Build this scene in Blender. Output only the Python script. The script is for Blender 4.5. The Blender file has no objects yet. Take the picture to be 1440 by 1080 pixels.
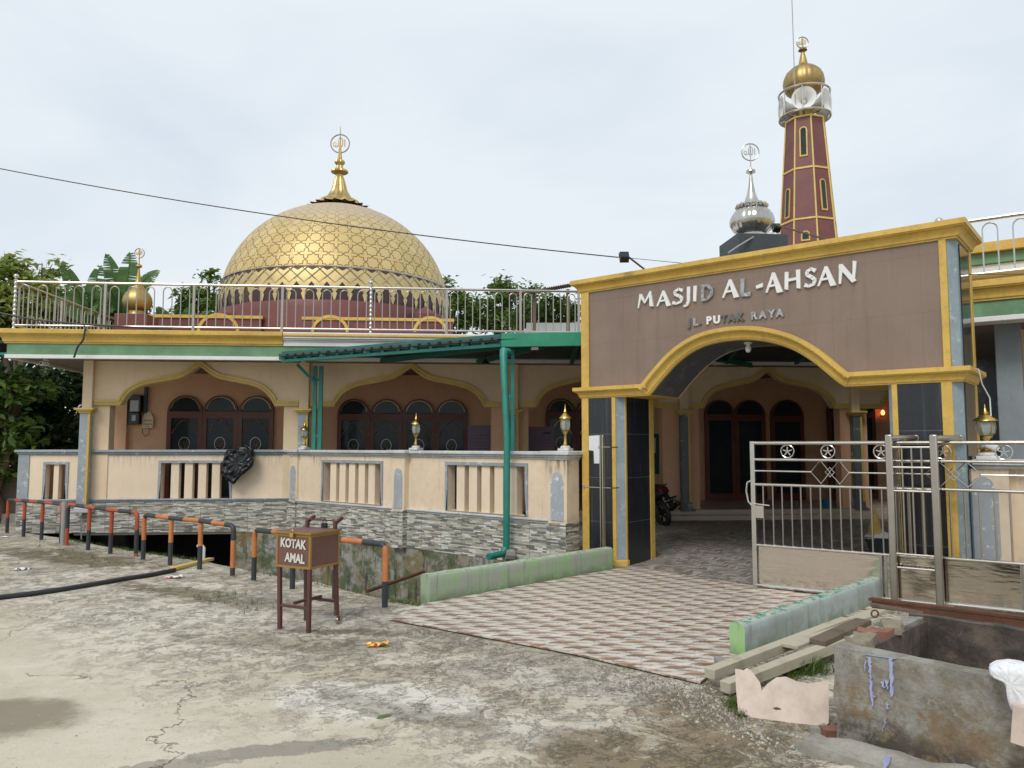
import bpy, bmesh, math, random
from math import radians as R, sin, cos, tan, atan, atan2, pi, sqrt, hypot
from mathutils import Vector, Matrix, noise
from mathutils.geometry import tessellate_polygon
random.seed(7)
C = bpy.context.scene.collection
# ------------------------------------------------------------------ camera geometry
FX = 1082.0; PITCH = atan(86/FX); CH = 1.65
def ray(px, py):
    u = (px-720)/FX; v = (540-py)/FX
    return Vector((u, cos(PITCH)-v*sin(PITCH), sin(PITCH)+v*cos(PITCH)))
def at(px, py, Y):
    r = ray(px, py); t = Y/r.y
    return Vector((r.x*t, Y, CH+r.z*t))
def gnd(px, py, z=0.0):
    r = ray(px, py); t = (z-CH)/r.z
    return Vector((r.x*t, r.y*t, z))
class Frame:                                   # a vertical plane: s along, d behind, z up
    def __init__(s, o, a): s.o = Vector((o[0], o[1])); s.a = a; s.u = Vector((cos(a), sin(a))); s.n = Vector((-sin(a), cos(a)))
    def w(f, s, d, z): p = f.o+f.u*s+f.n*d; return Vector((p.x, p.y, z))
    def loc(f, x, y): q = Vector((x, y))-f.o; return q.dot(f.u), q.dot(f.n)
    def pix(f, px, py, d=0.0):
        r = ray(px, py); t = (f.o.dot(f.n)+d)/Vector((r.x, r.y)).dot(f.n)
        s, _ = f.loc(r.x*t, r.y*t); return s, CH+r.z*t
    def s(f, px, d=0.0, py=600): return f.pix(px, py, d)[0]
    def M(f): return Matrix.Translation((f.o.x, f.o.y, 0)) @ Matrix.Rotation(f.a, 4, 'Z')
FA = Frame(at(120, 600, 15.1)[:2], R(5.0))                    # porch of the mosque
GA = Frame(at(819, 600, 10.9)[:2], R(-39.3))                  # front of the entrance arch
_w0 = at(414, 680, 15.0); _w1 = at(803, 680, 10.78)
W2 = Frame(_w0[:2], atan2(_w1.y-_w0.y, _w1.x-_w0.x)); W2L = (_w1-_w0).to_2d().length
KA = Frame(gnd(1063, 823, .05)[:2], R(-36.5))                 # stainless sliding gate
RW = Frame(at(1366, 420, 10.0)[:2], R(-35.0))                 # right wing
# ------------------------------------------------------------------ nodes
class NT:
    def __init__(s, name):
        s.m = bpy.data.materials.new(name); s.m.use_nodes = True; s.t = s.m.node_tree
        s.b = s.t.nodes['Principled BSDF']; s.tc = s.n('ShaderNodeTexCoord')
    def n(s, ty, **k):
        x = s.t.nodes.new(ty)
        for a, v in k.items(): setattr(x, a, v)
        return x
    def set(s, inp, v):
        if hasattr(v, 'is_output') or isinstance(v, bpy.types.NodeSocket): s.t.links.new(v, inp)
        else:
            if isinstance(v, (tuple, list)) and inp.type == 'RGBA' and len(v) == 3: v = (*v, 1)
            inp.default_value = v
    def math(s, op, a, b=None, c=None, clamp=False):
        x = s.n('ShaderNodeMath', operation=op); x.use_clamp = clamp
        s.set(x.inputs[0], a)
        if b is not None: s.set(x.inputs[1], b)
        if c is not None: s.set(x.inputs[2], c)
        return x.outputs[0]
    def mix(s, f, a, b, mode='MIX'):
        x = s.n('ShaderNodeMix', data_type='RGBA', blend_type=mode); s.set(x.inputs[0], f); s.set(x.inputs[6], a); s.set(x.inputs[7], b)
        return x.outputs[2]
    def noise(s, sc, det=4, rough=.6, vec=None, dist=0, out=0):
        x = s.n('ShaderNodeTexNoise'); x.inputs['Scale'].default_value = sc; x.inputs['Detail'].default_value = det
        x.inputs['Roughness'].default_value = rough; x.inputs['Distortion'].default_value = dist
        s.t.links.new(vec or s.tc.outputs['Object'], x.inputs['Vector']); return x.outputs[out]
    def vor(s, sc, vec=None, feat='F1', out='Distance', rnd=1):
        x = s.n('ShaderNodeTexVoronoi', feature=feat); x.inputs['Scale'].default_value = sc; x.inputs['Randomness'].default_value = rnd
        s.t.links.new(vec or s.tc.outputs['Object'], x.inputs['Vector']); return x.outputs[out]
    def ramp(s, f, *st, interp='LINEAR'):
        x = s.n('ShaderNodeValToRGB'); cr = x.color_ramp; cr.interpolation = interp
        while len(cr.elements) < len(st): cr.elements.new(.5)
        for e, (p, c) in zip(cr.elements, st):
            e.position = p; e.color = (*c, 1) if isinstance(c, (tuple, list)) else (c, c, c, 1)
        s.set(x.inputs[0], f); return x.outputs[0]
    def step(s, f, a, b):                                     # smooth 0..1 between a and b
        x = s.n('ShaderNodeMapRange', interpolation_type='SMOOTHSTEP'); s.set(x.inputs[0], f)
        x.inputs[1].default_value = a; x.inputs[2].default_value = b; return x.outputs[0]
    def map(s, vec, scale=(1, 1, 1), loc=(0, 0, 0), rot=(0, 0, 0)):
        x = s.n('ShaderNodeMapping'); x.inputs['Scale'].default_value = scale; x.inputs['Location'].default_value = loc; x.inputs['Rotation'].default_value = rot
        s.t.links.new(vec, x.inputs[0]); return x.outputs[0]
    def sep(s, vec):
        x = s.n('ShaderNodeSeparateXYZ'); s.t.links.new(vec, x.inputs[0]); return x.outputs
    def comb(s, a, b, c=0.0):
        x = s.n('ShaderNodeCombineXYZ'); s.set(x.inputs[0], a); s.set(x.inputs[1], b); s.set(x.inputs[2], c); return x.outputs[0]
    def white(s, vec, out=0):
        x = s.n('ShaderNodeTexWhiteNoise', noise_dimensions='3D'); s.t.links.new(vec, x.inputs[0]); return x.outputs[out]
    def bump(s, h, st=.3, d=.01, prev=None):
        x = s.n('ShaderNodeBump'); x.inputs['Strength'].default_value = st; x.inputs['Distance'].default_value = d
        s.t.links.new(h, x.inputs['Height'])
        if prev is not None: s.t.links.new(prev, x.inputs['Normal'])
        s.t.links.new(x.outputs[0], s.b.inputs['Normal']); return x.outputs[0]
    def out(s, col=None, rough=None, metal=None):
        if col is not None: s.set(s.b.inputs['Base Color'], col)
        if rough is not None: s.set(s.b.inputs['Roughness'], rough)
        if metal is not None: s.set(s.b.inputs['Metallic'], metal)
        return s.m
MM = {}
def mul(c, k): return tuple(min(1, x*k) for x in c)
def paint(name, c, rough=.6, var=.25, dirt=.35, dirtc=None, sc=1.5, bump=.15, metal=0, streak=0, peel=None, spec=None, mould=0):
    """painted or rendered surface with uneven tone, grime, rain streaks and peeling"""
    n = NT(name); a = n.noise(sc, 5, .65); b = n.noise(sc*9, 4, .7)
    col = n.mix(n.step(a, .3, .72), mul(c, 1-var*.55), mul(c, 1+var*.35))
    col = n.mix(n.math('MULTIPLY', n.step(b, .45, .8), dirt*.6), col, dirtc or mul(c, .45))
    if streak:
        v = n.map(n.tc.outputs['Object'], (11, 11, .55)); k = n.step(n.noise(1, 4, .7, v), .52, .78)
        k2 = n.step(n.noise(.8, 3, .6), .42, .66)
        col = n.mix(n.math('MULTIPLY', n.math('MULTIPLY', k, k2), streak), col, dirtc or mul(c, .3))
    if mould:                                                  # black mould runs below the coping and splashes at the foot
        v = n.map(n.tc.outputs['Object'], (22, 22, 1.6)); _, _, Z = n.sep(n.tc.outputs['Object']); r1 = n.step(n.noise(1, 6, .8, v), .44, .62)
        top = n.math('MULTIPLY', n.step(Z, 1.05, 1.5), n.step(n.noise(.55, 5, .7, n.map(n.tc.outputs['Object'], loc=(3.1, 1, 0))), .50, .62)); foot = n.math('MULTIPLY', n.step(n.math('ADD', Z, n.math('MULTIPLY', n.noise(4, 5, .7), .25)), .85, .68), n.step(n.noise(6, 6, .75), .40, .60))
        col = n.mix(n.math('MULTIPLY', n.math('MULTIPLY', r1, top), mould), col, (.10, .075, .045)); col = n.mix(n.math('MULTIPLY', foot, mould*.45), col, (.30, .25, .17))
        v = n.noise(.8, 3, .6, out=1); x = n.n('ShaderNodeTexVoronoi', feature='DISTANCE_TO_EDGE'); x.inputs['Scale'].default_value = .9; n.t.links.new(n.map(v, (6, 6, 6)), x.inputs['Vector'])
    if peel:
        pk = n.step(n.noise(sc*3.3, 8, .8), .575, .60); col = n.mix(pk, col, peel)
    n.bump(n.noise(sc*26, 5, .7), bump, .01)
    rr = n.math('MULTIPLY_ADD', b, .25, rough-.12)
    if spec is not None: n.b.inputs['Specular IOR Level'].default_value = spec
    MM[name] = n.out(col, rr, metal); return n.m
def metal(name, c, rough=.25, var=.15, dirt=.2):
    n = NT(name); a = n.noise(3, 5, .7); b = n.noise(30, 3, .6)
    col = n.mix(n.step(a, .3, .7), mul(c, 1-var), c); col = n.mix(n.math('MULTIPLY', n.step(b, .5, .8), dirt), col, mul(c, .4))
    MM[name] = n.out(col, n.math('MULTIPLY_ADD', a, .22, rough-.08), 1.0); return n.m
def strips(name, w, h, pal, rough=.4, zig=0, joint=0, bumpst=.3, shear=0, tile=0, jc=(.1, .1, .09), skew=0, dirt=.3):
    """rows of thin strips, each strip its own colour from a palette; UV is in metres"""
    n = NT(name); X, Y, _ = n.sep(n.tc.outputs['UV'])
    if zig: X2 = n.math('PINGPONG', X, zig); Y = n.math('ADD', Y, n.math('MULTIPLY', X2, 1.0))
    if skew: Y = n.math('ADD', Y, n.math('MULTIPLY', X, skew))
    row = n.math('FLOOR', n.math('DIVIDE', Y, h))
    off = n.math('MULTIPLY', n.white(n.comb(row, 3.3, 1.0)), w)
    if shear: off = n.math('ADD', n.math('MULTIPLY', row, w*.37), n.math('MULTIPLY', Y, shear))
    xx = n.math('DIVIDE', n.math('ADD', X, off), w); colm = n.math('FLOOR', xx)
    r = n.white(n.comb(row, colm, 0.5))
    st = [(i/len(pal), p) for i, p in enumerate(pal)]
    col = n.ramp(r, *st, interp='CONSTANT')
    fx = n.math('FRACT', xx); fy = n.math('FRACT', n.math('DIVIDE', Y, h))
    e = n.math('MINIMUM', n.math('MULTIPLY', n.math('MINIMUM', fx, n.math('SUBTRACT', 1.0, fx)), w), n.math('MULTIPLY', n.math('MINIMUM', fy, n.math('SUBTRACT', 1.0, fy)), h))
    if joint:
        k = n.step(e, 0, joint); col = n.mix(k, jc, col); n.bump(n.math('ADD', k, n.math('MULTIPLY', r, .8)), bumpst, .006)
    if tile:
        gx = n.math('FRACT', n.math('DIVIDE', n.sep(n.tc.outputs['UV'])[0], tile)); g = n.math('LESS_THAN', gx, .016)
        gy = n.math('FRACT', n.math('DIVIDE', n.sep(n.tc.outputs['UV'])[1], tile)); g = n.math('MAXIMUM', g, n.math('LESS_THAN', gy, .016))
        col = n.mix(n.math('MULTIPLY', g, .7), col, jc)
    d = n.step(n.noise(1.3, 6, .7), .42, .75); col = n.mix(n.math('MULTIPLY', d, dirt), col, (.16, .15, .12))
    col = n.mix(.25, col, n.mix(n.noise(60, 3, .7), (.6, .6, .6), (1, 1, 1)), 'MULTIPLY')
    MM[name] = n.out(col, n.math('MULTIPLY_ADD', n.noise(2.5, 4), .3, rough-.12)); return n.m
# ------------------------------------------------------------------ mesh builder
class MB:
    def __init__(s, M=None): s.v = []; s.lv = []; s.f = []; s.mi = []; s.M = M; s.cur = 0
    def add(s, vs, fs, mi=None):
        o = len(s.v)
        for p in vs:
            p = Vector(p); s.lv.append(p); s.v.append(s.M @ p if s.M is not None else p)
        for f in fs: s.f.append([o+i for i in f]); s.mi.append(s.cur if mi is None else mi)
        return s
    def box(s, x0, x1, y0, y1, z0, z1, mi=None):
        if x0 > x1: x0, x1 = x1, x0
        if y0 > y1: y0, y1 = y1, y0
        v = [(x0,y0,z0),(x1,y0,z0),(x1,y1,z0),(x0,y1,z0),(x0,y0,z1),(x1,y0,z1),(x1,y1,z1),(x0,y1,z1)]
        return s.add(v, [(0,3,2,1),(4,5,6,7),(0,1,5,4),(1,2,6,5),(2,3,7,6),(3,0,4,7)], mi)
    def beam(s, a, b, w, h, up=(0, 0, 1), mi=None):             # square bar from a to b
        a = Vector(a); b = Vector(b); d = (b-a).normalized(); up = Vector(up)
        if abs(d.dot(up)) > .98: up = Vector((1, 0, 0))
        x = d.cross(up).normalized()*w/2; y = x.cross(d).normalized()*h/2
        v = [a-x-y, a+x-y, a+x+y, a-x+y, b-x-y, b+x-y, b+x+y, b-x+y]
        return s.add(v, [(0,1,2,3),(7,6,5,4),(0,4,5,1),(1,5,6,2),(2,6,7,3),(3,7,4,0)], mi)
    def plate(s, outer, holes, d0, d1, plane='xz', mi=None, sides=True):
        loops = [outer]+list(holes); mk = (lambda p, d: Vector((p[0], d, p[1]))) if plane == 'xz' else (lambda p, d: Vector((p[0], p[1], d)))
        flat = [p for l in loops for p in l]; n = len(flat)
        tri = tessellate_polygon([[Vector((p[0], p[1], 0)) for p in l] for l in loops])
        v = [mk(p, d0) for p in flat]+[mk(p, d1) for p in flat]; fs = []
        for t in tri:
            a, b, c = [flat[i] for i in t]; ar = (b[0]-a[0])*(c[1]-a[1])-(b[1]-a[1])*(c[0]-a[0])
            t = list(t) if ar > 0 else [t[0], t[2], t[1]]
            f0 = t if plane == 'xz' else t[::-1]
            if (d0 > d1): f0 = f0[::-1]
            fs.append(f0); fs.append([i+n for i in f0[::-1]])
        o = 0
        if sides:
            for l in loops:
                for i in range(len(l)): j = (i+1) % len(l); fs.append([o+i, o+j, o+j+n, o+i+n])
                o += len(l)
        return s.add(v, fs, mi)
    def tube(s, pts, r, n=8, caps=True, closed=False, mi=None):
        pts = [Vector(p) for p in pts]; m = len(pts); rs = r if isinstance(r, (list, tuple)) else [r]*m
        vs = []; up = None
        for i, p in enumerate(pts):
            if closed: d = pts[(i+1) % m]-pts[i-1]
            else: d = pts[min(i+1, m-1)]-pts[max(i-1, 0)]
            d.normalize()
            if up is None: up = Vector((0, 0, 1)) if abs(d.z) < .9 else Vector((1, 0, 0))
            x = d.cross(up)
            if x.length < 1e-4: x = d.cross(Vector((0, 1, 0)))
            x.normalize(); up = x.cross(d).normalized()
            for k in range(n):
                a = 2*pi*k/n; vs.append(p+(x*cos(a)+up*sin(a))*rs[i])
        fs = []
        for i in range(m if closed else m-1):
            j = (i+1) % m
            for k in range(n): q = (k+1) % n; fs.append([i*n+k, j*n+k, j*n+q, i*n+q])
        if caps and not closed: fs.append(list(range(n))); fs.append([(m-1)*n+k for k in range(n)][::-1])
        return s.add(vs, fs, mi)
    def lathe(s, prof, c=(0, 0, 0), n=24, flute=0, fn=0, mi=None, a0=0, sx=1):
        vs = []; fs = []; c = Vector(c); m = len(prof)
        for (r, z) in prof:
            for k in range(n):
                a = a0+2*pi*k/n; rr = r*(1-flute*(.5-.5*abs(cos(a*fn/2)))) if flute else r
                vs.append(c+Vector((rr*cos(a)*sx, rr*sin(a)*sx, z)))
        for i in range(m-1):
            for k in range(n): q = (k+1) % n; fs.append([i*n+k, i*n+q, (i+1)*n+q, (i+1)*n+k])
        fs.append(list(range(n))[::-1]); fs.append([(m-1)*n+k for k in range(n)])
        return s.add(vs, fs, mi)
    def build(s, name, mats, parent=None, smooth=35, bevel=0, label=None, rough=0, sub=0):
        me = bpy.data.meshes.new(name); me.from_pydata([tuple(v) for v in s.v], [], s.f)
        uv = me.uv_layers.new(name='UVMap').data
        for p, f in zip(me.polygons, s.f):
            a, b, c = s.lv[f[0]], s.lv[f[1]], s.lv[f[2]]; nn = (b-a).cross(c-a); ax = max(range(3), key=lambda i: abs(nn[i]))
            for li, vi in zip(p.loop_indices, f):
                q = s.lv[vi]; uv[li].uv = (q.x, q.z) if ax == 1 else ((q.y, q.z) if ax == 0 else (q.x, q.y))
        if not isinstance(mats, (list, tuple)): mats = [mats]
        for m in mats: me.materials.append(MM[m] if isinstance(m, str) else m)
        me.polygons.foreach_set('material_index', s.mi)
        if smooth: me.polygons.foreach_set('use_smooth', [True]*len(me.polygons)); me.set_sharp_from_angle(angle=R(smooth))
        me.update(); o = bpy.data.objects.new(name, me); C.objects.link(o)
        if parent: o.parent = parent
        if bevel:
            b = o.modifiers.new('bevel', 'BEVEL'); b.width = bevel; b.segments = 2; b.limit_method = 'ANGLE'; b.angle_limit = R(40); b.harden_normals = False
        if label: o['label'] = label
        return o
def thing(name, label, cat, loc=(0, 0, 0), rz=0, group=None):
    o = bpy.data.objects.new(name, None); C.objects.link(o); o.location = loc; o.rotation_euler = (0, 0, rz); o.empty_display_size = .2
    o['label'] = label; o['category'] = cat
    if group: o['group'] = group
    return o
def tag(o, label=None, cat=None, group=None, kind=None):
    if label: o['label'] = label
    if cat: o['category'] = cat
    if group: o['group'] = group
    if kind: o['kind'] = kind
    return o
def copy_tree(o, parent=None):
    c = o.copy(); C.objects.link(c); c.parent = parent
    for ch in [x for x in o.children]: copy_tree(ch, c)
    return c
def ring_mould(mb, x0, x1, y0, y1, prof, mi=None, sides=(1, 1)):   # solid cornice, profile (z, projection)
    n = len(prof); v = []
    for z, e in prof: v += [(x0-e*sides[0], y0-e, z), (x1+e*sides[1], y0-e, z), (x1+e*sides[1], y1+e, z), (x0-e*sides[0], y1+e, z)]
    f = [(0, 3, 2, 1), tuple(4*(n-1)+k for k in range(4))]
    for i in range(n-1):
        for k in range(4): q = (k+1) % 4; f.append((4*i+k, 4*i+q, 4*i+4+q, 4*i+4+k))
    mb.add(v, f, mi)
CYM = [(0, .18), (.10, .18), (.12, .32), (.22, .34), (.34, .40), (.48, .54), (.58, .74), (.60, .86), (.66, .88), (.68, 1.0), (1, 1)]   # cove cornice, unit (height, projection)
def cym(z0, z1, e): return [(z0+(z1-z0)*a, e*b) for a, b in CYM]
def arc(cx, cy, r, a0, a1, n): return [(cx+r*cos(R(a0+(a1-a0)*i/n)), cy+r*sin(R(a0+(a1-a0)*i/n))) for i in range(n+1)]
def rect(x0, x1, z0, z1): return [(x0, z0), (x1, z0), (x1, z1), (x0, z1)]
def roughen(o, amp, sc, cuts=3, seed=0):                       # real unevenness for broken masonry
    bm = bmesh.new(); bm.from_mesh(o.data); bmesh.ops.remove_doubles(bm, verts=bm.verts, dist=1e-4)
    for _ in range(cuts):
        es = [e for e in bm.edges if e.calc_length() > .045]
        bmesh.ops.subdivide_edges(bm, edges=es, cuts=1, use_grid_fill=True)
    bmesh.ops.triangulate(bm, faces=[f for f in bm.faces if len(f.verts) > 4]); bm.normal_update()
    for v in bm.verts:
        q = v.co*sc+Vector((seed, 0, 0)); k = noise.fractal(q, 1, 2, 4); v.co += v.normal*amp*k+Vector((0, 0, amp*.4*noise.noise(q*2.2)))
    bm.to_mesh(o.data); bm.free(); o.data.polygons.foreach_set('use_smooth', [True]*len(o.data.polygons)); o.data.set_sharp_from_angle(angle=R(45))
def text_mesh(body, size, ext=.004, offset=0, shear=0):
    cu = bpy.data.curves.new('t', 'FONT'); cu.body = body; cu.size = size; cu.extrude = ext; cu.offset = offset; cu.shear = shear; cu.align_x = 'CENTER'; cu.align_y = 'CENTER'; cu.resolution_u = 3
    ob = bpy.data.objects.new('t', cu); me = bpy.data.meshes.new_from_object(ob); bpy.data.objects.remove(ob); bpy.data.curves.remove(cu); return me
def put_text(body, size, M, mat, parent, name='lettering', **k):
    me = text_mesh(body, size, **k); me.transform(M); me.materials.clear(); me.materials.append(MM[mat]); me.name = name
    o = bpy.data.objects.new(name, me); C.objects.link(o); o.parent = parent; return o
# ------------------------------------------------------------------ materials
paint('cream', (.74, .58, .39), .7, .14, .22, streak=.22, sc=.9, dirtc=(.3, .25, .18))
paint('cream_wall', (.80, .65, .48), .75, .14, .22, streak=.35, sc=.9, dirtc=(.36, .31, .23), mould=.35)
paint('cream_stained', (.76, .62, .45), .75, .18, .3, streak=.6, sc=1.1, dirtc=(.2, .16, .11), mould=.95)
paint('orange_wall', (.74, .44, .26), .7, .15, .2, sc=1)
paint('yellow', (.62, .405, .085), .42, .25, .75, dirtc=(.25, .16, .04), sc=2.2, streak=.5, peel=None)
paint('yellow_trim', (.64, .47, .14), .5, .2, .35, dirtc=(.2, .15, .05), sc=3)
paint('green_band', (.13, .26, .14), .5, .45, .3, sc=2.5, dirtc=(.22, .32, .22), streak=.3)
paint('white_trim', (.72, .72, .70), .5, .12, .3, dirtc=(.4, .38, .34), streak=.2)
paint('white_cap', (.56, .57, .56), .65, .3, .6, dirtc=(.2, .2, .19), streak=.6, peel=(.76, .77, .75), sc=2)
paint('grey_trim', (.30, .34, .37), .6, .25, .5, dirtc=(.16, .17, .17), peel=(.55, .58, .58), sc=2.5)
paint('grey_niche', (.38, .41, .44), .6, .2, .3, peel=(.74, .75, .74), sc=2.8)
paint('step_tile', (.50, .43, .34), .4, .15, .25)
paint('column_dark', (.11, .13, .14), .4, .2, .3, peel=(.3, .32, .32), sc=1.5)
paint('teal_shaded', (.008, .10, .08), .45, .3, .3)  # canopy teal with the shade under the roof put into the colour
paint('mortar', (.33, .29, .21), .95, .4, .6, sc=7, bump=1.0)
paint('blue_grey', (.25, .315, .35), .55, .3, .45, streak=.4, peel=(.36, .46, .38), sc=2.0)
paint('grey_column', (.25, .285, .31), .55, .2, .3, streak=.3)
paint('teal', (.014, .20, .155), .4, .3, .4, sc=3, dirtc=(.02, .10, .08))
paint('teal_fascia', (.02, .25, .15), .45, .35, .4, sc=3, streak=.4, dirtc=(.1, .33, .22))
paint('dark_roof', (.03, .035, .035), .6, .3, .3)
paint('maroon', (.155, .048, .042), .45, .3, .4, sc=1.4, dirtc=(.09, .03, .03), streak=.35)
paint('maroon_dark', (.075, .04, .042), .35, .3, .3, metal=.4)
paint('soffit', (.22, .17, .135), .8, .15, .2)
paint('white_paint', (.75, .75, .73), .5, .1, .25)
paint('concrete_mid', (.30, .29, .26), .85, .35, .5, sc=2, bump=.5)
paint('dark_void', (.03, .03, .028), .9, .3, .2)  # near black, the darkness of the drain mouth painted on its walls
paint('black_plastic', (.015, .016, .018), .35, .2, .1)
paint('grey_box', (.45, .47, .48), .5, .15, .2)
paint('wood_door', (.15, .045, .028), .4, .3, .2, sc=3)
paint('box_brown', (.15, .07, .055), .5, .25, .45, sc=4, dirtc=(.24, .17, .14), bump=.08)
paint('box_edge', (.30, .17, .035), .5, .2, .4, sc=5)
paint('leg_brown', (.10, .038, .032), .5, .25, .3, sc=4)
paint('orange_pipe', (.52, .18, .05), .55, .3, .6, sc=5, peel=None, dirtc=(.25, .1, .04))
paint('red_pipe', (.38, .075, .03), .55, .3, .45, sc=5, dirtc=(.2, .06, .03))
paint('black_pipe', (.03, .036, .042), .5, .3, .6, sc=5, dirtc=(.08, .08, .08))
paint('grey_pipe', (.3, .3, .29), .5, .2, .4, sc=5)
paint('rubber', (.018, .018, .02), .6, .2, .2)
paint('hose', (.02, .021, .024), .38, .3, .3, sc=6, dirtc=(.1, .1, .09))
paint('dark_pedestal', (.045, .06, .065), .6, .3, .3)
paint('green_board', (.02, .09, .06), .6)
paint('paper', (.7, .72, .74), .7, .08, .1)
paint('banner', (.20, .15, .21), .7, .15, .1)
paint('red_plastic', (.14, .012, .012), .3)
paint('blue_plastic', (.03, .16, .35), .35)
paint('yellow_cloth', (.55, .36, .1), .9, .4, .4, sc=9)
paint('rust', (.12, .045, .022), .7, .5, .6, sc=5, dirtc=(.03, .025, .02), bump=.5)
paint('wire', (.03, .03, .032), .5)
paint('bark', (.13, .10, .07), .9, .4, .5, sc=5, bump=.8)
paint('lamp_white', (.8, .8, .76), .3, .05, .05)
paint('tin_roof', (.12, .06, .045), .6, .4, .5, sc=3)
paint('wrapper_yellow', (.75, .5, .03), .35, .2, .1)
paint('wrapper_red', (.5, .03, .05), .35)
paint('wrapper_white', (.75, .75, .78), .35)
paint('letter_white', (.78, .78, .76), .35, .1, .3, sc=8, dirtc=(.25, .25, .25))
paint('letter_grey', (.32, .33, .34), .35, .5, .4, sc=9, peel=(.7, .7, .7))
paint('letter_dark', (.12, .12, .115), .4, .4, .4, sc=9)
paint('hand_paint', (.62, .6, .54), .7, .1, .2)
paint('brick_bare', (.27, .13, .09), .85, .4, .5, sc=7, bump=.6)
paint('neighbour_wall', (.10, .085, .065), .9, .4, .6, streak=.6, sc=1.5)
metal('steel', (.46, .43, .375), .30, .12, .0)
metal('steel_bright', (.62, .59, .54), .2, .1, .0)
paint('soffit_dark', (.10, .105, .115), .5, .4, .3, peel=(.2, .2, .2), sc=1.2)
metal('silver_dome', (.60, .58, .53), .22, .3, .5)
metal('gold_dome', (.62, .45, .19), .34, .25, .35)
metal('gold_lamp', (.75, .52, .15), .3, .2, .3)
metal('gold_dull', (.50, .36, .15), .45, .35, .4)
metal('etch', (.85, .62, .25), .3)
# stainless sheet: near mirror, slightly wavy
n = NT('steel_sheet'); v = n.map(n.tc.outputs['Object'], (1.2, 1.2, 7)); n.bump(n.noise(2.4, 2, .5, v, 1.0), .22, .012)
MM['steel_sheet'] = n.out((.62, .56, .48), .1, 1.0)
# granite facings
n = NT('granite_brown'); a = n.noise(260, 2, .5); b = n.noise(1.1, 4, .6)
col = n.mix(n.step(a, .3, .7), (.095, .062, .045), (.31, .225, .175)); col = n.mix(n.math('MULTIPLY', n.step(b, .35, .75), .4), col, (.30, .225, .185)); col = n.mix(n.math('MULTIPLY', n.step(n.noise(30, 4, .7), .55, .7), .3), col, (.34, .27, .22))
X, Y, _ = n.sep(n.tc.outputs['UV']); g = n.math('LESS_THAN', n.math('FRACT', n.math('DIVIDE', n.math('ADD', X, .23), .92)), .005)
g = n.math('MAXIMUM', g, n.math('LESS_THAN', n.math('FRACT', n.math('DIVIDE', n.math('ADD', Y, .04), .62)), .008)); col = n.mix(n.math('MULTIPLY', g, .38), col, (.08, .055, .045))
v = n.map(n.tc.outputs['Object'], (7, 7, .4)); col = n.mix(n.math('MULTIPLY', n.step(n.noise(1, 4, .7, v), .5, .72), .45), col, (.13, .09, .075))
MM['granite_brown'] = n.out(col, .42)
n = NT('granite_black'); a = n.noise(220, 2, .5); col = n.mix(n.step(a, .5, .75), (.012, .014, .018), (.05, .055, .065))
X, Y, _ = n.sep(n.tc.outputs['UV']); g = n.math('LESS_THAN', n.math('FRACT', n.math('DIVIDE', Y, .6)), .009); col = n.mix(g, col, (.12, .12, .12))
v = n.map(n.tc.outputs['Object'], (20, 20, .7)); col = n.mix(n.math('MULTIPLY', n.step(n.noise(1, 4, .7, v), .52, .8), .30), col, (.16, .18, .2))
MM['granite_black'] = n.out(col, n.math('MULTIPLY_ADD', n.noise(4, 3), .2, .12))
# window glass with dark leaded look
n = NT('dark_glass'); n.bump(n.noise(9, 2), .08, .01); n.b.inputs['Specular IOR Level'].default_value = .8
n.b.inputs['Specular IOR Level'].default_value = .22; MM['dark_glass'] = n.out(n.mix(n.noise(2, 3), (.015, .024, .027), (.04, .056, .06)), .08)
n = NT('lamp_glass'); n.b.inputs['Transmission Weight'].default_value = .55; MM['lamp_glass'] = n.out((.55, .62, .6), .15)
n = NT('bulb_glow'); n.b.inputs['Emission Color'].default_value = (1, .25, .08, 1); n.b.inputs['Emission Strength'].default_value = 6; MM['bulb_glow'] = n.out((.8, .3, .15), .4)
# plastics
for nm, c, rg, tr in (('bag_black', (.012, .013, .016), .22, 0), ('bag_white', (.80, .81, .83), .5, .15)):
    n = NT(nm); n.bump(n.noise(14, 4, .7, None, 1.5), .3, .03)
    n.b.inputs['Transmission Weight'].default_value = tr; MM[nm] = n.out(c, rg)
# timber and cardboard
for nm, c1, c2 in (('timber', (.36, .32, .24), (.52, .47, .37)), ('timber_dark', (.09, .065, .045), (.20, .15, .11))):
    n = NT(nm); v = n.map(n.tc.outputs['Object'], (1.5, 30, 30)); col = n.mix(n.noise(1.5, 5, .7, v, .6), c1, c2)
    col = n.mix(n.math('MULTIPLY', n.step(n.noise(5, 5, .7), .5, .75), .5), col, mul(c1, .45)); n.bump(n.noise(2, 4, .7, v), .3, .008); MM[nm] = n.out(col, .8)
n = NT('cardboard'); v = n.map(n.tc.outputs['Object'], (60, 60, 1)); n.bump(n.noise(1, 2, .5, v), .15, .004)
MM['cardboard'] = n.out(n.mix(n.step(n.noise(4, 5, .7), .35, .75), (.62, .52, .45), (.46, .375, .31)), .85)
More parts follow.
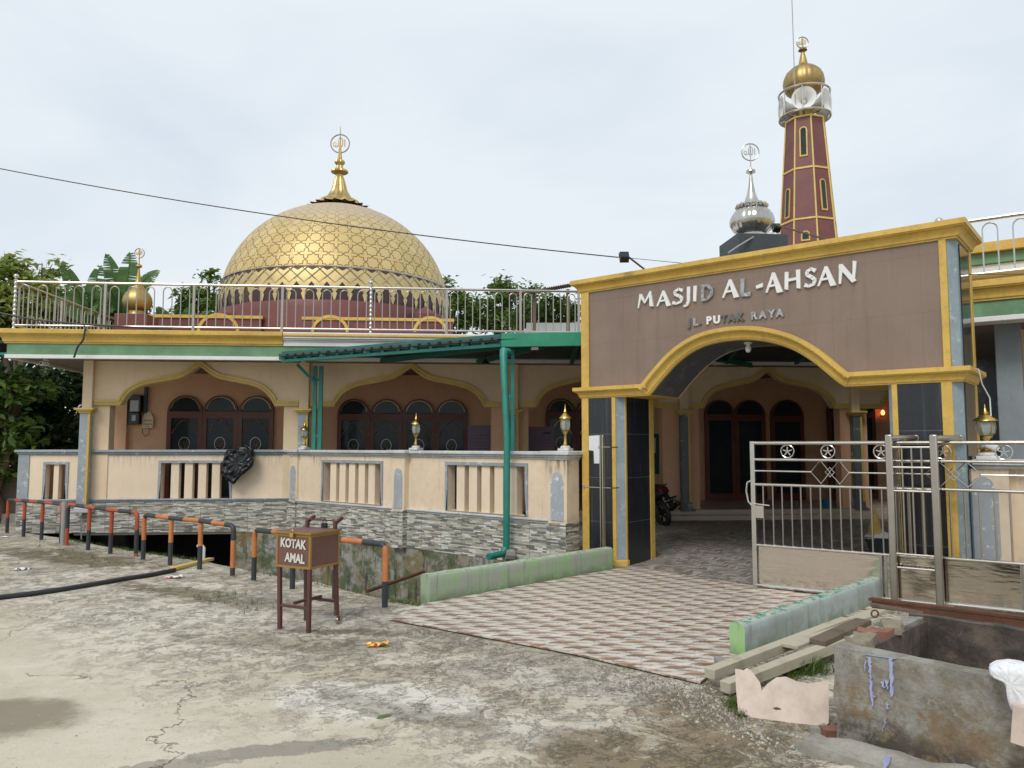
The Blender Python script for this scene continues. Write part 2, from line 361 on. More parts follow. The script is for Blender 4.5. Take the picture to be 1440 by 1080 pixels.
# green kerb paint: worn, with mould
def kerbmat(name, main, top, worn):
    n = NT(name); _, _, Z = n.sep(n.tc.outputs['Object']); a = n.noise(3.5, 7, .75); v = n.map(n.tc.outputs['Object'], (16, 16, 1.2)); st = n.noise(1, 5, .7, v)
    col = n.mix(n.step(a, .42, .54), main, worn); col = n.mix(n.math('MULTIPLY', n.step(st, .5, .72), .45), col, mul(worn, .38))
    low = n.math('MULTIPLY', n.step(Z, .16, .01), n.step(n.noise(7, 5, .7), .3, .6)); col = n.mix(n.math('MULTIPLY', low, .6), col, (.10, .16, .04))
    nn = n.n('ShaderNodeNewGeometry'); up = n.step(n.sep(nn.outputs['Normal'])[2], .7, .9)
    tc = n.mix(n.step(n.noise(14, 6, .8), .44, .52), top, (.42, .45, .36)); col = n.mix(up, col, tc)
    n.bump(n.noise(30, 6, .75), .4, .01); MM[name] = n.out(col, .75)
kerbmat('kerb_green', (.29, .42, .23), (.20, .31, .18), (.33, .37, .30))
kerbmat('kerb_pale', (.40, .47, .45), (.03, .24, .17), (.36, .40, .38))
kerbmat('kerb_end', (.30, .55, .20), (.03, .24, .17), (.33, .48, .26))
# patterned tiles
n = NT('ramp_tile'); UV = n.tc.outputs['UV']; wp = n.n('ShaderNodeVectorMath', operation='MULTIPLY_ADD'); n.t.links.new(n.noise(13, 4, .75, UV, out=1), wp.inputs[0]); wp.inputs[1].default_value = (.075, .10, 0); n.t.links.new(UV, wp.inputs[2])
X, Y, _ = n.sep(wp.outputs[0]); hh, ww = .135, .36
def motif(off, a, b, th, colr, st):
    global col
    yy = n.math('DIVIDE', n.math('ADD', Y, off*.03), hh); row = n.math('FLOOR', yy); fy = n.math('FRACT', yy)
    xx = n.math('FRACT', n.math('DIVIDE', n.math('ADD', n.math('ADD', X, n.math('MULTIPLY', row, ww*.385)), n.math('MULTIPLY', fy, -.15)), ww))
    k = n.math('MULTIPLY', n.math('MULTIPLY', n.math('GREATER_THAN', xx, a), n.math('LESS_THAN', xx, b)), n.math('LESS_THAN', fy, th)); rnd = n.white(n.comb(row, n.math('FLOOR', n.math('DIVIDE', X, ww)), off))
    col = n.mix(n.math('MULTIPLY', k, n.math('MULTIPLY_ADD', rnd, .35, st)), col, colr)
col = n.mix(n.noise(5, 4), (.54, .475, .40), (.64, .585, .51))
motif(0, .05, .50, .62, (.205, .13, .10), .80); motif(1.3, .40, .78, .26, (.19, .20, .225), .6); motif(2.1, .55, .98, .24, (.54, .33, .20), .5); motif(.6, .72, 1.0, .45, (.70, .68, .65), .4); motif(3.2, .0, .3, .25, (.30, .20, .15), .5)
X0, Y0, _ = n.sep(UV)
for q in (X0, Y0): col = n.mix(n.math('MULTIPLY', n.math('LESS_THAN', n.math('FRACT', n.math('DIVIDE', q, .4)), .010), .7), col, (.28, .24, .2))
col = n.mix(n.math('MULTIPLY', n.step(n.noise(1.3, 6, .7), .45, .75), .35), col, (.24, .20, .16)); n.bump(n.noise(30, 3), .08, .004); MM['ramp_tile'] = n.out(col, n.math('MULTIPLY_ADD', n.noise(2.5, 4), .25, .32))
strips('court_paver', .105, .055, [(.24, .215, .18), (.31, .285, .245), (.37, .34, .30), (.26, .24, .215), (.17, .15, .125), (.42, .39, .35)], .6, zig=.16, joint=.004, bumpst=.5, dirt=.35)
strips('stone_tile', .15, .022, [(.58, .57, .50), (.16, .17, .16), (.42, .37, .28), (.74, .73, .66), (.32, .32, .28), (.54, .53, .46), (.25, .23, .19), (.46, .44, .36)], .4, joint=.002, bumpst=.7, tile=.45, dirt=.07)
# mossy drain wall
n = NT('mossy_wall'); a = n.noise(.9, 6, .7); b = n.noise(3.2, 7, .75); c = n.noise(1.9, 6, .75, None, .8)
v = n.map(n.tc.outputs['Object'], (9, 9, 1)); d = n.noise(1, 5, .75, v)
col = n.mix(n.step(a, .4, .6), (.28, .25, .19), (.38, .38, .36)); col = n.mix(n.math('MULTIPLY', n.step(b, .43, .58), .85), col, (.06, .095, .03)); col = n.mix(n.math('MULTIPLY', n.step(c, .5, .62), .8), col, (.22, .16, .06))
col = n.mix(n.math('MULTIPLY', n.step(d, .52, .66), .85), col, (.025, .025, .02)); n.bump(n.noise(9, 7, .75), .9, .03); MM['mossy_wall'] = n.out(col, .85)
n = NT('drain_mud'); MM['drain_mud'] = n.out(n.mix(n.step(n.noise(2, 5, .7), .4, .6), (.035, .035, .025), (.07, .065, .04)), n.step(n.noise(1.5, 3), .5, .6))
# trash bin concrete, inside darker
def binmat(name, inner):
    n = NT(name); a = n.noise(2.2, 6, .72); b = n.noise(6, 7, .75, None, .6); _, _, Z = n.sep(n.tc.outputs['Object'])
    if inner: col = n.mix(n.step(a, .4, .62), (.05, .043, .036), (.17, .13, .10)); col = n.mix(n.step(b, .58, .7), col, (.22, .14, .10))
    else:
        col = n.mix(n.step(a, .38, .6), (.21, .20, .17), (.33, .32, .285)); col = n.mix(n.math('MULTIPLY', n.step(b, .48, .62), .6), col, (.18, .145, .09)); col = n.mix(n.math('MULTIPLY', n.step(n.noise(11, 6, .8), .56, .64), .5), col, (.42, .40, .36)); col = n.mix(n.math('MULTIPLY', n.step(n.noise(26, 5, .8), .56, .66), .6), col, (.10, .09, .075))
        col = n.mix(n.math('MULTIPLY', n.math('MULTIPLY', n.step(Z, .40, .30), n.step(n.noise(3.3, 6, .75), .44, .58)), .75), col, (.20, .125, .055)); lo = n.math('MULTIPLY', n.step(n.math('ADD', Z, n.math('MULTIPLY', n.noise(2.2, 5, .7), .35)), .42, .26), n.step(n.noise(5, 6, .75), .42, .56)); col = n.mix(n.math('MULTIPLY', lo, .85), col, (.045, .042, .035))
    n.bump(n.noise(14, 8, .75), .8, .02); MM[name] = n.out(col, .9)
binmat('bin_out', False); binmat('bin_in', True)
n = NT('blue_splash'); MM['blue_splash'] = n.out(n.mix(n.noise(20, 4), (.25, .27, .50), (.45, .46, .60)), .6)
# leaves
def leafmat(name, c1, c2, tr=.25):
    n = NT(name); oi = n.n('ShaderNodeNewGeometry'); r = oi.outputs['Random Per Island']
    n.b.inputs['Subsurface Weight'].default_value = 0; n.b.inputs['Transmission Weight'].default_value = 0
    col = n.mix(r, c1, c2); m = n.out(col, .5); t = n.t
    tl = t.nodes.new('ShaderNodeBsdfTranslucent'); t.links.new(col, tl.inputs[0]); ms = t.nodes.new('ShaderNodeMixShader'); ms.inputs[0].default_value = tr
    o = [x for x in t.nodes if x.type == 'OUTPUT_MATERIAL'][0]; t.links.new(n.b.outputs[0], ms.inputs[1]); t.links.new(tl.outputs[0], ms.inputs[2]); t.links.new(ms.outputs[0], o.inputs[0]); MM[name] = m
leafmat('leaf_mid', (.06, .13, .025), (.19, .28, .06), .4); leafmat('leaf_light', (.15, .22, .04), (.36, .40, .11), .45); leafmat('leaf_dark', (.02, .05, .015), (.06, .11, .03))  # leaf_dark carries the shade of the left trees in its leaf colour
leafmat('banana_leaf', (.05, .12, .025), (.10, .19, .05), .35); leafmat('grass', (.06, .12, .02), (.16, .2, .06))
# gold dome shell with star grooves (UV = conformal map of the shell, one star per unit)
n = NT('dome_gold'); X, Y, _ = n.sep(n.tc.outputs['UV'])
fx = n.math('ABSOLUTE', n.math('SUBTRACT', n.math('FRACT', X), .5)); fy = n.math('ABSOLUTE', n.math('SUBTRACT', n.math('FRACT', Y), .5))
A = .3535; g1 = n.math('SUBTRACT', n.math('MAXIMUM', fx, fy), A); g2 = n.math('SUBTRACT', n.math('MULTIPLY', n.math('ADD', fx, fy), .7071), A)
g = n.math('ABSOLUTE', n.math('MINIMUM', g1, g2)); line = n.step(g, .042, .02)
cell = n.white(n.comb(n.math('FLOOR', X), n.math('FLOOR', Y), .3)); panel = n.white(n.comb(n.math('FLOOR', n.math('DIVIDE', X, 2.0)), 2.0, .3))
col = n.mix(cell, (.57, .43, .18), (.67, .52, .24)); col = n.mix(n.math('MULTIPLY', panel, .35), col, (.42, .30, .12))
fade = n.step(n.math('ADD', Y, n.math('MULTIPLY', n.noise(1.2, 4, .7), 4.0)), 5.0, 10.0); col = n.mix(n.math('MULTIPLY', fade, .8), col, (.52, .43, .33))
brk = n.step(n.noise(2.6, 4, .7), .66, .56); ln = n.math('MULTIPLY', n.math('MULTIPLY', line, brk), n.math('MULTIPLY_ADD', fade, -.6, 1.0)); col = n.mix(n.math('MULTIPLY', ln, .85), col, (.10, .055, .02))
seam = n.math('LESS_THAN', n.math('FRACT', n.math('DIVIDE', X, 2.0)), .02); col = n.mix(n.math('MULTIPLY', seam, .4), col, (.25, .17, .07))
n.bump(n.math('SUBTRACT', 1.0, line), .4, .01); MM['dome_gold'] = n.out(col, n.math('MULTIPLY_ADD', fade, .2, .52), .4)
metal('gold_band', (.72, .57, .28), .5, .2, .2)
# ------------------------------------------------------------------ ground
def ground_mat():
    n = NT('street_concrete'); O = n.tc.outputs['Object']; X, Y, _ = n.sep(O)
    w1 = n.noise(.55, 4, .6, out=1); warp = n.n('ShaderNodeVectorMath', operation='MULTIPLY_ADD'); n.t.links.new(n.noise(1.6, 5, .7, out=1), warp.inputs[0]); warp.inputs[1].default_value = (.9, .9, 0); n.t.links.new(O, warp.inputs[2]); W = warp.outputs[0]
    wx, wy, _ = n.sep(W)
    a = n.noise(.55, 7, .68); b = n.noise(2.1, 8, .72, None, .3); c = n.noise(7, 7, .75); f = n.noise(70, 4, .7); g = n.noise(240, 2, .6)
    col = n.mix(n.step(a, .38, .62), (.40, .37, .30), (.50, .47, .40))
    zone = n.step(n.math('ADD', n.math('ADD', Y, n.math('MULTIPLY', X, .75)), n.math('MULTIPLY', n.math('SUBTRACT', a, .5), 4)), 3.0, 5.5)   # worn part towards the drain
    # broken screed plates
    k1 = n.step(n.noise(.8, 8, .72, None, .5), .50, .53); k2 = n.step(n.noise(1.5, 8, .75, W), .53, .55)
    col = n.mix(n.math('MULTIPLY', n.math('MULTIPLY', k1, zone), .75), col, (.56, .54, .475)); col = n.mix(n.math('MULTIPLY', n.math('MULTIPLY', k2, zone), .6), col, (.29, .27, .235))
    col = n.mix(n.math('MULTIPLY', n.math('MULTIPLY', n.step(b, .56, .66), zone), .6), col, (.20, .16, .10))
    col = n.mix(n.math('MULTIPLY', n.step(b, .42, .30), .35), col, (.50, .47, .41))
    def blob(px, py, rx, ry, ang, colr, st, soft=.35, rag=1.1, sc=3.0):
        nonlocal col
        p = gnd(px, py); dx = n.math('SUBTRACT', X, p.x); dy = n.math('SUBTRACT', Y, p.y); ca, sa = cos(R(ang)), sin(R(ang))
        u = n.math('DIVIDE', n.math('ADD', n.math('MULTIPLY', dx, ca), n.math('MULTIPLY', dy, sa)), rx)
        v = n.math('DIVIDE', n.math('SUBTRACT', n.math('MULTIPLY', dy, ca), n.math('MULTIPLY', dx, sa)), ry)
        d = n.math('SQRT', n.math('ADD', n.math('MULTIPLY', u, u), n.math('MULTIPLY', v, v)))
        d = n.math('ADD', d, n.math('MULTIPLY', n.math('SUBTRACT', n.noise(sc, 7, .78), .5), rag*2.2)); k = n.step(d, 1.0+soft/2, 1.0-soft/2)
        col = n.mix(n.math('MULTIPLY', k, st), col, colr); return k
    blob(530, 985, .75, .33, -12, (.58, .57, .53), .85, .15); blob(790, 1035, .42, .22, -10, (.50, .49, .45), .8, .15)
    blob(240, 880, 1.6, .8, -30, (.56, .54, .48), .6, .3); blob(90, 830, 1.6, .5, 0, (.56, .54, .48), .7, .3); blob(830, 960, 1.2, .35, -25, (.45, .43, .385), .7, .2)
    blob(110, 785, 1.5, .45, -30, (.12, .095, .05), .85, .4, 1.4, 2); blob(310, 840, 1.7, .24, -28, (.13, .11, .06), .8, .5, 1.6, 3); blob(40, 775, 1.2, .35, -10, (.14, .12, .07), .7, .5, 1.4)
    blob(0, 1010, .5, .34, 0, (.15, .125, .085), .8, .6, .8, 2); blob(930, 1060, .75, .4, 0, (.19, .15, .095), .95, .6, 1.1, 2.2); blob(1030, 1000, .55, .5, 20, (.20, .15, .095), .85, .6, 1.3, 4)
    blob(430, 905, 1.1, .25, -10, (.17, .15, .10), .55, .6, 1.5, 4); blob(540, 890, .8, .12, -5, (.12, .105, .065), .8, .5, 1.6, 5); blob(560, 1000, .7, .12, -30, (.16, .145, .11), .5, .6, 1.5)
    blob(680, 905, 1.3, .3, -38, (.30, .28, .235), .7, .6, 1.0); blob(420, 850, 1.2, .5, -40, (.34, .325, .29), .6, .5, 1.2)
    cem = blob(385, 1055, .50, .10, 14, (.215, .205, .18), .85, .10, 1.0, 7); blob(250, 1075, .3, .08, 12, (.21, .2, .175), .7, .1, .9, 9)
    # cracks
    def cracks(sc, w, k, msk):
        nonlocal col
        x = n.n('ShaderNodeTexVoronoi', feature='DISTANCE_TO_EDGE'); x.inputs['Scale'].default_value = sc; n.t.links.new(W, x.inputs['Vector'])
        l = n.math('MULTIPLY', n.step(x.outputs['Distance'], w, w*.2), msk); col = n.mix(n.math('MULTIPLY', l, k), col, (.085, .075, .055)); return l
    m1 = n.step(n.noise(.7, 3, .6), .48, .56); m2 = n.math('MULTIPLY', zone, n.step(n.noise(1.1, 4, .6, n.map(O, loc=(5, 3, 0))), .44, .56))
    c1 = cracks(.42, .0035, .7, m1); c2 = cracks(1.5, .018, .5, m2); c3 = cracks(4.5, .05, .45, n.math('MULTIPLY', m2, n.step(b, .45, .6)))
    e1 = n.noise(5.5, 8, .8, None, .4); e2 = n.noise(2.9, 8, .8, n.map(O, loc=(9, 2, 0)), .8)
    col = n.mix(n.math('MULTIPLY', n.step(e1, .52, .58), n.math('MULTIPLY_ADD', zone, .28, .08)), col, (.24, .21, .165)); col = n.mix(n.math('MULTIPLY', n.step(e2, .55, .60), n.math('MULTIPLY_ADD', zone, .4, .10)), col, (.60, .57, .50))
    col = n.mix(n.math('MULTIPLY', n.step(e2, .44, .38), n.math('MULTIPLY_ADD', zone, .22, .03)), col, (.28, .25, .20))
    col = n.mix(n.math('MULTIPLY', n.step(n.noise(16, 7, .8), .57, .62), .35), col, (.16, .145, .12))
    # fine grain and small pits
    col = n.mix(.55, col, n.mix(f, (.66, .65, .62), (1.25, 1.25, 1.25)), 'MULTIPLY')
    col = n.mix(n.math('MULTIPLY', n.step(n.vor(55), .16, .08), n.math('MULTIPLY', n.step(c, .5, .62), .7)), col, (.10, .09, .07))
    col = n.mix(1.0, col, (1.18, 1.135, 1.075), 'MULTIPLY')
    h = n.math('ADD', n.math('MULTIPLY', k1, .6), n.math('ADD', n.math('MULTIPLY', k2, -.5), n.math('MULTIPLY', n.step(e1, .52, .57), -.7))); h = n.math('MULTIPLY', h, zone)
    h = n.math('SUBTRACT', h, n.math('MULTIPLY', n.math('ADD', c1, n.math('ADD', c2, c3)), .9)); h = n.math('ADD', h, n.math('MULTIPLY', c, n.math('MULTIPLY_ADD', zone, 1.3, .35)))
    p = n.bump(h, .9, .018); n.bump(n.math('ADD', f, g), .4, .004, p)
    MM['street_concrete'] = n.out(col, n.math('MULTIPLY_ADD', c, .2, .75))
ground_mat()
n = NT('dirt'); col = n.mix(n.step(n.noise(1.2, 6, .7), .4, .6), (.14, .11, .07), (.22, .19, .14)); col = n.mix(n.step(n.noise(3, 6, .7), .5, .65), col, (.07, .09, .03)); n.bump(n.noise(12, 6, .75), .7, .02); MM['dirt'] = n.out(col, .95)

kerbL0 = gnd(603, 849.5); kerbL1 = gnd(861, 801); kd = (kerbL1-kerbL0).to_2d().normalized(); kn = Vector((-kd.y, kd.x))   # kn points left, to the drain
edge = [(33, 749), (90, 757), (130, 765), (187, 775), (240, 783), (295, 791), (379, 808), (415, 815), (447, 819), (490, 831), (520, 838.5), (548, 843), (575, 846), (590, 851)]
near = []
for (px, py) in edge:
    g = gnd(px, py); near.append((g.x, g.y))
fine = [near[0]]
for a, b in zip(near, near[1:]):
    for k in range(1, 7):
        t = k/6; p = [a[0]+(b[0]-a[0])*t, a[1]+(b[1]-a[1])*t]
        if k < 6: p[1] += random.uniform(-.022, .022)
        fine.append(tuple(p))
near = fine
corner = FA.s(414, .06)                                          # where the wall turns
s332 = FA.s(334, .06); s38 = FA.s(36, .06)
kl = [kerbL0.to_2d()+kn*.10, kerbL1.to_2d()+kn*.10]
w2end = W2.w(W2L+.12, .06, 0); w2s = W2.w(0, .06, 0)
far = [(kl[1].x, kl[1].y), (w2end.x, w2end.y), (w2s.x, w2s.y), FA.w(s332, .06, 0).to_2d()[:], FA.w(s332, 2.2, 0).to_2d()[:], FA.w(s38, 2.2, 0).to_2d()[:]]
far = [tuple(p) for p in far]
hole = near+[(kl[0].x, kl[0].y)]+far
mb = MB(); mb.plate([(-90, -30), (90, -30), (90, 26), (-90, 26)], [hole], -.05, 0, plane='xy')
tag(mb.build('street_pavement', 'street_concrete', smooth=0), kind='structure', label='cracked pale concrete street in front of the mosque', cat=None)
mb = MB(); mb.add([(-400, -200, -1.2), (400, -200, -1.2), (400, 500, -1.2), (-400, 500, -1.2)], [(0, 1, 2, 3)]); mb.box(-400, 400, 26, 500, -1.2, -.02); mb.box(-400, -90, -200, 26, -1.2, -.02); mb.box(90, 400, -200, 26, -1.2, -.02); mb.box(-90, 90, -200, -30, -1.2, -.02)
tag(mb.build('ground', 'dirt', smooth=0), kind='structure')
mb = MB(); L = len(hole); nn = len(near)
for i in range(L):
    a = hole[i]; b = hole[(i+1) % L]; z0 = -.051
    wallside = i >= nn
    zt = -.051
    mb.add([(a[0], a[1], -1.15), (b[0], b[1], -1.15), (b[0], b[1], zt), (a[0], a[1], zt)], [(0, 1, 2, 3)], 0 if i < nn+4 else 1)
mb.plate([(-12, 6), (3, 6), (3, 18), (-12, 18)], [], -1.0, -.98, plane='xy', mi=2)
tag(mb.build('drain_channel', ['mossy_wall', 'dark_void', 'drain_mud'], smooth=0), kind='structure')
# mossy retaining face under the tiled wall, real thickness
def arch_pts(px, py, fr, d=0): s, z = fr.pix(px, py, d); return (s, z)
# ramp and courtyard
rp = [gnd(545, 873), gnd(603, 851), gnd(862, 803), gnd(905, 800), gnd(1000, 818), gnd(1250, 853), gnd(1047, 932), gnd(1030, 928), gnd(985, 964), gnd(900, 944), gnd(800, 921), gnd(700, 902), gnd(600, 883)]
mb = MB(Matrix.Translation(rp[0]) @ Matrix.Rotation(R(-12), 4, 'Z')); Mi = mb.M.inverted()
loc = [(Mi @ p) for p in rp]; mb.plate([(p.x, p.y) for p in loc], [], .012, .026, plane='xy')
tag(mb.build('tiled_ramp', 'ramp_tile', smooth=0), kind='structure', label='entrance ramp in slanting brown and cream patterned tiles')
mb = MB(FA.M()); q = []
for w_ in (gnd(862, 803), gnd(905, 800), gnd(1000, 818), gnd(1250, 853), gnd(1500, 900)):
    s, d = FA.loc(w_.x, w_.y); q.append((s, d, .018))
bl = FA.s(850, 0); q += [(30, q[-1][1], .02), (30, -.45, .14), (FA.s(840, -.5), -.45, .14)]
mb.add(q, [list(range(len(q)))])
w_ = W2.w(.4, .2, 0); s, d = FA.loc(w_.x, w_.y); s2, d2 = FA.loc(gnd(862, 803).x, gnd(862, 803).y)
mb.add([(s2, d2, .018), (FA.s(840, -.5), -.45, .14), (s, -.45, .14), (s, d, .1)], [(0, 1, 2, 3)])
tag(mb.build('courtyard_paving', 'court_paver', smooth=0), kind='structure', label='grey herringbone paving of the courtyard')
# ------------------------------------------------------------------ mosque
mo = thing('mosque', 'cream single storey mosque with yellow ogee arches, green eave band and large gold dome', 'mosque', (FA.o.x, FA.o.y, 0), FA.a)
FM = FA.M(); FI = FM.inverted()
def fl(p): return FI @ Vector(p)                                # world -> mosque local
col_px = [122, 427, 722, 962, 1203]; cs = [FA.s(p, -.1) for p in col_px]; cs.append(cs[-1]+3.9); cs.append(cs[-1]+3.9)
ZB = FA.pix(300, 570)[1]; ZT = 3.235; EAVE = 3.30
OG = [(1, 0), (.965, .13), (.92, .25), (.875, .34), (.81, .42), (.74, .485), (.66, .53), (.58, .56), (.49, .595), (.4, .625), (.32, .655), (.25, .69), (.18, .755), (.126, .82), (.08, .885), (.054, .925), (.025, .965), (0, 1)]
def ogee(s0, s1, zb, zt): m = (s0+s1)/2; h = (s1-s0)/2; return [(m-h*u, zb+(zt-zb)*v) for u, v in OG]+[(m+h*u, zb+(zt-zb)*v) for u, v in OG[::-1][1:]]
bays = [(FA.s(170), FA.s(387)), (FA.s(470), FA.s(681)), None, (FA.s(988), FA.s(1172)), None, None]
for i in range(6):
    if bays[i] is None: bays[i] = (cs[i]+.62, cs[i+1]-.62) if i != 2 else (FA.s(754), cs[3]-.55)
sL = FA.s(8, -.95, 490)                                         # left end of the roof
def trimstrip(mb, pts, layers, d0):                             # stepped moulding along a curve in the facade plane
    for (o0, o1, dep) in layers:
        a = []; b = []
        for i, p in enumerate(pts):
            q0 = Vector(pts[max(i-1, 0)]); q1 = Vector(pts[min(i+1, len(pts)-1)]); t = (q1-q0).normalized(); nn = Vector((-t.y, t.x))
            if 0 < i < len(pts)-1:
                t0 = (Vector(p)-q0).normalized(); t1 = (q1-Vector(p)).normalized(); k = 1/max(.35, sqrt(max(.01, (1+t0.dot(t1))/2)))
            else: k = 1
            a.append(Vector(p)+nn*o0*k); b.append(Vector(p)+nn*o1*k)
        for i in range(len(pts)-1):
            qd = [a[i], a[i+1], b[i+1], b[i]]; v = [(q.x, d0-dep, q.y) for q in qd]+[(q.x, d0+.01, q.y) for q in qd]
            mb.add(v, [(0, 1, 2, 3), (0, 4, 5, 1), (2, 6, 7, 3), (1, 5, 6, 2), (3, 7, 4, 0)])
mb = MB(FM)
for i in range(6):
    a, b = cs[i], cs[i+1]; s0, s1 = bays[i]; og = ogee(s0, s1, ZB, ZT)
    beam = MB(); beam.plate([(a, EAVE+.04), (a, ZB), *og, (b, ZB), (b, EAVE+.04)][::-1], [], -.04, .16)
    beam.build('arch_beam', 'cream', mo)
    tr = MB(); trimstrip(tr, [(a+.11, ZB), *og, (b-.11, ZB)], [(-.015, .085, .035), (.0, .022, .06), (.05, .085, .06)], -.04); tr.build('arch_trim', 'yellow_trim', mo)
for i, s in enumerate(cs):
    wmat = 'cream' if i < 2 else 'orange_wall'
    z0 = .5 if i == 0 else .3
    c_ = MB(); c_.box(s-.095, s+.095, -.20, -.045, z0, 2.27); c_.box(s+.055, s+.100, -.205, -.16, z0, 2.27, 1)
    if i: c_.box(s-.13, s+.13, -.24, -.0, z0, z0+.06, 0); c_.box(s-.16, s+.16, -.27, .0, z0, z0+.03, 0); c_.box(s-.11, s+.11, -.215, .0, z0+.06, z0+.18, 0)
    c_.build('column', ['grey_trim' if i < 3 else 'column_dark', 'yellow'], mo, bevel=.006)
    cap = MB()
    for z0_, z1_, e in ((2.27, 2.30, .02), (2.30, 2.33, .05), (2.33, 2.37, .085)): cap.box(s-.095-e, s+.095+e, -.20-e, -.045, z0_, z1_)
    cap.build('capital', 'yellow_trim', mo, bevel=.008)
    p = MB(); p.box(s-.09, s+.09, -.14, -.041, 2.372, EAVE); p.build('pilaster', 'cream', mo)
# piers beside the columns
zp = ZB-.002
for (x0, x1, m) in ((cs[0]-.05, FA.s(154), 'cream'), (FA.s(399), cs[1]+.16, 'cream'), (FA.s(691), FA.s(743), 'orange_wall'), (FA.s(931), FA.s(982), 'orange_wall'), (cs[4]-.3, cs[4]+.3, 'orange_wall'), (cs[5]-.3, cs[5]+.3, 'orange_wall')):
    p = MB(); p.box(x0, x1, -.02, .24, .3, zp); p.build('pier', m, mo)
# floor, steps
f = MB(); f.box(sL+.9, 30, -.02 if False else .02, 12, -.10, .16); f.box(FA.s(745, -.25), 30, -.25, 2.42, .16, .33); f.box(FA.s(745, -.25), 30, -.50, .3, .08, .235)
f.box(sL+.9, FA.s(745, -.25), .2, 2.42, .16, .33); f.build('porch_floor', 'step_tile', mo, bevel=.01)
# back wall and building body
DW = 2.4
b_ = MB(); b_.box(FA.s(160, DW), 30, DW, 12, .1, EAVE-.01); b_.build('inner_wall', 'orange_wall', mo)
b_ = MB(); b_.box(cs[0]-.08, cs[0]+.1, .17, 5.2, .16, .34); b_.build('porch_side_kerb', 'soffit', mo)
d_ = MB(); x0, x1 = FA.s(168, DW), FA.s(181, DW); d_.box(x0, x1, DW-.14, DW, .33, EAVE-.02); d_.build('wall_pilaster', 'orange_wall', mo); d_ = MB(); x0 = FA.s(399, DW-.15); d_.box(x0-.02, x0+.3, DW-.14, DW, .33, EAVE-.02); d_.build('wall_pilaster', 'orange_wall', mo)
# roof slab and eave bands
rs = MB(); rs.box(sL+.05, 30, -.90, 12, EAVE, 3.74); rs.build('roof', 'soffit', mo)
s397 = FA.s(398, -1.0, 475)
def eave(mb, x0, x1, layers, end=True):
    for z0, z1, e in layers: mb.box(x0-(e if end else 0), x1, -.95-e, 12, z0, z1)
m_ = MB(); ring_mould(m_, sL, s397, -.95, 12, cym(3.521, 3.78, .14), sides=(1, 0)); m_.build('cornice', 'yellow', mo, bevel=.012)
m_ = MB(); eave(m_, s397+.002, 30, [(3.52, 3.60, .03), (3.60, 3.63, .04), (3.66, 3.70, .10)], False); eave(m_, s397+.002, 30, [(3.63, 3.66, .07), (3.745, 3.78, .10)], False); m_.box(s397+.002, 30, -1.07, 12, 3.70, 3.744, 1); m_.build('cornice', ['white_trim', 'yellow'], mo, bevel=.01)
m_ = MB(); eave(m_, sL+.02, 30, [(3.315, 3.52, 0)]); m_.build('green_band', 'green_band', mo)
m_ = MB(); m_.box(sL, 30, -.985, -.90, 3.245, 3.315); m_.box(sL, sL+.06, -.90, 12, 3.245, 3.315); m_.build('gutter_trim', 'white_trim', mo, bevel=.006)
# windows: arched leaves
def arch_hole(x0, x1, z0, z1): r = (x1-x0)/2; return [(x0, z0), (x1, z0)]+arc((x0+x1)/2, z1-r, r, 0, 180, 14)[0:]
def window_group(edges, ztop, z0, name='window', dark='wood_door', orn=True):
    fr = MB(); D = DW-.09; fw = .055; x0, x1 = edges[0][0], edges[-1][1]; zt = ztop
    for (a, b) in edges:
        r = (b-a)/2; zc = zt-r
        outer = [(a, z0), (b, z0), (b, zc)]+arc((a+b)/2, zc, r, 0, 180, 16)[1:-1]+[(a, zc)]
        fan = [(a+fw, zc+.02), (b-fw, zc+.02)]+arc((a+b)/2, zc+.02, r-fw, 0, 180, 14)[1:-1]
        low = rect(a+fw*1.7, b-fw*1.7, z0+.15, zc-.13)
        fr.plate(outer, [fan, low], D, DW-.002)
    o = fr.build(name, dark, mo)
    for (a, b) in edges:
        r = (b-a)/2; zc = zt-r; m = (a+b)/2
        g = MB(); g.box(a+fw*.7, b-fw*.7, DW-.055, DW-.045, z0+.1, zc-.08); g.plate([(a+fw*.8, zc), (b-fw*.8, zc)]+arc(m, zc+.01, r-fw*.8, 0, 180, 12)[1:-1], [], DW-.055, DW-.045); g.build('pane', 'dark_glass', o)
        if orn:
            e = MB(); yy = DW-.062; w = r-fw*1.8; za = zc-.16
            e.tube([(m+w*u*.98, yy, za-.33+.33*(1-abs(u)**1.7)) for u in [i/8-1 for i in range(17)]], .009, 5)
            e.tube([(m+.12*cos(t*.5236), yy, za-.55+.15*sin(t*.5236)) for t in range(12)], .008, 5, closed=True, mi=1)
            e.tube([(m-.08, yy, za-.60), (m-.05, yy, za-.66), (m+.01, yy, za-.66), (m+.03, yy, za-.58), (m+.05, yy, za-.64), (m+.09, yy, za-.62)], .011, 5)
            e.tube([(m-.03, yy, za-.50), (m, yy, za-.57), (m+.07, yy, za-.52)], .009, 5)
            e.tube([(m+(r-fw*1.3)*cos(R(q)), yy, zc+.03+(r-fw*1.3)*sin(R(q))) for q in range(10, 171, 16)], .005, 5); e.tube([(a+fw*1.4, yy, zc+.035), (b-fw*1.4, yy, zc+.035)], .005, 5)
            e.build('etched_ornament', ['etch', 'steel'], o)
    return o
def edges_px(l): return [(FA.s(a, DW-.1), FA.s(b, DW-.1)) for a, b in l]
zt = FA.pix(310, 556, DW-.1)[1]
window_group(edges_px([(234, 284), (284.2, 334), (334.2, 384)]), zt, .34)
window_group(edges_px([(474, 520), (520.2, 566), (566.2, 612), (612.2, 658)]), FA.pix(560, 561, DW-.1)[1], .34, 'door')
window_group(edges_px([(768, 810), (810.2, 852)]), FA.pix(790, 560, DW-.1)[1], .34)
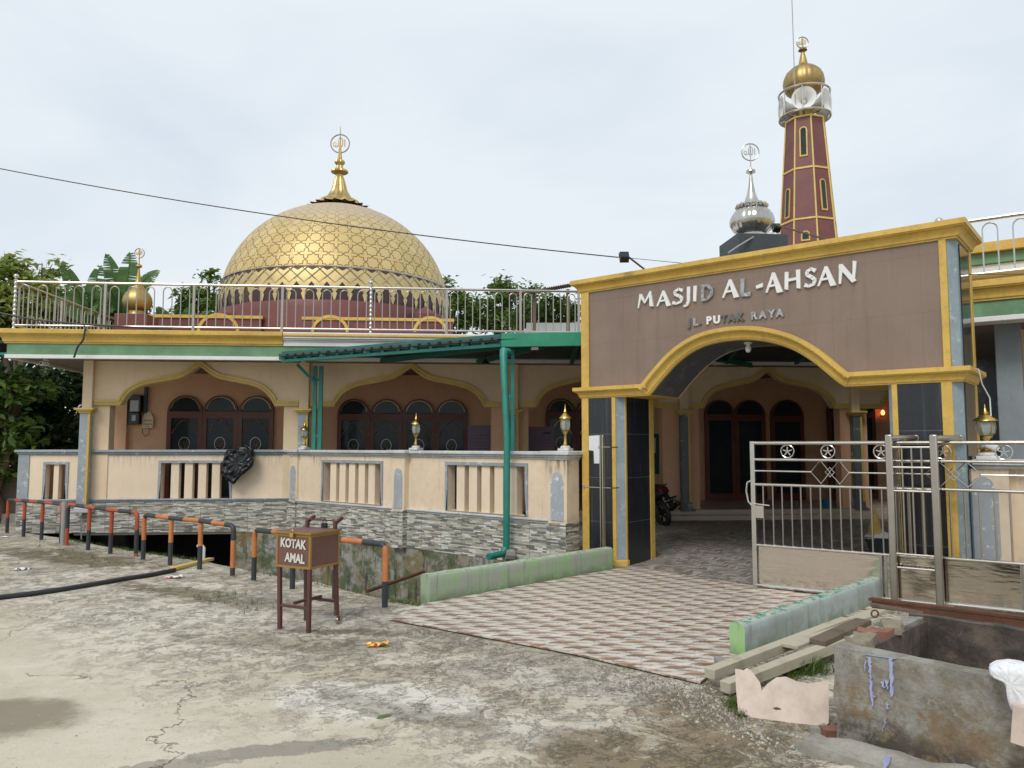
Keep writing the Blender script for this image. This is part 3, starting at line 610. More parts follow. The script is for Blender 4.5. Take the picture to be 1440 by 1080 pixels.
window_group(edges_px([(992, 1034), (1034.2, 1077)]), FA.pix(1030, 562, DW-.1)[1], .34, 'door', orn=False)
window_group(edges_px([(1085, 1131)]), FA.pix(1110, 562, DW-.1)[1], .34, orn=False)
window_group(edges_px([(1165, 1198), (1198.2, 1232)]), FA.pix(1180, 562, DW-.1)[1], .34, orn=False)
# ---- roof railing
def hoop(mb, x, y, w, z0, z1, r, along='x'):
    pts = [(-w/2, z0), (-w/2, z1-w/2)]+[(w/2*cos(R(a)), z1-w/2+w/2*sin(R(a))) for a in (150, 120, 90, 60, 30)]+[(w/2, z1-w/2), (w/2, z0)]
    mb.tube([(x+p, y, z) if along == 'x' else (x, y+p, z) for p, z in pts], r, 6)
def ornate_post(mb, x, y, z0, z1, r=.028):
    pr = [(r*.8, z0)]; z = z0
    while z < z1-.02: pr += [(r*1.15, z+.02), (r*1.15, z+.035), (r*.8, z+.05), (r*.8, z+.075)]; z += .085
    pr += [(r*1.3, z1), (r*1.3, z1+.02), (.01, z1+.03), (.012, z1+.045)]+[(.045*cos(R(a)), z1+.085+.045*sin(R(a))) for a in range(-75, 91, 15)]
    mb.lathe(pr, (x, y, 0), 12)
RY = -.90; zr0, zr1 = FA.pix(12, 457, RY)[1], FA.pix(12, 396, RY)[1]
rail = MB(); xe = FA.s(1200, RY); x0 = FA.s(12, RY)
rail.tube([(x0, RY, zr1), (xe, RY, zr1)], .025, 8); rail.tube([(x0, RY, zr0), (xe, RY, zr0)], .018, 8)
rail.tube([(x0, RY, zr1), (x0, 11, zr1)], .025, 8); rail.tube([(x0, RY, zr0), (x0, 11, zr0)], .018, 8)
ro = rail.build('roof_railing', 'steel', mo)
ppx = [12, 140.6, 267, 393, 519, 627, 732, 815, 900]; ps = [FA.s(p, RY) for p in ppx]
while ps[-1] < xe: ps.append(ps[-1]+1.72)
for i, x in enumerate(ps):
    p = MB(); z0 = 3.78
    if i in (0, 4): ornate_post(p, x, RY, z0, zr1+.02)
    else: p.box(x-.022, x+.022, RY-.022, RY+.022, z0, zr1-.01)
    p.build('railing_post', 'steel_bright' if i in (0, 4) else 'steel', ro)
    if i+1 < len(ps):
        w = ps[i+1]-x; k = 6 if w < 1.9 else 6
        for j in range(k-1 if w > 1.4 else 4):
            kk = k-1 if w > 1.4 else 4
            h = MB(); hoop(h, x+w*(j+.5)/kk, RY, w/kk*.5, zr0, zr1-.055, .0105); h.build('railing_hoop', 'steel', ro)
p = MB()
for j in range(34): hoop(p, x0, RY+.2+j*.33, .165, zr0, zr1-.055, .0105, 'y')
for j in range(1, 7): p.box(x0-.022, x0+.022, RY+j*1.75-.022, RY+j*1.75+.022, 3.78, zr1-.01)
p.build('side_railing', 'steel', ro)
# ---- big dome
Yd = 24.0; dc = at(474, 440, Yd); zc = dc.z; Rr = at(633, 440, Yd).x-dc.x; Rr = Rr*.985
zap = at(474, 289, Yd-.3).z; H = zap-zc; c = fl((dc.x, dc.y, 0))
NS = 52
def dome_prof(t): a = t*pi/2; return Rr*cos(a)**.97, zc+H*sin(a)     # t 0 at springing, 1 at apex
def merc(t): a = min(t, .985)*pi/2; return math.log(tan(pi/4+a/2))*NS/(2*pi)
def dome_zone(t0, t1, n, name, mat, parent, off=0):
    v = []; f = []; uvs = []; seg = 104
    for i in range(n+1):
        t = t0+(t1-t0)*i/n; r, z = dome_prof(t)
        for k in range(seg): a = 2*pi*k/seg-pi/2; v.append((c.x+(r+off)*cos(a), c.y+(r+off)*sin(a), z+off*.3))
    for i in range(n):
        for k in range(seg): q = (k+1) % seg; f.append((i*seg+k, i*seg+q, (i+1)*seg+q, (i+1)*seg+k))
    me = bpy.data.meshes.new(name); me.from_pydata(v, [], f); uv = me.uv_layers.new(name='UVMap').data
    for p in me.polygons:
        i, k = divmod(p.index, seg)
        for li, (di, dk) in zip(p.loop_indices, ((0, 0), (0, 1), (1, 1), (1, 0))): uv[li].uv = ((k+dk)/seg*NS, merc(t0+(t1-t0)*(i+di)/n)-merc(.134))
    me.materials.append(MM[mat]); me.polygons.foreach_set('use_smooth', [True]*len(me.polygons)); o = bpy.data.objects.new(name, me); C.objects.link(o); o.parent = parent; return o
TA, TB_ = .134, .05                                              # bands: stars above TA, lattice between, dark below TB_
dome = dome_zone(TA, .97, 40, 'dome', 'dome_gold', mo); dome['label'] = 'large gold dome with star pattern and dark lower band'
dome_zone(TB_, TA, 8, 'lattice_band', 'gold_band', dome); dome_zone(-.12, TB_, 10, 'lower_band', 'maroon_dark', dome)
def dp(u, t, off): r, z = dome_prof(t); a = u*2*pi-pi/2; return (c.x+(r+off)*cos(a), c.y+(r+off)*sin(a), z)
lt = MB(); ND = 54; t0, t1 = TB_-.005, TA
for k in range(ND):
    for sgn in (1, -1):
        for ph in (0,): lt.tube([dp((k+ph+sgn*1.25*(i/8))/ND, t0+(t1-t0)*i/8, .012) for i in range(9)], .013, 4, caps=False)
lt.tube([dp(k/90, TA, .012) for k in range(90)], .02, 5, closed=True); lt.build('dome_lattice', 'steel', dome)
tri = MB()
for k in range(ND):                                              # dark triangles along the top of the lattice
    a = dp((k+.05)/ND, TA-.003, .006); b = dp((k+.92)/ND, TA-.003, .006); m = dp((k+.5)/ND, TA-.022, .006); mid = dp((k+.5)/ND, TA-.003, .008); tri.add([a, m, b, mid], [(0, 1, 3), (3, 1, 2)])
tri.build('dark_triangles', 'maroon_dark', dome)
te = MB(); NT_ = 54
for k in range(NT_):                                             # gold tongues hanging into the dark band, pointed arches between
    prof = [(.5, TB_+.012), (.5, TB_-.0), (.40, TB_-.010), (.33, TB_-.016), (.30, TB_-.03), (.16, TB_-.042), (.06, TB_-.055), (.0, TB_-.065)]
    for (h0, a), (h1, b) in zip(prof, prof[1:]): te.add([dp((k-h0)/NT_, a, .010), dp((k-h1)/NT_, b, .010), dp(k/NT_, b, .014), dp(k/NT_, a, .014), dp((k+h1)/NT_, b, .010), dp((k+h0)/NT_, a, .010)], [(0, 1, 2, 3), (3, 2, 4, 5)])
    if True: te.add([dp((k)/NT_, TB_-.045, .02), dp((k-.17)/NT_, TB_-.062, .02), dp(k/NT_, TB_-.105, .02), dp((k+.17)/NT_, TB_-.062, .02)], [(0, 1, 2, 3)])
te.build('gold_tongues', 'gold_band', dome)
def emblem(parent, ctr, r, mat, mat2, th, ang=0):                # ring with a calligraphic word, on the mast
    M = Matrix.Translation(ctr) @ Matrix.Rotation(ang, 4, 'Z'); m = MB(M)
    m.tube([(r*cos(R(a)), 0, r*sin(R(a))) for a in range(0, 360, 12)], th, 6, closed=True); o = m.build('emblem_ring', mat, parent)
    m = MB(M); q = r*.82; t = th*.8
    m.tube([(.62*q, 0, .55*q), (.62*q, 0, -.4*q)], t, 5); m.tube([(.35*q, 0, .6*q), (.33*q, 0, -.25*q), (.2*q, 0, -.42*q), (.08*q, 0, -.25*q), (.05*q, 0, .55*q)], t, 5)
    m.tube([(.05*q, 0, -.3*q), (-.08*q, 0, -.42*q), (-.22*q, 0, -.25*q), (-.25*q, 0, .5*q)], t, 5); m.tube([(-.25*q, 0, -.2*q), (-.45*q, 0, -.42*q), (-.85*q, 0, -.3*q), (-.9*q, 0, .05*q), (-.7*q, 0, .2*q), (-.52*q, 0, .02*q), (-.6*q, 0, -.3*q)], t, 5)
    m.tube([(-.2*q, 0, .75*q), (-.08*q, 0, .66*q), (.04*q, 0, .78*q), (.16*q, 0, .66*q), (.26*q, 0, .8*q)], t*.7, 5); m.build('emblem_word', mat2, parent); return o
def zat(py, Y=Yd, px=474): return at(px, py, Y).z
fin = MB(); P = [(1.0, 289.5), (.9, 285), (.52, 278), (.34, 268), (.24, 255), (.20, 247), (.21, 246), (.50, 242.5), (.48, 240), (.2, 237), (.17, 233), (.30, 229), (.28, 226.5), (.13, 224), (.09, 214), (.05, 200), (.03, 190), (.015, 178)]
fin.lathe([(r*(.75 if y > 250 else .56), zat(y)) for r, y in P], (c.x, c.y, 0), 32, .22, 16); fin.build('finial', 'gold_dome', dome)
pc = MB()
for k in range(20):
    a = 2*pi*k/20; u = k/20
    for (r0, r1, z0, z1) in ((.85, 1.12, zap-.10, zap-.02), ):
        ax = Vector((cos(a), sin(a), 0)); tx = Vector((-sin(a), cos(a), 0)); b0 = Vector((c.x, c.y, 0))
        pts = [b0+ax*.5+tx*-.08+Vector((0, 0, zap+.08)), b0+ax*.5+tx*.08+Vector((0, 0, zap+.08)), b0+ax*.80+tx*.14+Vector((0, 0, zap-.0)), b0+ax*1.02+Vector((0, 0, zap+.02)), b0+ax*.80-tx*.14+Vector((0, 0, zap-.0))]
        pc.add(pts, [(0, 4, 3, 2, 1)]); pc.add([p-Vector((0, 0, .03)) for p in pts], [(0, 1, 2, 3, 4)])
pc.build('petal_collar', 'gold_dull', dome)
emblem(dome, (c.x, c.y, zat(202)), 13.5/FX*Yd, 'steel', 'gold_lamp', .022, -FA.a)
# drum and the parapets round the dome
zb_ = dome_prof(-.068)[1]; dr = MB(); NR = 8
dr.lathe([(Rr*1.035, 3.7), (Rr*1.035, zb_-.1), (Rr*1.02, zb_+.12), (Rr*.995, zb_+.14)], (c.x, c.y, 0), 16, a0=pi/16)
drum = dr.build('drum', 'maroon', dome)
for px0, px1, ptop, Yp in ((176, 366, 443, 20.4), (428, 637, 447, 20.6)):
    a = fl(at(px0, ptop, Yp)); b = fl(at(px1, ptop, Yp)); z = a.z; y = (a.y+b.y)/2
    p = MB(); p.box(a.x, b.x, y, y+.25, 3.74, z-.08); po = p.build('roof_parapet', 'maroon', mo)
    p = MB(); p.box(a.x-.03, b.x+.03, y-.04, y+.29, z-.08, z); p.build('coping', 'yellow', po)
for px, hw in ((303, 27), (462, 24), (605, 22)):
    q = fl(at(px, 465, 20.2)); r = hw/FX*20.2; p = MB()
    pts = [(r*cos(R(a)), .92*r*sin(R(a))) for a in range(0, 181, 12)]; y = fl(at(px, 465, 20.5)).y-.02
    trimstrip(p, [(q.x-a, q.z+b) for a, b in [(r, 0)]+[(x, z+.0) for x, z in pts[1:-1]]+[(-r, 0)]], [(-.03, .05, .06)], y); p.build('parapet_arch', 'yellow', mo)
for px, w in ((335, 20), (598, 15)):                              # little hipped caps on the parapet corners
    q = fl(at(px, 443, 21.6)); hw = w/FX*21.6; p = MB(); t = fl(at(px, 431, 21.6)).z
    p.add([(q.x-hw, q.y-hw, q.z), (q.x+hw, q.y-hw, q.z), (q.x+hw, q.y+hw, q.z), (q.x-hw, q.y+hw, q.z), (q.x, q.y, t)], [(0, 1, 4), (1, 2, 4), (2, 3, 4), (3, 0, 4), (3, 2, 1, 0)]); p.box(q.x-hw, q.x+hw, q.y-hw, q.y+hw, 3.74, q.z-.002); p.build('parapet_cap', 'maroon', mo, smooth=0)
q0 = fl(at(366, 448, 21)); q1 = fl(at(430, 448, 21)); p = MB(); p.box(q0.x, q1.x, q0.y, q0.y+.2, 3.74, q0.z-.1, 0); p.box(q0.x-.15, q1.x+.15, q0.y-.3, q0.y+.4, q0.z-.1, q0.z-.04, 1)
p.box((q0.x+q1.x)/2-.35, (q0.x+q1.x)/2+.1, q0.y-.02, q0.y, 3.9, q0.z-.35, 1); p.build('roof_hatch', ['white_paint', 'tin_roof'], mo, bevel=.005)
# small gold dome at the left, silver dome over the entrance
def onion(px, pxr, ybot, ytop, Y, parent, name, mat, ped, pedpx, pedy, spike, emb, er, fn=16, label=None, m2='gold_lamp'):
    c0 = at(px, ybot, Y); cc = fl((c0.x, c0.y, 0)); r = pxr/FX*Y; z = lambda y: at(px, y, Y).z; zb, zt = z(ybot), z(ytop); h = zt-zb
    pr = [(r*.55, zb-.02), (r*.62, zb), (r*.86, zb+h*.14), (r*.98, zb+h*.32), (r, zb+h*.45), (r*.95, zb+h*.62), (r*.8, zb+h*.8), (r*.62, zb+h*.92), (r*.5, zb+h), (r*.48, zb+h*1.02)]
    m = MB(); m.lathe(pr, (cc.x, cc.y, 0), fn*6, .07, fn); o = m.build(name, mat, parent, label=label)
    m = MB(); zs = z(spike); pr = [(r*.50, zt), (r*.36, zt+h*.12), (r*.2, zt+(zs-zt)*.35), (r*.12, zt+(zs-zt)*.6), (r*.06, zs-.06), (r*.22, zs-.02), (r*.2, zs+.02), (r*.05, zs+.05), (.012, zs+.1), (.012, z(emb)+er*Y/FX)]
    m.lathe(pr, (cc.x, cc.y, 0), 20); m.build('finial', mat, o)
    if fn > 12:
        m = MB()
        for k in range(14): a = 2*pi*k/14; m.lathe([(.0, -.05), (.045, -.03), (.055, .01), (.03, .05), (.0, .06)], (cc.x+r*.62*cos(a), cc.y+r*.62*sin(a), zt-.0), 8)
        m.build('petal_collar', mat, o)
    m = MB(); m.lathe([(r*.62, zb-.14), (r*.66, zb-.12), (r*.56, zb-.06), (r*.56, zb+.02)], (cc.x, cc.y, 0), 24); m.build('neck', mat, o)
    hw = pedpx/FX*Y; m = MB(); zp = zb-.13; zl = 3.74
    m.box(cc.x-hw, cc.x+hw, cc.y-hw, cc.y+hw, zl, zp); m.build('pedestal', ped, o, bevel=.01)
    emblem(o, (cc.x, cc.y, z(emb)), er*Y/FX, 'steel', m2, .012, -FA.a)
    return o
onion(193, 20, 437, 407, 18.6, mo, 'small_dome', 'gold_dull', 'maroon', 22, 450, 374, 356, 7, 10, 'small weathered gold dome at the left roof corner')
onion(1058, 31.5, 329, 291, 15.2, mo, 'small_dome', 'silver_dome', 'dark_pedestal', 36, 340, 241, 214, 12.5, 18, 'small silver onion dome on a dark block above the entrance', 'steel')
# ---- right wing (part of the same building)
RM = FI @ RW.M(); m = MB(RM); L_ = 9
w0 = MB(RM); s1 = RW.s(1431, 1.5, 500); w0.box(s1, L_, 1.5, 1.7, .05, 3.3); w0.build('wing_wall', 'cream', mo); w0 = MB(RM); w0.box(-1.5, L_, 5.5, 8, .05, 3.3); w0.build('wing_wall', 'column_dark', mo)  # rear wall coloured dark to stand in for the shaded wing interior
m = MB(RM); ring_mould(m, -.4, L_, 0, 4.6, cym(3.521, 3.78, .14)); m.build('cornice', 'yellow', mo)
for nm, ly, mat in (('green_band', [(3.315, 3.52, 0)], 'green_band'), ('gutter_trim', [(3.245, 3.315, .03)], 'white_trim')):
    m = MB(RM)
    for z0, z1, e in ly: m.box(-.4, L_, -e, 4.6 if z0 > 3.5 else (4.5 if z0 > 3.3 else .3), z0, z1)
    m.build(nm, mat, mo, bevel=.01)
m = MB(RM); m.box(-.4, L_, .02, 8, 3.30, 3.66); m.build('wing_roof', 'soffit', mo)
s0 = RW.s(1402, .55, 550); m = MB(RM); m.box(s0, s0+.3, .55, .85, .05, 3.3); m.build('column', 'grey_column', mo, bevel=.01)

zr = 4.62; m = MB(RM); m.tube([(-.35, .06, zr), (L_, .06, zr)], .025, 8); m.tube([(-.35, .06, 3.9), (L_, .06, 3.9)], .018, 8)
for j in range(20): hoop(m, -.1+j*.34, .06, .17, 3.9, zr-.055, .0105)
for j in range(4): m.box(-.35+j*1.8-.02, -.35+j*1.8+.02, .04, .08, 3.78, zr)
m.build('wing_railing', 'steel_bright', mo)
m = MB(RM)                                                        # upper storey eave behind the wing railing
zt = RW.pix(1412, 337, 3.55)[1]; m.box(-.9, L_, 4.2, 8, 3.78, zt-.5, 0); m.box(-1.3, L_, 3.7, 8.2, zt-.5, zt-.36, 1); m.box(-1.32, L_, 3.65, 8.2, zt-.36, zt-.17, 2); m.box(-1.4, L_, 3.55, 8.2, zt-.17, zt, 3)
m.build('upper_storey', ['cream', 'white_trim', 'green_band', 'yellow'], mo, bevel=.01)
# ------------------------------------------------------------------ minaret
Ym = 26.0; mc = at(1137, 335, Ym); zm = lambda y: at(1135, y, Ym).z; mi = thing('minaret', 'tall tapering maroon minaret with yellow edges, ring of horn loudspeakers and gold onion dome', 'minaret', (mc.x, mc.y, 0), R(0))
rb = 38.5/FX*Ym; rt = 26.0/FX*Ym; zT = zm(171); zB = zm(335); slope = (rb-rt)/(zT-zB); rad = lambda z: rt+(zT-z)*slope
OA = [R(22.5+45*k+18) for k in range(8)]
tb = MB(); tb.lathe([(rad(0)*1.03, 0), (rt*1.03, zT)], n=8, a0=OA[0]); tb.build('tower', 'maroon', mi, smooth=0)
tr = MB()
for a in OA:
    tr.tube([(rad(z)*1.035*cos(a), rad(z)*1.035*sin(a), z) for z in (0, zT*.5, zT)], .028, 6)
for zz in (zm(245), zm(316), zT-.03):
    rr = rad(zz)*1.045
    for i in range(8): a, b = OA[i], OA[(i+1) % 8]; tr.beam((rr*cos(a), rr*sin(a), zz), (rr*cos(b), rr*sin(b), zz), .04, .06)
tr.build('edge_trim', 'yellow_trim', mi)
def slit(face, z0, z1, w):
    a = R(45*face+18); ax = Vector((cos(a), sin(a), 0)); tx = Vector((-sin(a), cos(a), 0)); ap = cos(R(22.5))*1.03
    o = []; i_ = []
    for s_, W_ in ((1, w/2+.045), (0, w/2)):
        pts = [(-W_, z0-.06*s_), (W_, z0-.06*s_), (W_, z1-w/2)]+[(W_*cos(R(q)), z1-w/2+W_*sin(R(q))) for q in (30, 60, 90, 120, 150)]+[(-W_, z1-w/2)]
        P = [ax*(rad(z)*ap+(.03 if s_ else .04))+tx*x+Vector((0, 0, z)) for x, z in pts]; B = [p-ax*.08 for p in P]; n_ = len(P)
        m = MB(); m.add(P+B, [list(range(n_))]+[[k, k+n_, (k+1) % n_+n_, (k+1) % n_] for k in range(n_)])
        if s_: wo = m.build('slit_window', 'yellow', mi)
        else: m.build('pane', 'dark_glass', wo)
slit(5, zm(227), zm(189), .17); slit(4, zm(308), zm(270), .15); slit(6, zm(303), zm(263), .15); slit(5, zm(345), zm(335), .2); slit(0, zm(227), zm(189), .22)
g = MB(); Rg = 35/FX*Ym
for zz in (zT+.12, zT+.98): g.tube([(Rg*cos(R(a)), Rg*sin(R(a)), zz) for a in range(0, 360, 10)], .04, 6, closed=True)
for a in range(20, 380, 45): g.tube([(Rg*cos(R(a)), Rg*sin(R(a)), zT+.12), (Rg*cos(R(a)), Rg*sin(R(a)), zT+.98)], .02, 6); g.tube([(Rg*cos(R(a)), Rg*sin(R(a)), zT+.12), (.3*cos(R(a)), .3*sin(R(a)), zT+.12)], .025, 6)
g.build('gallery_ring', 'steel_bright', mi)
for ang in (-112, -186, -46, 15, 80, 130):
    a = R(ang); d = Vector((cos(a), sin(a), 0)); M = Matrix.Translation((d.x*.10, d.y*.10, zT+.52)) @ d.to_track_quat('Z', 'Y').to_matrix().to_4x4()
    h = MB(M); h.lathe([(.06, 0), (.08, .1), (.10, .25), (.15, .42), (.24, .56), (.36, .66), (.40, .68), (.40, .70), (.35, .68), (.24, .58), (.14, .44), (.08, .3), (.02, .2)], n=24); h.lathe([(.02, .2), (.09, .28), (.05, .42), (.015, .5)], n=16); h.build('horn_loudspeaker', 'white_paint', mi)
dm = MB(); r = 29/FX*Ym; z0 = zm(134); z1 = zm(93); h = z1-z0
dm.lathe([(.30, zT), (.30, z0-.12), (r*.6, z0-.1), (r*.62, z0), (r*.86, z0+h*.12), (r*.98, z0+h*.3), (r, z0+h*.42), (r*.96, z0+h*.58), (r*.84, z0+h*.75), (r*.6, z0+h*.9), (r*.34, z0+h*.98), (r*.22, z1+.08), (r*.14, zm(80)), (r*.07, zm(72)), (r*.22, zm(71)), (r*.16, zm(68)), (.02, zm(66)), (.015, zm(52))], n=120, flute=.05, fn=20); dmo = dm.build('dome', 'gold_dull', mi)
emblem(dmo, (0, 0, zm(60)), 8.5/FX*Ym, 'steel', 'gold_lamp', .02)
an = MB(); q = at(1110.5, 180, Ym); an.tube([(q.x-mc.x, -.6, zT+.1), (q.x-mc.x-.02, -.6, at(1109, -60, Ym-.6).z)], .016, 5); an.build('antenna', 'steel', mi)
# ------------------------------------------------------------------ entrance arch
ga = thing('entrance_arch', 'brown granite entrance arch with yellow cornices, black columns and raised name lettering', 'gateway', (GA.o.x, GA.o.y, 0), GA.a)
GM = GA.M(); GI = GM.inverted(); T = .84
g = lambda px, py, d=0: GA.pix(px, py, d)
L = g(1337, 480)[0]+.08; zlow = g(1100, 0)[1]
def z6(x, y): return (780+x/2.1818, 290+y/2.1818)
ztop = g(808, 398)[1]; ztop2 = g(1350, 309)[1]; ZTOP = (ztop+ztop2)/2
zc0 = (g(*z6(1150, 548))[1]+g(*z6(150, 583))[1])/2; zc1 = (g(*z6(1200, 500))[1]+g(*z6(100, 553))[1])/2      # lower cornice bottom / top
low = [(290, 578), (330, 530), (380, 475), (430, 440), (480, 420), (540, 410), (600, 407), (660, 415), (720, 432), (780, 465), (830, 505), (870, 540), (885, 548)]
arcp = [g(*z6(x, y)) for x, y in low]; arcp[0] = (arcp[0][0], zc0); arcp[-1] = (arcp[-1][0]+.03, zc0)
def smoothline(p, n=3):
    for _ in range(n):
        q = [p[0]]
        for a, b in zip(p, p[1:]): q += [(a[0]*.75+b[0]*.25, a[1]*.75+b[1]*.25), (a[0]*.25+b[0]*.75, a[1]*.25+b[1]*.75)]
        p = q+[p[-1]]
    return p
arcs = smoothline(arcp, 2)
zt = ZTOP-.18
ch = .08                                                          # chamfer on the outer corners
m = MB(); m.plate([(.02, zc0+.02), (arcs[0][0], zc0+.02), *arcs[1:-1], (arcs[-1][0], zc0+.02), (L-ch, zc0+.02), (L-ch, zt), (.02, zt)], [], .0, .035)
sp = m.build('sign_panel', 'granite_brown', ga)
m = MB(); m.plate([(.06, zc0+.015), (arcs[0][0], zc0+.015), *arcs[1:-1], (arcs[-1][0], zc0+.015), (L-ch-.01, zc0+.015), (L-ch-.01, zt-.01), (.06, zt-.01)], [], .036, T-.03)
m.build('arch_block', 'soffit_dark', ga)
m = MB(); m.plate([(.02, zc0+.02), (arcs[0][0], zc0+.02), *arcs[1:-1], (arcs[-1][0], zc0+.02), (L-.02, zc0+.02), (L-.02, zt), (.02, zt)], [], T-.03, T); m.build('back_panel', 'cream', ga)
m = MB(); m.plate([(L-ch, .0), (L, ch), (L, T-.04), (L-ch, T-.031)], [], zc1+.01, zt, plane='xy'); m.build('corner_chamfer', 'blue_grey', ga)
m = MB(); m.box(L+.001, L+.012, ch+.10, T-.12, zc1+.03, zt-.03); m.build('side_glass', 'dark_glass', ga)
m = MB(); m.box(L-.002, L+.02, T-.12, T+.01, zc1, zt); m.build('edge_strip', 'yellow', ga, bevel=.006)
def slabs(mb, x0, x1, y0, y1, layers, sides=(1, 1)):
    for z0, z1, e in layers: mb.box(x0-e*sides[0], x1+e*sides[1], y0-e, y1+e, z0, z1)
m = MB(); ring_mould(m, 0, L, 0, T, cym(zt, ZTOP, .12)); m.build('top_cornice', 'yellow', ga)
hc = zc1-zc0; lay = [(zc0, zc0+hc*.25, .03), (zc0+hc*.25, zc0+hc*.5, .045), (zc0+hc*.5, zc0+hc*.68, .07), (zc0+hc*.68, zc1, .10)]
m = MB(); ring_mould(m, 0, arcs[0][0], 0, T, cym(zc0, zc1, .10), sides=(1, 0)); m.build('lower_cornice', 'yellow', ga)
m = MB(); ring_mould(m, arcs[-1][0], L, 0, T, cym(zc0, zc1, .10), sides=(0, 1)); m.build('lower_cornice', 'yellow', ga)
m = MB(); P_ = [(-.012, -.01)]+[(hc*a, .10*b+.003) for a, b in CYM]+[(hc, -.01)]; rows = []
for i, p in enumerate(arcs):
    q0 = Vector(arcs[max(i-1, 0)]); q1 = Vector(arcs[min(i+1, len(arcs)-1)]); t = (q1-q0).normalized(); nn_ = Vector((-t.y, t.x)); rows.append([(p[0]+nn_.x*o, -dep, p[1]+nn_.y*o) for o, dep in P_])
K = len(P_); m.add([v for r in rows for v in r], [(i*K+j, i*K+K+j, i*K+K+j+1, i*K+j+1) for i in range(len(rows)-1) for j in range(K-1)]+[tuple(range(K)), tuple((len(rows)-1)*K+j for j in range(K))[::-1]]); m.build('arch_trim', 'yellow', ga)
m = MB(); trimstrip(m, arcs[::-1], [(.0, hc*.9, .03)], T+.03)
# yellow vertical strips on the upper body
for x0, x1 in ((.0, g(829, 480)[0]), (g(1323, 420)[0], L-ch-.003)):
    m = MB(); m.box(x0, x1, -.022, .0, zc1, zt); m.build('edge_strip', 'yellow', ga, bevel=.006)
# columns
def column_(name, x0, x1, left):
    m = MB(); c = .085
    if left: pl = [(x0, .0), (x1-c, .0), (x1, c), (x1, T), (x0, T)]
    else: pl = [(x0+c*.5, .0), (x1-c, .0), (x1, c), (x1, T), (x0, T), (x0, c*.5)]
    m.plate(pl, [], 0, zc0+.001, plane='xy'); o = m.build(name, 'blue_grey', ga)
    def strip(a, b, nm='edge_strip', mat='yellow', t=.018, z0=0, y=None):
        q = MB()
        if y is None: q.box(a, b, -t, -.0005, z0, zc0-.001)
        else: q.box(a, b, y[0], y[1], z0, zc0-.001)
        q.build(nm, mat, o, bevel=.004)
    if left:
        strip(x0, g(829, 680)[0]); strip(g(862, 680)[0], x1-c); strip(g(829, 680)[0]+.002, g(862, 680)[0]-.002, 'black_facing', 'granite_black', .010)
        strip(x1, x1+.012, 'black_facing', 'granite_black', y=(c+.04, T-.10)); strip(x1, x1+.022, y=(T-.10, T+.02)); strip(x1-.002, x1+.012, y=(c, c+.038))
        for yy in ((-.03, .10),): q = MB(); q.plate([(x1-c-.03, -.025), (x1-c+.01, -.025), (x1+.025, c-.01), (x1+.025, c+.06), (x1-c-.03, c+.06)], [], 0, .10, plane='xy'); q.build('foot_block', 'yellow', o, bevel=.01)
    else:
        strip(x0+c*.5, g(1268, 700)[0]); strip(g(1268, 700)[0]+.002, g(1328, 640)[0]-.002, 'black_facing', 'granite_black', .010); strip(g(1328, 640)[0], x1-c)
        strip(x1, x1+.012, 'side_glass', 'dark_glass', y=(c+.05, T-.12)); strip(x1-.002, x1+.02, y=(T-.12, T+.01)); strip(x0-.012, x0, 'black_facing', 'granite_black', y=(c*.5+.05, T-.08))
column_('column', 0, g(875, 700)[0], True); column_('column', g(1254, 700)[0], L, False)
# brush lettering: every letter is a set of flared strokes (unit box), each letter its own raised plate
LT = {'M': ([[(.05, -.05, .07), (.22, .95, .17)], [(.2, .95, .2), (.48, .28, .1)], [(.46, .28, .1), (.86, 1.05, .15)], [(.82, 1.0, .14), (.9, .0, .24)]], 1.0),
 'A': ([[(-.02, -.04, .09), (.42, 1.0, .16)], [(.40, 1.02, .16), (.74, -.08, .27)], [(.14, .3, .10), (.6, .34, .10)]], .80),
 'S': ([[(.62, .86, .2), (.4, 1.0, .13), (.14, .86, .14), (.16, .66, .17), (.42, .5, .19), (.6, .32, .17), (.5, .08, .14), (.22, .0, .12), (.0, .1, .2)]], .68),
 'J': ([[(.36, 1.0, .2), (.32, .1, .17), (.2, -.14, .14), (-.02, -.22, .09)]], .44), 'I': ([[(.16, 1.0, .20), (.1, .0, .17)]], .28),
 'D': ([[(.12, .96, .18), (.1, .02, .16)], [(.02, .98, .14), (.4, .94, .16), (.66, .66, .19), (.62, .3, .18), (.36, .04, .15), (.04, .0, .12)]], .74),
 'L': ([[(.14, 1.0, .2), (.1, .04, .17)], [(.06, .04, .15), (.5, .03, .2)]], .56), '-': ([[(.02, .36, .15), (.42, .44, .2)]], .46),
 'H': ([[(.12, 1.0, .19), (.08, -.02, .17)], [(.1, .48, .13), (.66, .54, .13)], [(.66, 1.04, .2), (.66, -.04, .18)]], .80),
 'N': ([[(.06, -.04, .1), (.14, 1.0, .18)], [(.1, .98, .22), (.68, .02, .2)], [(.66, .0, .1), (.74, 1.08, .16)]], .84)}
def letter(chx, x0, wid, z0, hgt, mat, par):
    st, w_ = LT[chx]; m = MB(); k = wid/w_
    for i, s in enumerate(st):
        y = -.030-.0012*i
        for j in range(len(s)-1):
            (ax, ay, aw), (bx, by, bw) = s[j], s[j+1]; d = Vector(((bx-ax)*k, (by-ay)*hgt)); d.normalize(); n_ = Vector((-d.y, d.x)); a = Vector((x0+ax*k, z0+ay*hgt)); b = Vector((x0+bx*k, z0+by*hgt))
            aw *= hgt*.6; bw *= hgt*.6; e = aw*.25 if len(s) > 2 else 0
            q = [a-n_*aw-d*e, b-n_*bw+d*e, b+n_*bw+d*e+(d*bw*.5 if len(s) == 2 else d*0), a+n_*aw-d*e]
            m.plate([(p.x, p.y) for p in q], [], y, -.001)
    m.build('letter', mat, par, smooth=0)
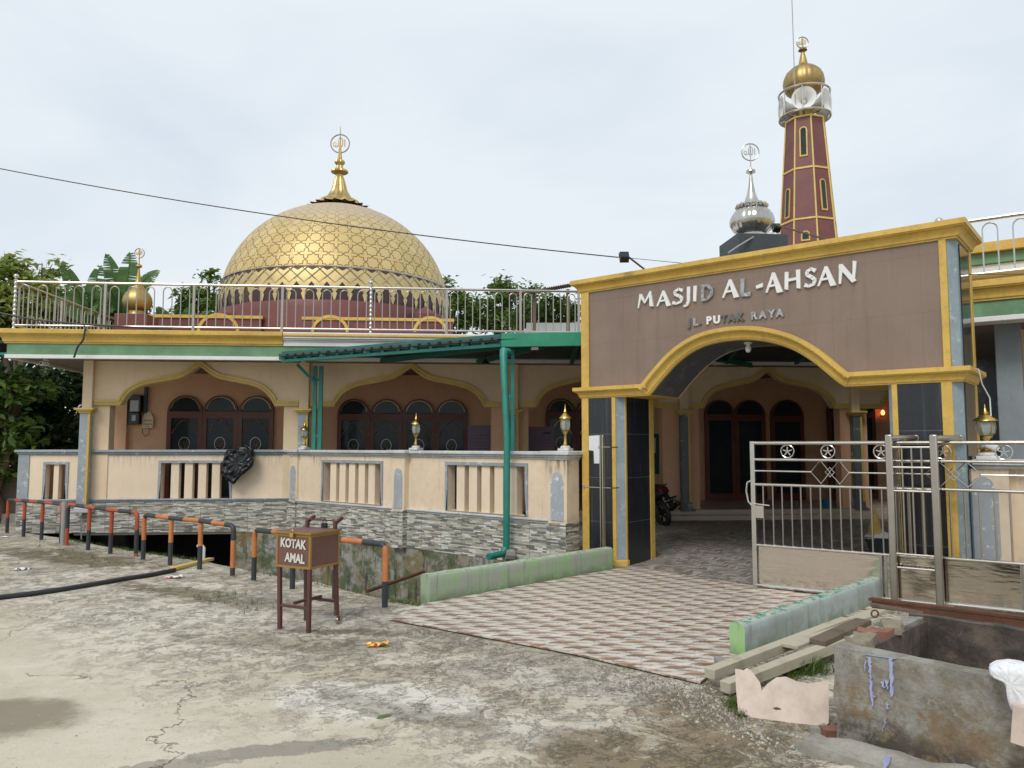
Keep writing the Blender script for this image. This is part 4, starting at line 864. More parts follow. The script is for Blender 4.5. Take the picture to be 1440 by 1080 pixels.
word = [('M', 257, 305, 268, 312, 0), ('A', 318, 355, 262, 306, 0), ('S', 365, 398, 255, 301, 2), ('J', 400, 418, 250, 298, 0), ('I', 428, 440, 245, 292, 0), ('D', 452, 490, 242, 290, 1), ('A', 520, 563, 228, 280, 0), ('L', 572, 606, 222, 276, 1), ('-', 620, 642, 216, 268, 0), ('A', 653, 696, 207, 264, 0), ('H', 708, 760, 200, 255, 2), ('S', 770, 806, 193, 248, 0), ('A', 812, 860, 188, 244, 0), ('N', 873, 932, 178, 238, 0)]
for chx, xa, xb, ya, yb, mm in word:
    s0, z0 = g(*z6(xa, yb)); s1, _ = g(*z6(xb, yb)); _, z1 = g(*z6((xa+xb)/2, ya)); letter(chx, s0, s1-s0, z0, z1-z0, ['letter_white', 'letter_grey', 'letter_white'][mm], sp)
small = [('J', 416), ('L', 434), ('.', 448), ('P', 475), ('U', 499), ('T', 521), ('A', 544), ('K', 570), ('R', 613), ('A', 640), ('Y', 667), ('A', 692)]
for chx, x in small:
    fy = 360-(x-416)*.105; s0, z0 = g(*z6(x, fy-2)); s1, z1 = g(*z6(x, fy+9)); hg = abs(z0-z1)*2.0
    put_text(chx, hg*1.45, Matrix.Translation((s0, -.012, z0)) @ Matrix.Rotation(pi/2, 4, 'X'), 'letter_white' if chx in 'PU' and x < 510 else ('letter_grey' if chx == 'L' or x > 600 else 'letter_dark'), sp, 'letter', ext=.011, offset=.006)
# bulb under the arch
q = g(1052, 484, .35); m = MB(); m.lathe([(.05, .0), (.05, .03), (.03, .05)], (q[0], .35, q[1]), 12); m.lathe([(.0, -.11), (.025, -.10), (.038, -.07), (.035, -.04), (.02, -.0)], (q[0], .35, q[1]), 12, mi=1); m.lathe([(.09, .05), (.09, .08)], (q[0], .35, q[1]), 12); m.build('light_bulb', ['white_paint', 'lamp_white'], ga)
q = g(1320, 302, .3); m = MB(); m.lathe([(.02, ZTOP), (.02, ZTOP+.05), (.035, ZTOP+.06)]+[(.045*cos(R(a)), ZTOP+.10+.045*sin(R(a))) for a in range(-60, 91, 15)], (q[0], .3, 0), 14); m.build('ball_finial', 'steel_bright', ga)
# notice pasted on the left column
a = g(829, 613); b = g(847, 633); c2 = g(856, 652); m = MB(); m.plate([(a[0]+.0, a[1]), (a[0], b[1]), (a[0]+.08, b[1]-.01), (a[0]+.085, c2[1]), (a[0]+.17, c2[1]), (a[0]+.235, c2[1]+.16), (a[0]+.235, a[1]+.01)], [], -.0195, -.0125); m.build('torn_notice', 'paper', ga)
# floodlights on arms
def spotlight(label, tip, base, toward=(0, -1, -.5)):
    t_ = thing('floodlight', label, 'floodlight', base); b = Vector(base); tp = Vector(tip)-b
    m = MB(); m.tube([(0, 0, 0), tuple(tp)], .013, 6); m.build('arm', 'rust', t_)
    m = MB(Matrix.Translation(tp) @ Matrix.Rotation(R(-35), 4, 'X')); m.box(-.06, .06, -.045, .045, -.14, -.02, 0); m.box(-.05, .05, -.052, -.045, -.13, -.03, 1); m.tube([(-.065, 0, -.08), (-.065, 0, .0), (.065, 0, .0), (.065, 0, -.08)], .006, 5); m.build('lamp_head', ['black_plastic', 'dark_glass'], t_)
gw = lambda px, py, d: GA.w(*[(lambda s: s[0])(GA.pix(px, py, d)), d, GA.pix(px, py, d)[1]])
b0 = GA.w(GA.pix(912, 377, .1)[0], .1, ZTOP); spotlight('black floodlight on a thin rusty arm above the left half of the entrance arch', gw(877, 356, -.25), b0)
b1 = at(1190, 331, 9.9); spotlight('black floodlight on a long arm beside the silver onion dome', at(1090, 316, 12.5), GA.w(GA.pix(1190, 331, .3)[0], .3, ZTOP-.0))
# ------------------------------------------------------------------ boundary walls
bw = thing('boundary_wall', 'cream boundary wall with slotted grilles, grey coping and stone strip tiles along the drain', 'wall', (FA.o.x, FA.o.y, 0), FA.a)
ZC, ZTR, ZTB = 1.56, .575, -.045
def grille(mb_wall_holes, fr, par, x0, x1, z0, z1, n, M, depth=.16, slotw=.42, see=True):
    m = MB(M)
    e = .05; m.plate(rect(x0-e, x1+e, z0, z1+e), [rect(x0, x1, z0+.0001, z1)], -.022, -.0)
    o = m.build('grille_frame', 'grey_trim', par, bevel=.004)
    pitch = (x1-x0)/n; bwid = pitch*(1-slotw)
    for i in range(n+1):
        xa = x0+i*pitch-bwid/2+pitch*0; xa_, xb_ = max(x0+.001, xa), min(x1-.001, xa+bwid)
        if i in (0, n): continue
        m = MB(M); m.box(xa_, xb_, .012, depth-.01, z0, z1); m.build('grille_bar', 'cream_wall', o)
    return rect(x0, x1, z0+.001, z1)
def wall_run(fr, M, x0, x1, holes_spec, pillars, capends=(0, 0), th=.16, nm='wall_panel'):
    holes = []
    for (a, b, zt_, zb_, n, sw) in holes_spec: holes.append(grille(None, fr, bw, a, b, zb_, zt_, n, M, th, sw))
    m = MB(M); m.plate(rect(x0, x1, ZTR-.01, ZC-.09), holes, 0, th); m.build(nm, 'cream_stained' if fr is W2 else 'cream_wall', bw)
    m = MB(M); m.box(x0, x1, -.035, th, ZTB, ZTR-.03); m.build('tile_base', 'stone_tile', bw)
    m = MB(M); m.box(x0, x1, -.045, th, ZTR-.03, ZTR, 0); m.box(x0, x1, -.065, -.0, ZTR, ZTR+.03, 0); m.build('base_moulding', 'white_cap' if fr is W2 else 'grey_trim', bw, bevel=.008)
    cm = 'white_cap' if fr is W2 else 'grey_trim'
    m = MB(M)
    for z0, z1, e in ((ZC-.11, ZC-.085, .02), (ZC-.085, ZC-.05, .04), (ZC-.05, ZC, .075)): m.box(x0-e*capends[0], x1+e*capends[1], -e, th+e, z0, z1)
    m.build('coping', cm, bw, bevel=.01)
    for (a, b, p) in pillars:
        m = MB(M); m.box(a, b, -p, th+.03, ZTR-.005, ZC-.09); po = m.build('pillar', 'cream_stained', bw)
        m = MB(M); m.box(a-.002, b+.002, -p-.035, th+.03, ZTB, ZTR-.004); m.build('tile_base', 'stone_tile', po)
        m = MB(M)
        for z0, z1, e in ((ZC-.115, ZC-.087, .02), (ZC-.087, ZC-.048, .04), (ZC-.048, ZC+.008, .08)): m.box(a-e, b+e, -p-e, th+.03+e, z0, z1)
        m.build('coping', cm, po, bevel=.01)
        mid = (a+b)/2; r = (b-a)*.33; m = MB(M); m.plate([(mid-r, ZTR+.03), (mid+r, ZTR+.03), (mid+r, ZC-.42), (mid+r*.8, ZC-.38)]+arc(mid, ZC-.37, r*.8, 0, 180, 10)+[(mid-r*.8, ZC-.38), (mid-r, ZC-.42)], [], -p-.012, -p+.001); m.build('niche_panel', 'grey_niche', po)
f = lambda px, py=680, d=0: FA.pix(px, py, d)
xl = f(26)[0]; W1e = f(414)[0]
wall_run(FA, FM, xl, W1e-.1, [(f(64)[0], f(92)[0], f(78, 653)[1], ZTR+.02, 2, .5), (f(226)[0], f(322)[0], f(270, 651)[1], ZTR+.02, 5, .42)], [], (1, 0))
m = MB(FM); m.box(xl-.02, xl+.19, -.02, .2, ZTB+.0, ZC-.1); m.build('end_pillar', 'grey_trim', bw, bevel=.01)
m = MB(FM); m.box(xl, xl+.16, .2, 7, -.05, ZC-.09, 0); m.box(xl-.05, xl+.2, .24, 7, ZC-.085, ZC-.003, 1); m.build('side_wall', ['cream_wall', 'grey_trim'], bw)
w = lambda px, py=680, d=0: W2.pix(px, py, d)
WM = W2.M()
wall_run(W2, WM, .14, W2L-.1, [(w(455)[0], w(536)[0], w(490, 651)[1], ZTR+.05, 6, .36), (w(630)[0], w(739)[0], w(690, 655)[1], ZTR+.05, 6, .36)],
         [(-.12, .14, .04), (w(558)[0], w(558)[0]+.30, .10), (W2L-.33, W2L, .10)])
m = MB(WM); m.box(.0, W2L, -.03, .3, -1.0, ZTB-.002); m.build('footing', 'mossy_wall', bw)
m = MB(FM); m.box(s332, W1e, -.03, .3, -1.0, ZTB-.002); m.build('footing', 'mossy_wall', bw)
# far wall to the right of the arch
x0r = L+.05; rw_ = thing('boundary_wall', 'pale yellow boundary wall with a grey niche pillar right of the entrance arch', 'wall', tuple(GA.w(x0r, .35, 0)), GA.a)
zcr = g(1400, 646, .3)[1]; m = MB(GM); dR = .35
m.box(x0r-.02, x0r+6, dR, dR+.18, 0, zcr-.1); m.build('wall_panel', 'cream_wall', rw_).matrix_parent_inverse = Matrix.Identity(4)
rw_.children[0].data.transform(rw_.matrix_basis.inverted() if False else (Matrix.Translation(rw_.location) @ Matrix.Rotation(GA.a, 4, 'Z')).inverted())
RWI = (Matrix.Translation(rw_.location) @ Matrix.Rotation(GA.a, 4, 'Z')).inverted()
for nm, mat, bx in (('pillar', 'cream_wall', (g(1355, 700, dR-.1)[0], g(1412, 700, dR-.1)[0]+.05, dR-.1, dR, 0, zcr-.1)),): m = MB(RWI @ GM); m.box(*bx); pr_ = m.build(nm, mat, rw_)
a, b = g(1362, 700, dR-.1)[0], g(1398, 700, dR-.1)[0]; mid = (a+b)/2+.02; r = (b-a)/2+.02
m = MB(RWI @ GM); m.plate([(mid-r, .2), (mid+r, .2), (mid+r, zcr-.34), (mid+r*.8, zcr-.30)]+arc(mid, zcr-.28, r*.75, 0, 180, 10)+[(mid-r*.8, zcr-.30), (mid-r, zcr-.34)], [], dR-.113, dR-.10); m.build('niche_panel', 'grey_niche', pr_)
m = MB(RWI @ GM)
for z0, z1, e in ((zcr-.1, zcr-.06, .03), (zcr-.06, zcr, .07)): m.box(x0r-.02, x0r+6, dR-.1-e, dR+.18+e, z0, z1)
m.build('coping', 'white_cap', rw_, bevel=.01)
# everything of the mosque-shaped walls is placed in world space above; bring wall parts into their thing's frame
def localise(root):
    I = (Matrix.Translation(root.location) @ Matrix.Rotation(root.rotation_euler.z, 4, 'Z')).inverted(); seen = set()
    def go(o):
        for c_ in o.children:
            if c_.type == 'MESH' and c_.data.name not in seen: c_.data.transform(I); seen.add(c_.data.name)
            go(c_)
    go(root)
localise(bw)
# ------------------------------------------------------------------ wall lamps
def wall_lamp(label, px, pyb, fr, d, ztop_, hgt, k=1.0):
    s = fr.pix(px, 620, d)[0]; p = fr.w(s, d, ztop_); t_ = thing('wall_lamp', label, 'lamp', tuple(p), fr.a+.2, 'gold lanterns standing on the boundary wall pillars'); H = hgt
    m = MB(); m.box(-.085, .085, -.085, .085, -.04 if False else 0, .035); m.lathe([(.075, .035), (.07, .06), (.04, .08)], n=16); m.build('base', 'white_cap', t_, bevel=.006)
    m = MB(); m.lathe([(.055, .06), (.055, .075), (.03, .095), (.02, .14), (.018, H*.34), (.03, H*.37), (.045, H*.40), (.05, H*.42), (.03, H*.44)], n=16); m.build('stem', 'gold_lamp', t_)
    m = MB(); m.lathe([(.04, H*.43), (.062, H*.47), (.070, H*.56), (.066, H*.66), (.055, H*.70)], n=6); m.build('glass', 'lamp_glass', t_, smooth=20)
    m = MB()
    for i in range(6):
        a = 2*pi*i/6; m.tube([(.043*cos(a), .043*sin(a), H*.43), (.064*cos(a), .064*sin(a), H*.47), (.073*cos(a), .073*sin(a), H*.56), (.068*cos(a), .068*sin(a), H*.66), (.057*cos(a), .057*sin(a), H*.70)], .0045, 5)
    m.build('cage', 'gold_dull', t_)
    m = MB(); m.lathe([(.092, H*.69), (.088, H*.71), (.06, H*.755), (.035, H*.80), (.022, H*.81), (.03, H*.83), (.018, H*.86), (.008, H*.93), (.002, H*1.0)], n=12); m.build('cap', 'gold_lamp', t_); return t_
zl = ZC+.01
wall_lamp('gold lantern on the wall corner beside the left teal canopy post', 428, 630, W2, .08, zl, .55)
wall_lamp('gold lantern on the middle pillar of the drainside wall, in front of the doors', 585, 628, W2, .03, zl, .62)
wall_lamp('gold lantern on the wall pillar nearest the black arch column', 795, 630, W2, .03, zl, .66)
tl = wall_lamp('faded gold lantern wrapped with white plastic on the wall right of the arch', 1387, 645, GA, dR, zcr, .58); tl.scale = (1.25, 1.25, 1)
m = MB(); m.tube([(.05, 0, .10), (-.03, .04, .13), (.0, -.06, .15), (.06, .0, .12), (.02, .06, .16), (-.06, -.02, .17)], [.02, .035, .03, .035, .03, .01], 7); m.build('plastic_wrap', 'bag_white', tl)
p1 = g(1364, 519, .3); p2 = g(1395, 590, dR); m = MB(); P = [GA.w(*p1[:1], .3, p1[1]), GA.w(g(1376, 519, .1)[0], .1, g(1376, 519, .1)[1]), GA.w(g(1381, 540, .2)[0], .2, g(1381, 540, .2)[1]), GA.w(g(1392, 560, dR)[0], dR, g(1392, 560, dR)[1]), GA.w(g(1394, 592, dR)[0], dR, g(1394, 592, dR)[1])]
m.tube([tuple(p) for p in P], .007, 6); tag(m.build('lamp_cable', 'white_paint'), 'white cable hanging from the arch cornice down to the faded lantern', 'cable')
paint('teal_half_shaded', (.010, .14, .11), .45, .3, .35)  # teal of the edge truss, darkened by painted shade
# ------------------------------------------------------------------ teal canopy
A_ = at(400, 495, 14.25); B_ = at(705, 480, 12.0); cn = thing('canopy', 'teal steel canopy with corrugated roof over the courtyard', 'canopy', (B_.x, B_.y, 0), 0)
Zb = 3.19; Zt = 3.40; CI = Matrix.Translation((-B_.x, -B_.y, 0)); C0 = Vector((B_.x, B_.y, 0)); A0 = Vector((A_.x-.05, A_.y+.05, 0)); Cc = Vector((2.2, 11.75, 0)); Dd = Vector((6.6, 15.5, 0))
m = MB(CI)
for z in (Zb+.025, Zb+.175): m.beam(A0+Vector((0, 0, z)), C0+Vector((0, 0, z)), .05, .05)
n_ = 14
for i in range(n_+1):
    p = A0.lerp(C0, i/n_); w_ = .06
    m.beam(p+Vector((0, 0, Zb+.0505)), p+Vector((0, 0, Zb+.1495)), .05, .05 if i % 3 else .12)
for i in range(0, n_, 3): a = A0.lerp(C0, (i+.3)/n_); b = A0.lerp(C0, min(1, (i+2.7)/n_)); m.beam(a+Vector((0, 0, Zb+.10)), b+Vector((0, 0, Zb+.10)), .03, .03)
m.build('edge_truss', 'teal_half_shaded', cn)
m = MB(CI); nrm = Vector((.51, .86, 0))*.05; m.beam(A0+nrm+Vector((0, 0, Zb+.10)), C0+nrm+Vector((0, 0, Zb+.10)), .01, .2); m.build('truss_shade_strip', 'teal_shaded', cn)  # dark strip added behind the truss, standing in for the shaded underside
m = MB(CI); a = C0+Vector((0, -.02, Zb+.10)); b = Vector((2.2, 11.72, Zb+.10)); m.beam(a, b, .06, .22); m.build('front_fascia', 'teal_fascia', cn, bevel=.008)
for k in range(1, 6):
    m = MB(CI); t = k/6; a = A0.lerp(Dd, t)+Vector((0, .0, Zb+.05)); b = C0.lerp(Cc, t)+Vector((0, 0.03, Zb+.05)); m.beam(a, b, .06, .09); m.build('rafter', 'teal_shaded', cn)
# corrugated sheet
m = MB(CI); NU, NV = 2, 240; rows = []
for i in range(NV+1):
    t = i/NV; a = A0.lerp(C0, t); b = Dd.lerp(Cc, t); ph = (t*(C0-A0).length/.20) % 1; hgt = .035 if ph < .3 else 0
    dout = Vector((-.64, -.55, 0))*.10; rows.append((a+dout+Vector((0, 0, Zt-.13+.035+hgt)), b+Vector((0, 0, Zt-.13+.10+hgt))))
v = []; fcs = []
for a, b in rows: v += [a, b]
for i in range(NV): fcs.append((2*i, 2*i+2, 2*i+3, 2*i+1))
nv = len(v); v += [p-Vector((0, 0, .012)) for p in v]; fcs += [(f3+nv, f2+nv, f1+nv, f0+nv) for f0, f1, f2, f3 in fcs]
for i in range(NV): fcs.append((2*i, 2*i+nv, 2*i+2+nv, 2*i+2))
m.add(v, fcs); m.build('roof_sheet', 'dark_roof', cn, smooth=0)
m = MB(CI); pl_ = [(2.2, 11.78), (5.4, 9.25), (6.4, 10.6), (6.6, 15.5), (2.3, 14.9)]; m.plate(pl_, [], Zt-.09, Zt-.05, plane='xy'); m.build('roof_sheet', 'dark_roof', cn, smooth=0)
m = MB(CI); m.plate([(A0.x+.1, A0.y), (2.4, 11.9), (6.5, 15.4), (6.5, 15.8), (A0.x+.1, 14.75)], [], Zt-.06, Zt-.055, plane='xy'); m.build('ceiling_sheet', 'dark_roof', cn, smooth=0)
for a, b in (((2.2, 11.7), (5.4, 9.2)), ((2.9, 12.4), (6.0, 10.1)), ((2.3, 11.8), (2.4, 14.9)), ((3.4, 11.0), (4.2, 15.0)), ((4.5, 10.2), (5.6, 15.1))): m = MB(CI); m.beam((*a, Zb+.1), (*b, Zb+.1), .06, .12); m.build('rafter', 'teal_shaded', cn)
def post(px, Y, zb0, w_=.05, gap=.10, extra=False):
    c_ = at(px, 600, Y); m = MB(CI)
    for sx in (-1, 1): m.box(c_.x+sx*gap/2-w_/2, c_.x+sx*gap/2+w_/2, c_.y-.03, c_.y+.03, zb0, Zb+.0)
    z = zb0+.2
    while z < Zb: m.box(c_.x-gap/2+w_/2, c_.x+gap/2-w_/2, c_.y-.02, c_.y+.02, z, z+.05); z += .55
    m.build('post', 'teal', cn); return c_
c1 = post(446, 14.95, .5, .075, .115); m = MB(CI); m.beam((c1.x-.02, c1.y-.05, Zb-.35), (c1.x-.36, c1.y-.2, Zb+.01), .05, .05); m.build('brace', 'teal', cn)
c2_ = post(716.5, 12.3, 0.0, .05, .10)
# downpipe in front of the wall
pt = at(710, 494, 11.6); pb = at(712, 772, 11.28); m = MB(); z1 = pt.z
m.tube([(pt.x+.05, pt.y+.12, z1), (pt.x-.02, pt.y, z1), (pt.x-.02, pt.y-.02, z1-.06), (pt.x+.0, pt.y-.1, z1-.5), (pb.x+.01, pb.y, 1.75), (pb.x+.0, pb.y, .1)], [.06, .065, .062, .055, .05, .05], 12)
dp_ = thing('downpipe', 'green drainpipe running down in front of the boundary wall', 'pipe', (pb.x, pb.y, 0)); m.M = None
m.v = [p-Vector((pb.x, pb.y, 0)) for p in m.v]; m.build('pipe', 'teal', dp_)
a = at(687, 783, 11.0); m = MB(); m.tube([tuple(a-Vector((pb.x, pb.y, 0))), (-.06, -.05, at(700, 779, 11.2).z), (.0, 0, .17)], .05, 12); m.build('pipe_elbow', 'teal', dp_)
m = MB(); m.tube([(-.03, -.02, .08), (.09, .04, .06)], .09, 10); m.build('mortar_collar', 'concrete_mid', dp_)
# ------------------------------------------------------------------ stainless gate
k = lambda px, py, d=0: KA.pix(px, py, d)
def bars(par, y, x0, x1, hz, vtop, vbot, nv, r=.012):
    pass
def star_ring(m, x, y, z, r):
    m.tube([(x+r*cos(R(a)), y, z+r*sin(R(a))) for a in range(0, 360, 20)], .0075, 6, closed=True)
    for i in range(5): a = R(90+72*i); m.beam((x, y, z), (x+r*.72*cos(a), y, z+r*.72*sin(a)), .012, .010, up=(0, 1, 0))
def diamond(m, x, z, w_, h_, y=0, r=.009):
    for dx in (-.27*w_, .27*w_):
        P = [(x+dx-w_*.5*.55-.0, y, z), (x+dx, y, z+h_/2), (x+dx+w_*.5*.55, y, z), (x+dx, y, z-h_/2)]
        m.tube(P, r, 6, closed=True)
    s_ = .13*w_; m.tube([(x-s_, y, z), (x, y, z+s_*1.1), (x+s_, y, z), (x, y, z-s_*1.1)], r*.9, 6, closed=True)
zz = dict(top=k(1063, 623)[1], b2=k(1063, 646)[1], mid=k(1063, 662)[1], b4=k(1063, 681)[1], b5=k(1064, 766)[1], bot=k(1063, 822)[1])
for nm, x0, x1, yy, stars, dia, dw, label, mirr in (('A', 0, k(1318, 700)[0], 0, (1108, 1165, 1240), 1167, 48, 'left stainless steel sliding gate panel standing across the courtyard entrance', (1068, 1234)), ('B', k(1262, 700, .09)[0], k(1262, 700, .09)[0]+3.3, .09, (1327, 1413), 1340, 60, 'right stainless steel sliding gate panel in front of the yellow wall', (1322, 1430))):
    t_ = thing('sliding_gate', label, 'gate', tuple(KA.w(x0, yy, 0)), KA.a); W_ = x1-x0; S = lambda px: k(px, 660, yy)[0]-x0
    m = MB()
    for z, r in ((zz['top'], .022), (zz['b2'], .017), (zz['b4'], .018), (zz['b5'], .018), (zz['bot'], .022)): m.tube([(0, 0, z), (W_, 0, z)], r, 10)
    m.box(-.025, .025, -.02, .02, zz['bot']-.03, zz['top']+.02); m.box(W_-.025, W_+.025, -.02, .02, zz['bot']-.03, zz['top']+.02)
    m.build('frame', 'steel_bright', t_, bevel=0)
    if nm == 'A': xs = [k(p, 720)[0] for p in (1074, 1087.5, 1100.5, 1114, 1127, 1141, 1154.5, 1168.5, 1182.5, 1196.5, 1211, 1226, 1241)]; xs += [xs[-1]+.13*i for i in range(1, 20) if xs[-1]+.13*i < W_-.05]
    else: xs = [.10+.128*i for i in range(40) if .10+.128*i < W_-.05]
    for x in xs: m = MB(); m.tube([(x, 0, zz['b5']+.01), (x, 0, zz['b4']-.01)], .0095, 8); m.build('bar', 'steel', t_)
    xd = S(dia); hw = dw/2/FX*8.9
    m = MB(); m.tube([(.02, 0, zz['mid']), (xd-hw*.98, 0, zz['mid'])], .009, 8); m.tube([(xd+hw*.98, 0, zz['mid']), (W_-.02, 0, zz['mid'])], .009, 8); diamond(m, xd, zz['mid'], hw*2*.92, (zz['b2']-zz['b4'])*.9); m.build('diamond_ornament', 'steel_bright', t_)
    for sx in stars: m = MB(); star_ring(m, S(sx), 0, (zz['top']+zz['b2'])/2, (zz['top']-zz['b2'])/2-.022); m.build('star_ring', 'steel_bright', t_)
    xa = S(mirr[0])if nm == 'A' else .03; xb = S(mirr[1]); m = MB(); m.box(xa-.03 if nm == 'A' else xa, xb-.015, -.004, .004, zz['bot']+.02, zz['b5']-.018); m.box(xb+.05, W_-.03, -.004, .004, zz['bot']+.02, zz['b5']-.018); m.build('steel_sheet', 'steel_sheet', t_)
    for xx in (xb, xb+.045): m = MB(); m.box(xx-.013, xx+.013, -.013, .013, zz['bot'], zz['b5']); m.build('sheet_divider', 'steel', t_)
    if nm == 'A':
        m = MB(); m.tube([(-.02, -.02, zz['b4']+.04), (-.06, -.03, zz['b4']+.02), (-.075, -.03, zz['b4']-.08), (-.055, -.03, zz['b4']-.2), (-.02, -.02, zz['b4']-.24)], .012, 8); m.tube([(0, -.03, zz['b4']-.22), (.19, -.03, zz['b4']-.235)], .007, 6); m.box(.03, .12, -.032, -.022, zz['b4']-.38, zz['b4']-.24); m.build('handle', 'steel_bright', t_)
for px, label in ((1253, 'left stainless guide post with a bracket, holding the sliding gate'), (1316, 'right stainless guide post with a bracket, holding the sliding gate')):
    x, _ = k(px, 700, -.09); z1 = k(px, 611, -.09)[1]; p = KA.w(x, -.09, 0); t_ = thing('gate_post', label, 'post', tuple(p), KA.a)
    m = MB(); m.box(-.035, .035, -.03, .03, 0, z1); m.build('post', 'steel', t_, bevel=.012)
    m = MB(); m.tube([(0, 0, z1-.04), (.09, .12, z1-.035), (.2, .34, z1-.035)], .03, 10); m.lathe([(.0, -.04), (.035, -.03), (.04, 0), (.03, .03), (0, .04)], (.2, .35, z1-.035), 10); m.build('bracket', 'steel', t_)
# infill between the guide posts
x0 = k(1257, 700, -.09)[0]; x1 = k(1312, 700, -.09)[0]; t_ = thing('gate_infill', 'short barred stainless section between the two guide posts', 'gate', tuple(KA.w(x0, -.09, 0)), KA.a); W_ = x1-x0
m = MB()
for py in (629, 657, 690, 778, 797): m = MB(); z = k(1255, py, -.09)[1]; m.tube([(0, 0, z), (W_, 0, z)], .012, 8); m.build('rail', 'steel_bright', t_)
for i in range(3): m = MB(); x = W_*(i+1)/4; m.tube([(x, 0, k(1255, 778, -.09)[1]), (x, 0, k(1255, 629, -.09)[1])], .009, 8); m.build('bar', 'steel', t_)
# folded leaf at the left column
x, z1 = g(846, 612, -.2); _, z0 = g(846, 768, -.2); t_ = thing('gate_leaf', 'narrow stainless gate leaf seen edge on in front of the left black column', 'gate', tuple(GA.w(x, -.2, 0)), GA.a)
m = MB(); m.box(-.022, -.004, -.03, .03, .28, z1); m.box(.006, .026, -.02, .04, .28, z1-.02); m.build('post', 'steel', t_, bevel=.005)
for py, a_, b_ in ((629, -.03, .13), (686, -.30, .14)):
    z = g(846, py, -.2)[1]; m = MB(); m.tube([(a_, 0, z), (b_, .0, z), (b_+.02, .16, z)], .009, 6); m.lathe([(.02, -.02), (.02, .02)], (a_, 0, z), 8); m.build('hinge_rod', 'steel', t_)
# ------------------------------------------------------------------ green kerbs
def kerb(label, p0, p1, th, h0, h1, mats, seed, side=1, rnd=.02):
    d = (p1-p0).to_2d(); Ln = d.length; a = atan2(d.y, d.x); z0 = 0
    m = MB(); N = 24; hs = []
    v = []; prof = [(0, -.06), (0, 1), (.02, 1.0), (.06, 1.0), (th-.03, 1.0), (th, 1.0), (th, -.06)]
    for i in range(N+1):
        t = i/N; h = h0+(h1-h0)*t+.004*noise.noise(Vector((t*5, seed, 0)))
        hs.append([(0, -.2), (0, h-.03), (.012, h-.008), (.035, h), (th-.035, h), (th-.012, h-.008), (th, h-.03), (th, -.2)])
    P = len(hs[0])
    for i in range(N+1):
        for y, z in hs[i]: v.append((Ln*i/N, y*side, z))
    f_ = []
    for i in range(N):
        for q in range(P-1): f_.append([i*P+q, i*P+q+1, (i+1)*P+q+1, (i+1)*P+q][::side])
    f_.append(list(range(P))[::-side]); f_.append([N*P+q for q in range(P)][::side]); m.add(v, f_); m.mi = [0]*(len(f_)-2)+[1, 0]
    o = m.build('kerb_wall', mats, smooth=30); o.location = (p0.x, p0.y, 0); o.rotation_euler = (0, 0, a); tag(o, label, 'low wall')
    bm = bmesh.new(); bm.from_mesh(o.data); bmesh.ops.recalc_face_normals(bm, faces=bm.faces); bm.to_mesh(o.data); bm.free()
    roughen(o, .0028, 5, 3, seed); o.data.set_sharp_from_angle(angle=R(70)); return o
kl0 = gnd(604, 850); kl1 = gnd(862, 802); kerb('low green painted kerb wall between the drain and the tiled ramp', kl0, kl1, .15, .30, .30, ['kerb_green', 'kerb_green'], 1.3, 1)
kr0 = gnd(1047, 878, .27); kr1 = gnd(1242, 811, .27); kerb('low whitish kerb wall with peeling teal top, right of the tiled ramp', kr0, kr1, .13, .27, .27, ['kerb_pale', 'kerb_end'], 4.1, 1)
# ------------------------------------------------------------------ barrier rails of bent pipe along the drain
def pipe_rail(label, posts, tops, mats, seed):
    """posts: ground pixels; tops: pixel heights; one bent pipe with banded paint"""
    G = [gnd(px, py) for px, py in posts]; o = G[0]; t_ = thing('barrier_rail', label, 'railing', tuple(o), 0, 'banded pipe rails along the drain edge')
    Z = [at(px, ty, g_.y).z for (px, _), g_, ty in zip(posts, G, tops)]; z0 = sum(Z)/len(Z); r = .031; P = [g_-o for g_ in G]
    def banded(pts, first, name, ln=.36):
        m = MB(); acc = 0; cur = first; seg = [Vector(pts[0])]
        pts = [Vector(p) for p in pts]
        i = 0; pos = pts[0]; rem = ln
        for a, b in zip(pts, pts[1:]):
            a_ = a
            while (b-a_).length > rem+1e-6:
                q = a_+(b-a_).normalized()*rem; seg.append(q); m.tube(seg, r, 10, caps=False, mi=cur); seg = [q]; cur = 1-cur; a_ = q; rem = ln
            rem -= (b-a_).length; seg.append(b)
        if len(seg) > 1: m.tube(seg, r, 10, caps=True, mi=cur)
        m.build(name, mats, t_, smooth=50); return m
    A, B = P[0], P[-1]; d = (B-A).normalized(); za, zb = Z[0]-.03, Z[-1]-.03; rr = .07
    def bend(p, z, s): return [p+Vector((0, 0, z-rr))]+[p+d*s*rr*(1-cos(R(a)))+Vector((0, 0, z-rr+rr*sin(R(a)))) for a in (30, 60, 90)]
    top = [A+Vector((0, 0, -.05))]+bend(A, za, 1)+[p+Vector((0, 0, za+(zb-za)*i/(len(P)-1))) for i, p in enumerate(P) if 0 < i < len(P)-1]+bend(B, zb, -1)[::-1]+[B+Vector((0, 0, -.05))]
    banded(top, seed, 'top_pipe', .34)
    for i in range(1, len(P)-1): banded([P[i]+Vector((0, 0, -.05)), P[i]+Vector((0, 0, za+(zb-za)*i/(len(P)-1)-r))], 0, 'post', .36)
    for i in (0, len(P)-1): m = MB(); m.tube([P[i]+Vector((0, 0, -.01)), P[i]+Vector((0, 0, .012))], .05, 10); m.build('foot_collar', 'concrete_mid', t_)
    return t_
pipe_rail('red and black pipe rail at the far left end of the drain', [(9.6, 750), (32.7, 754.6), (58, 759), (85.5, 764.8)], [700, 702, 704, 706.5], ['black_pipe', 'red_pipe'], 0)
pipe_rail('red and black pipe rail just right of the plain grey post', [(93.5, 767.7), (123.7, 773.5), (155, 778.5), (191, 783)], [706.5, 708, 712, 718], ['black_pipe', 'red_pipe'], 1)
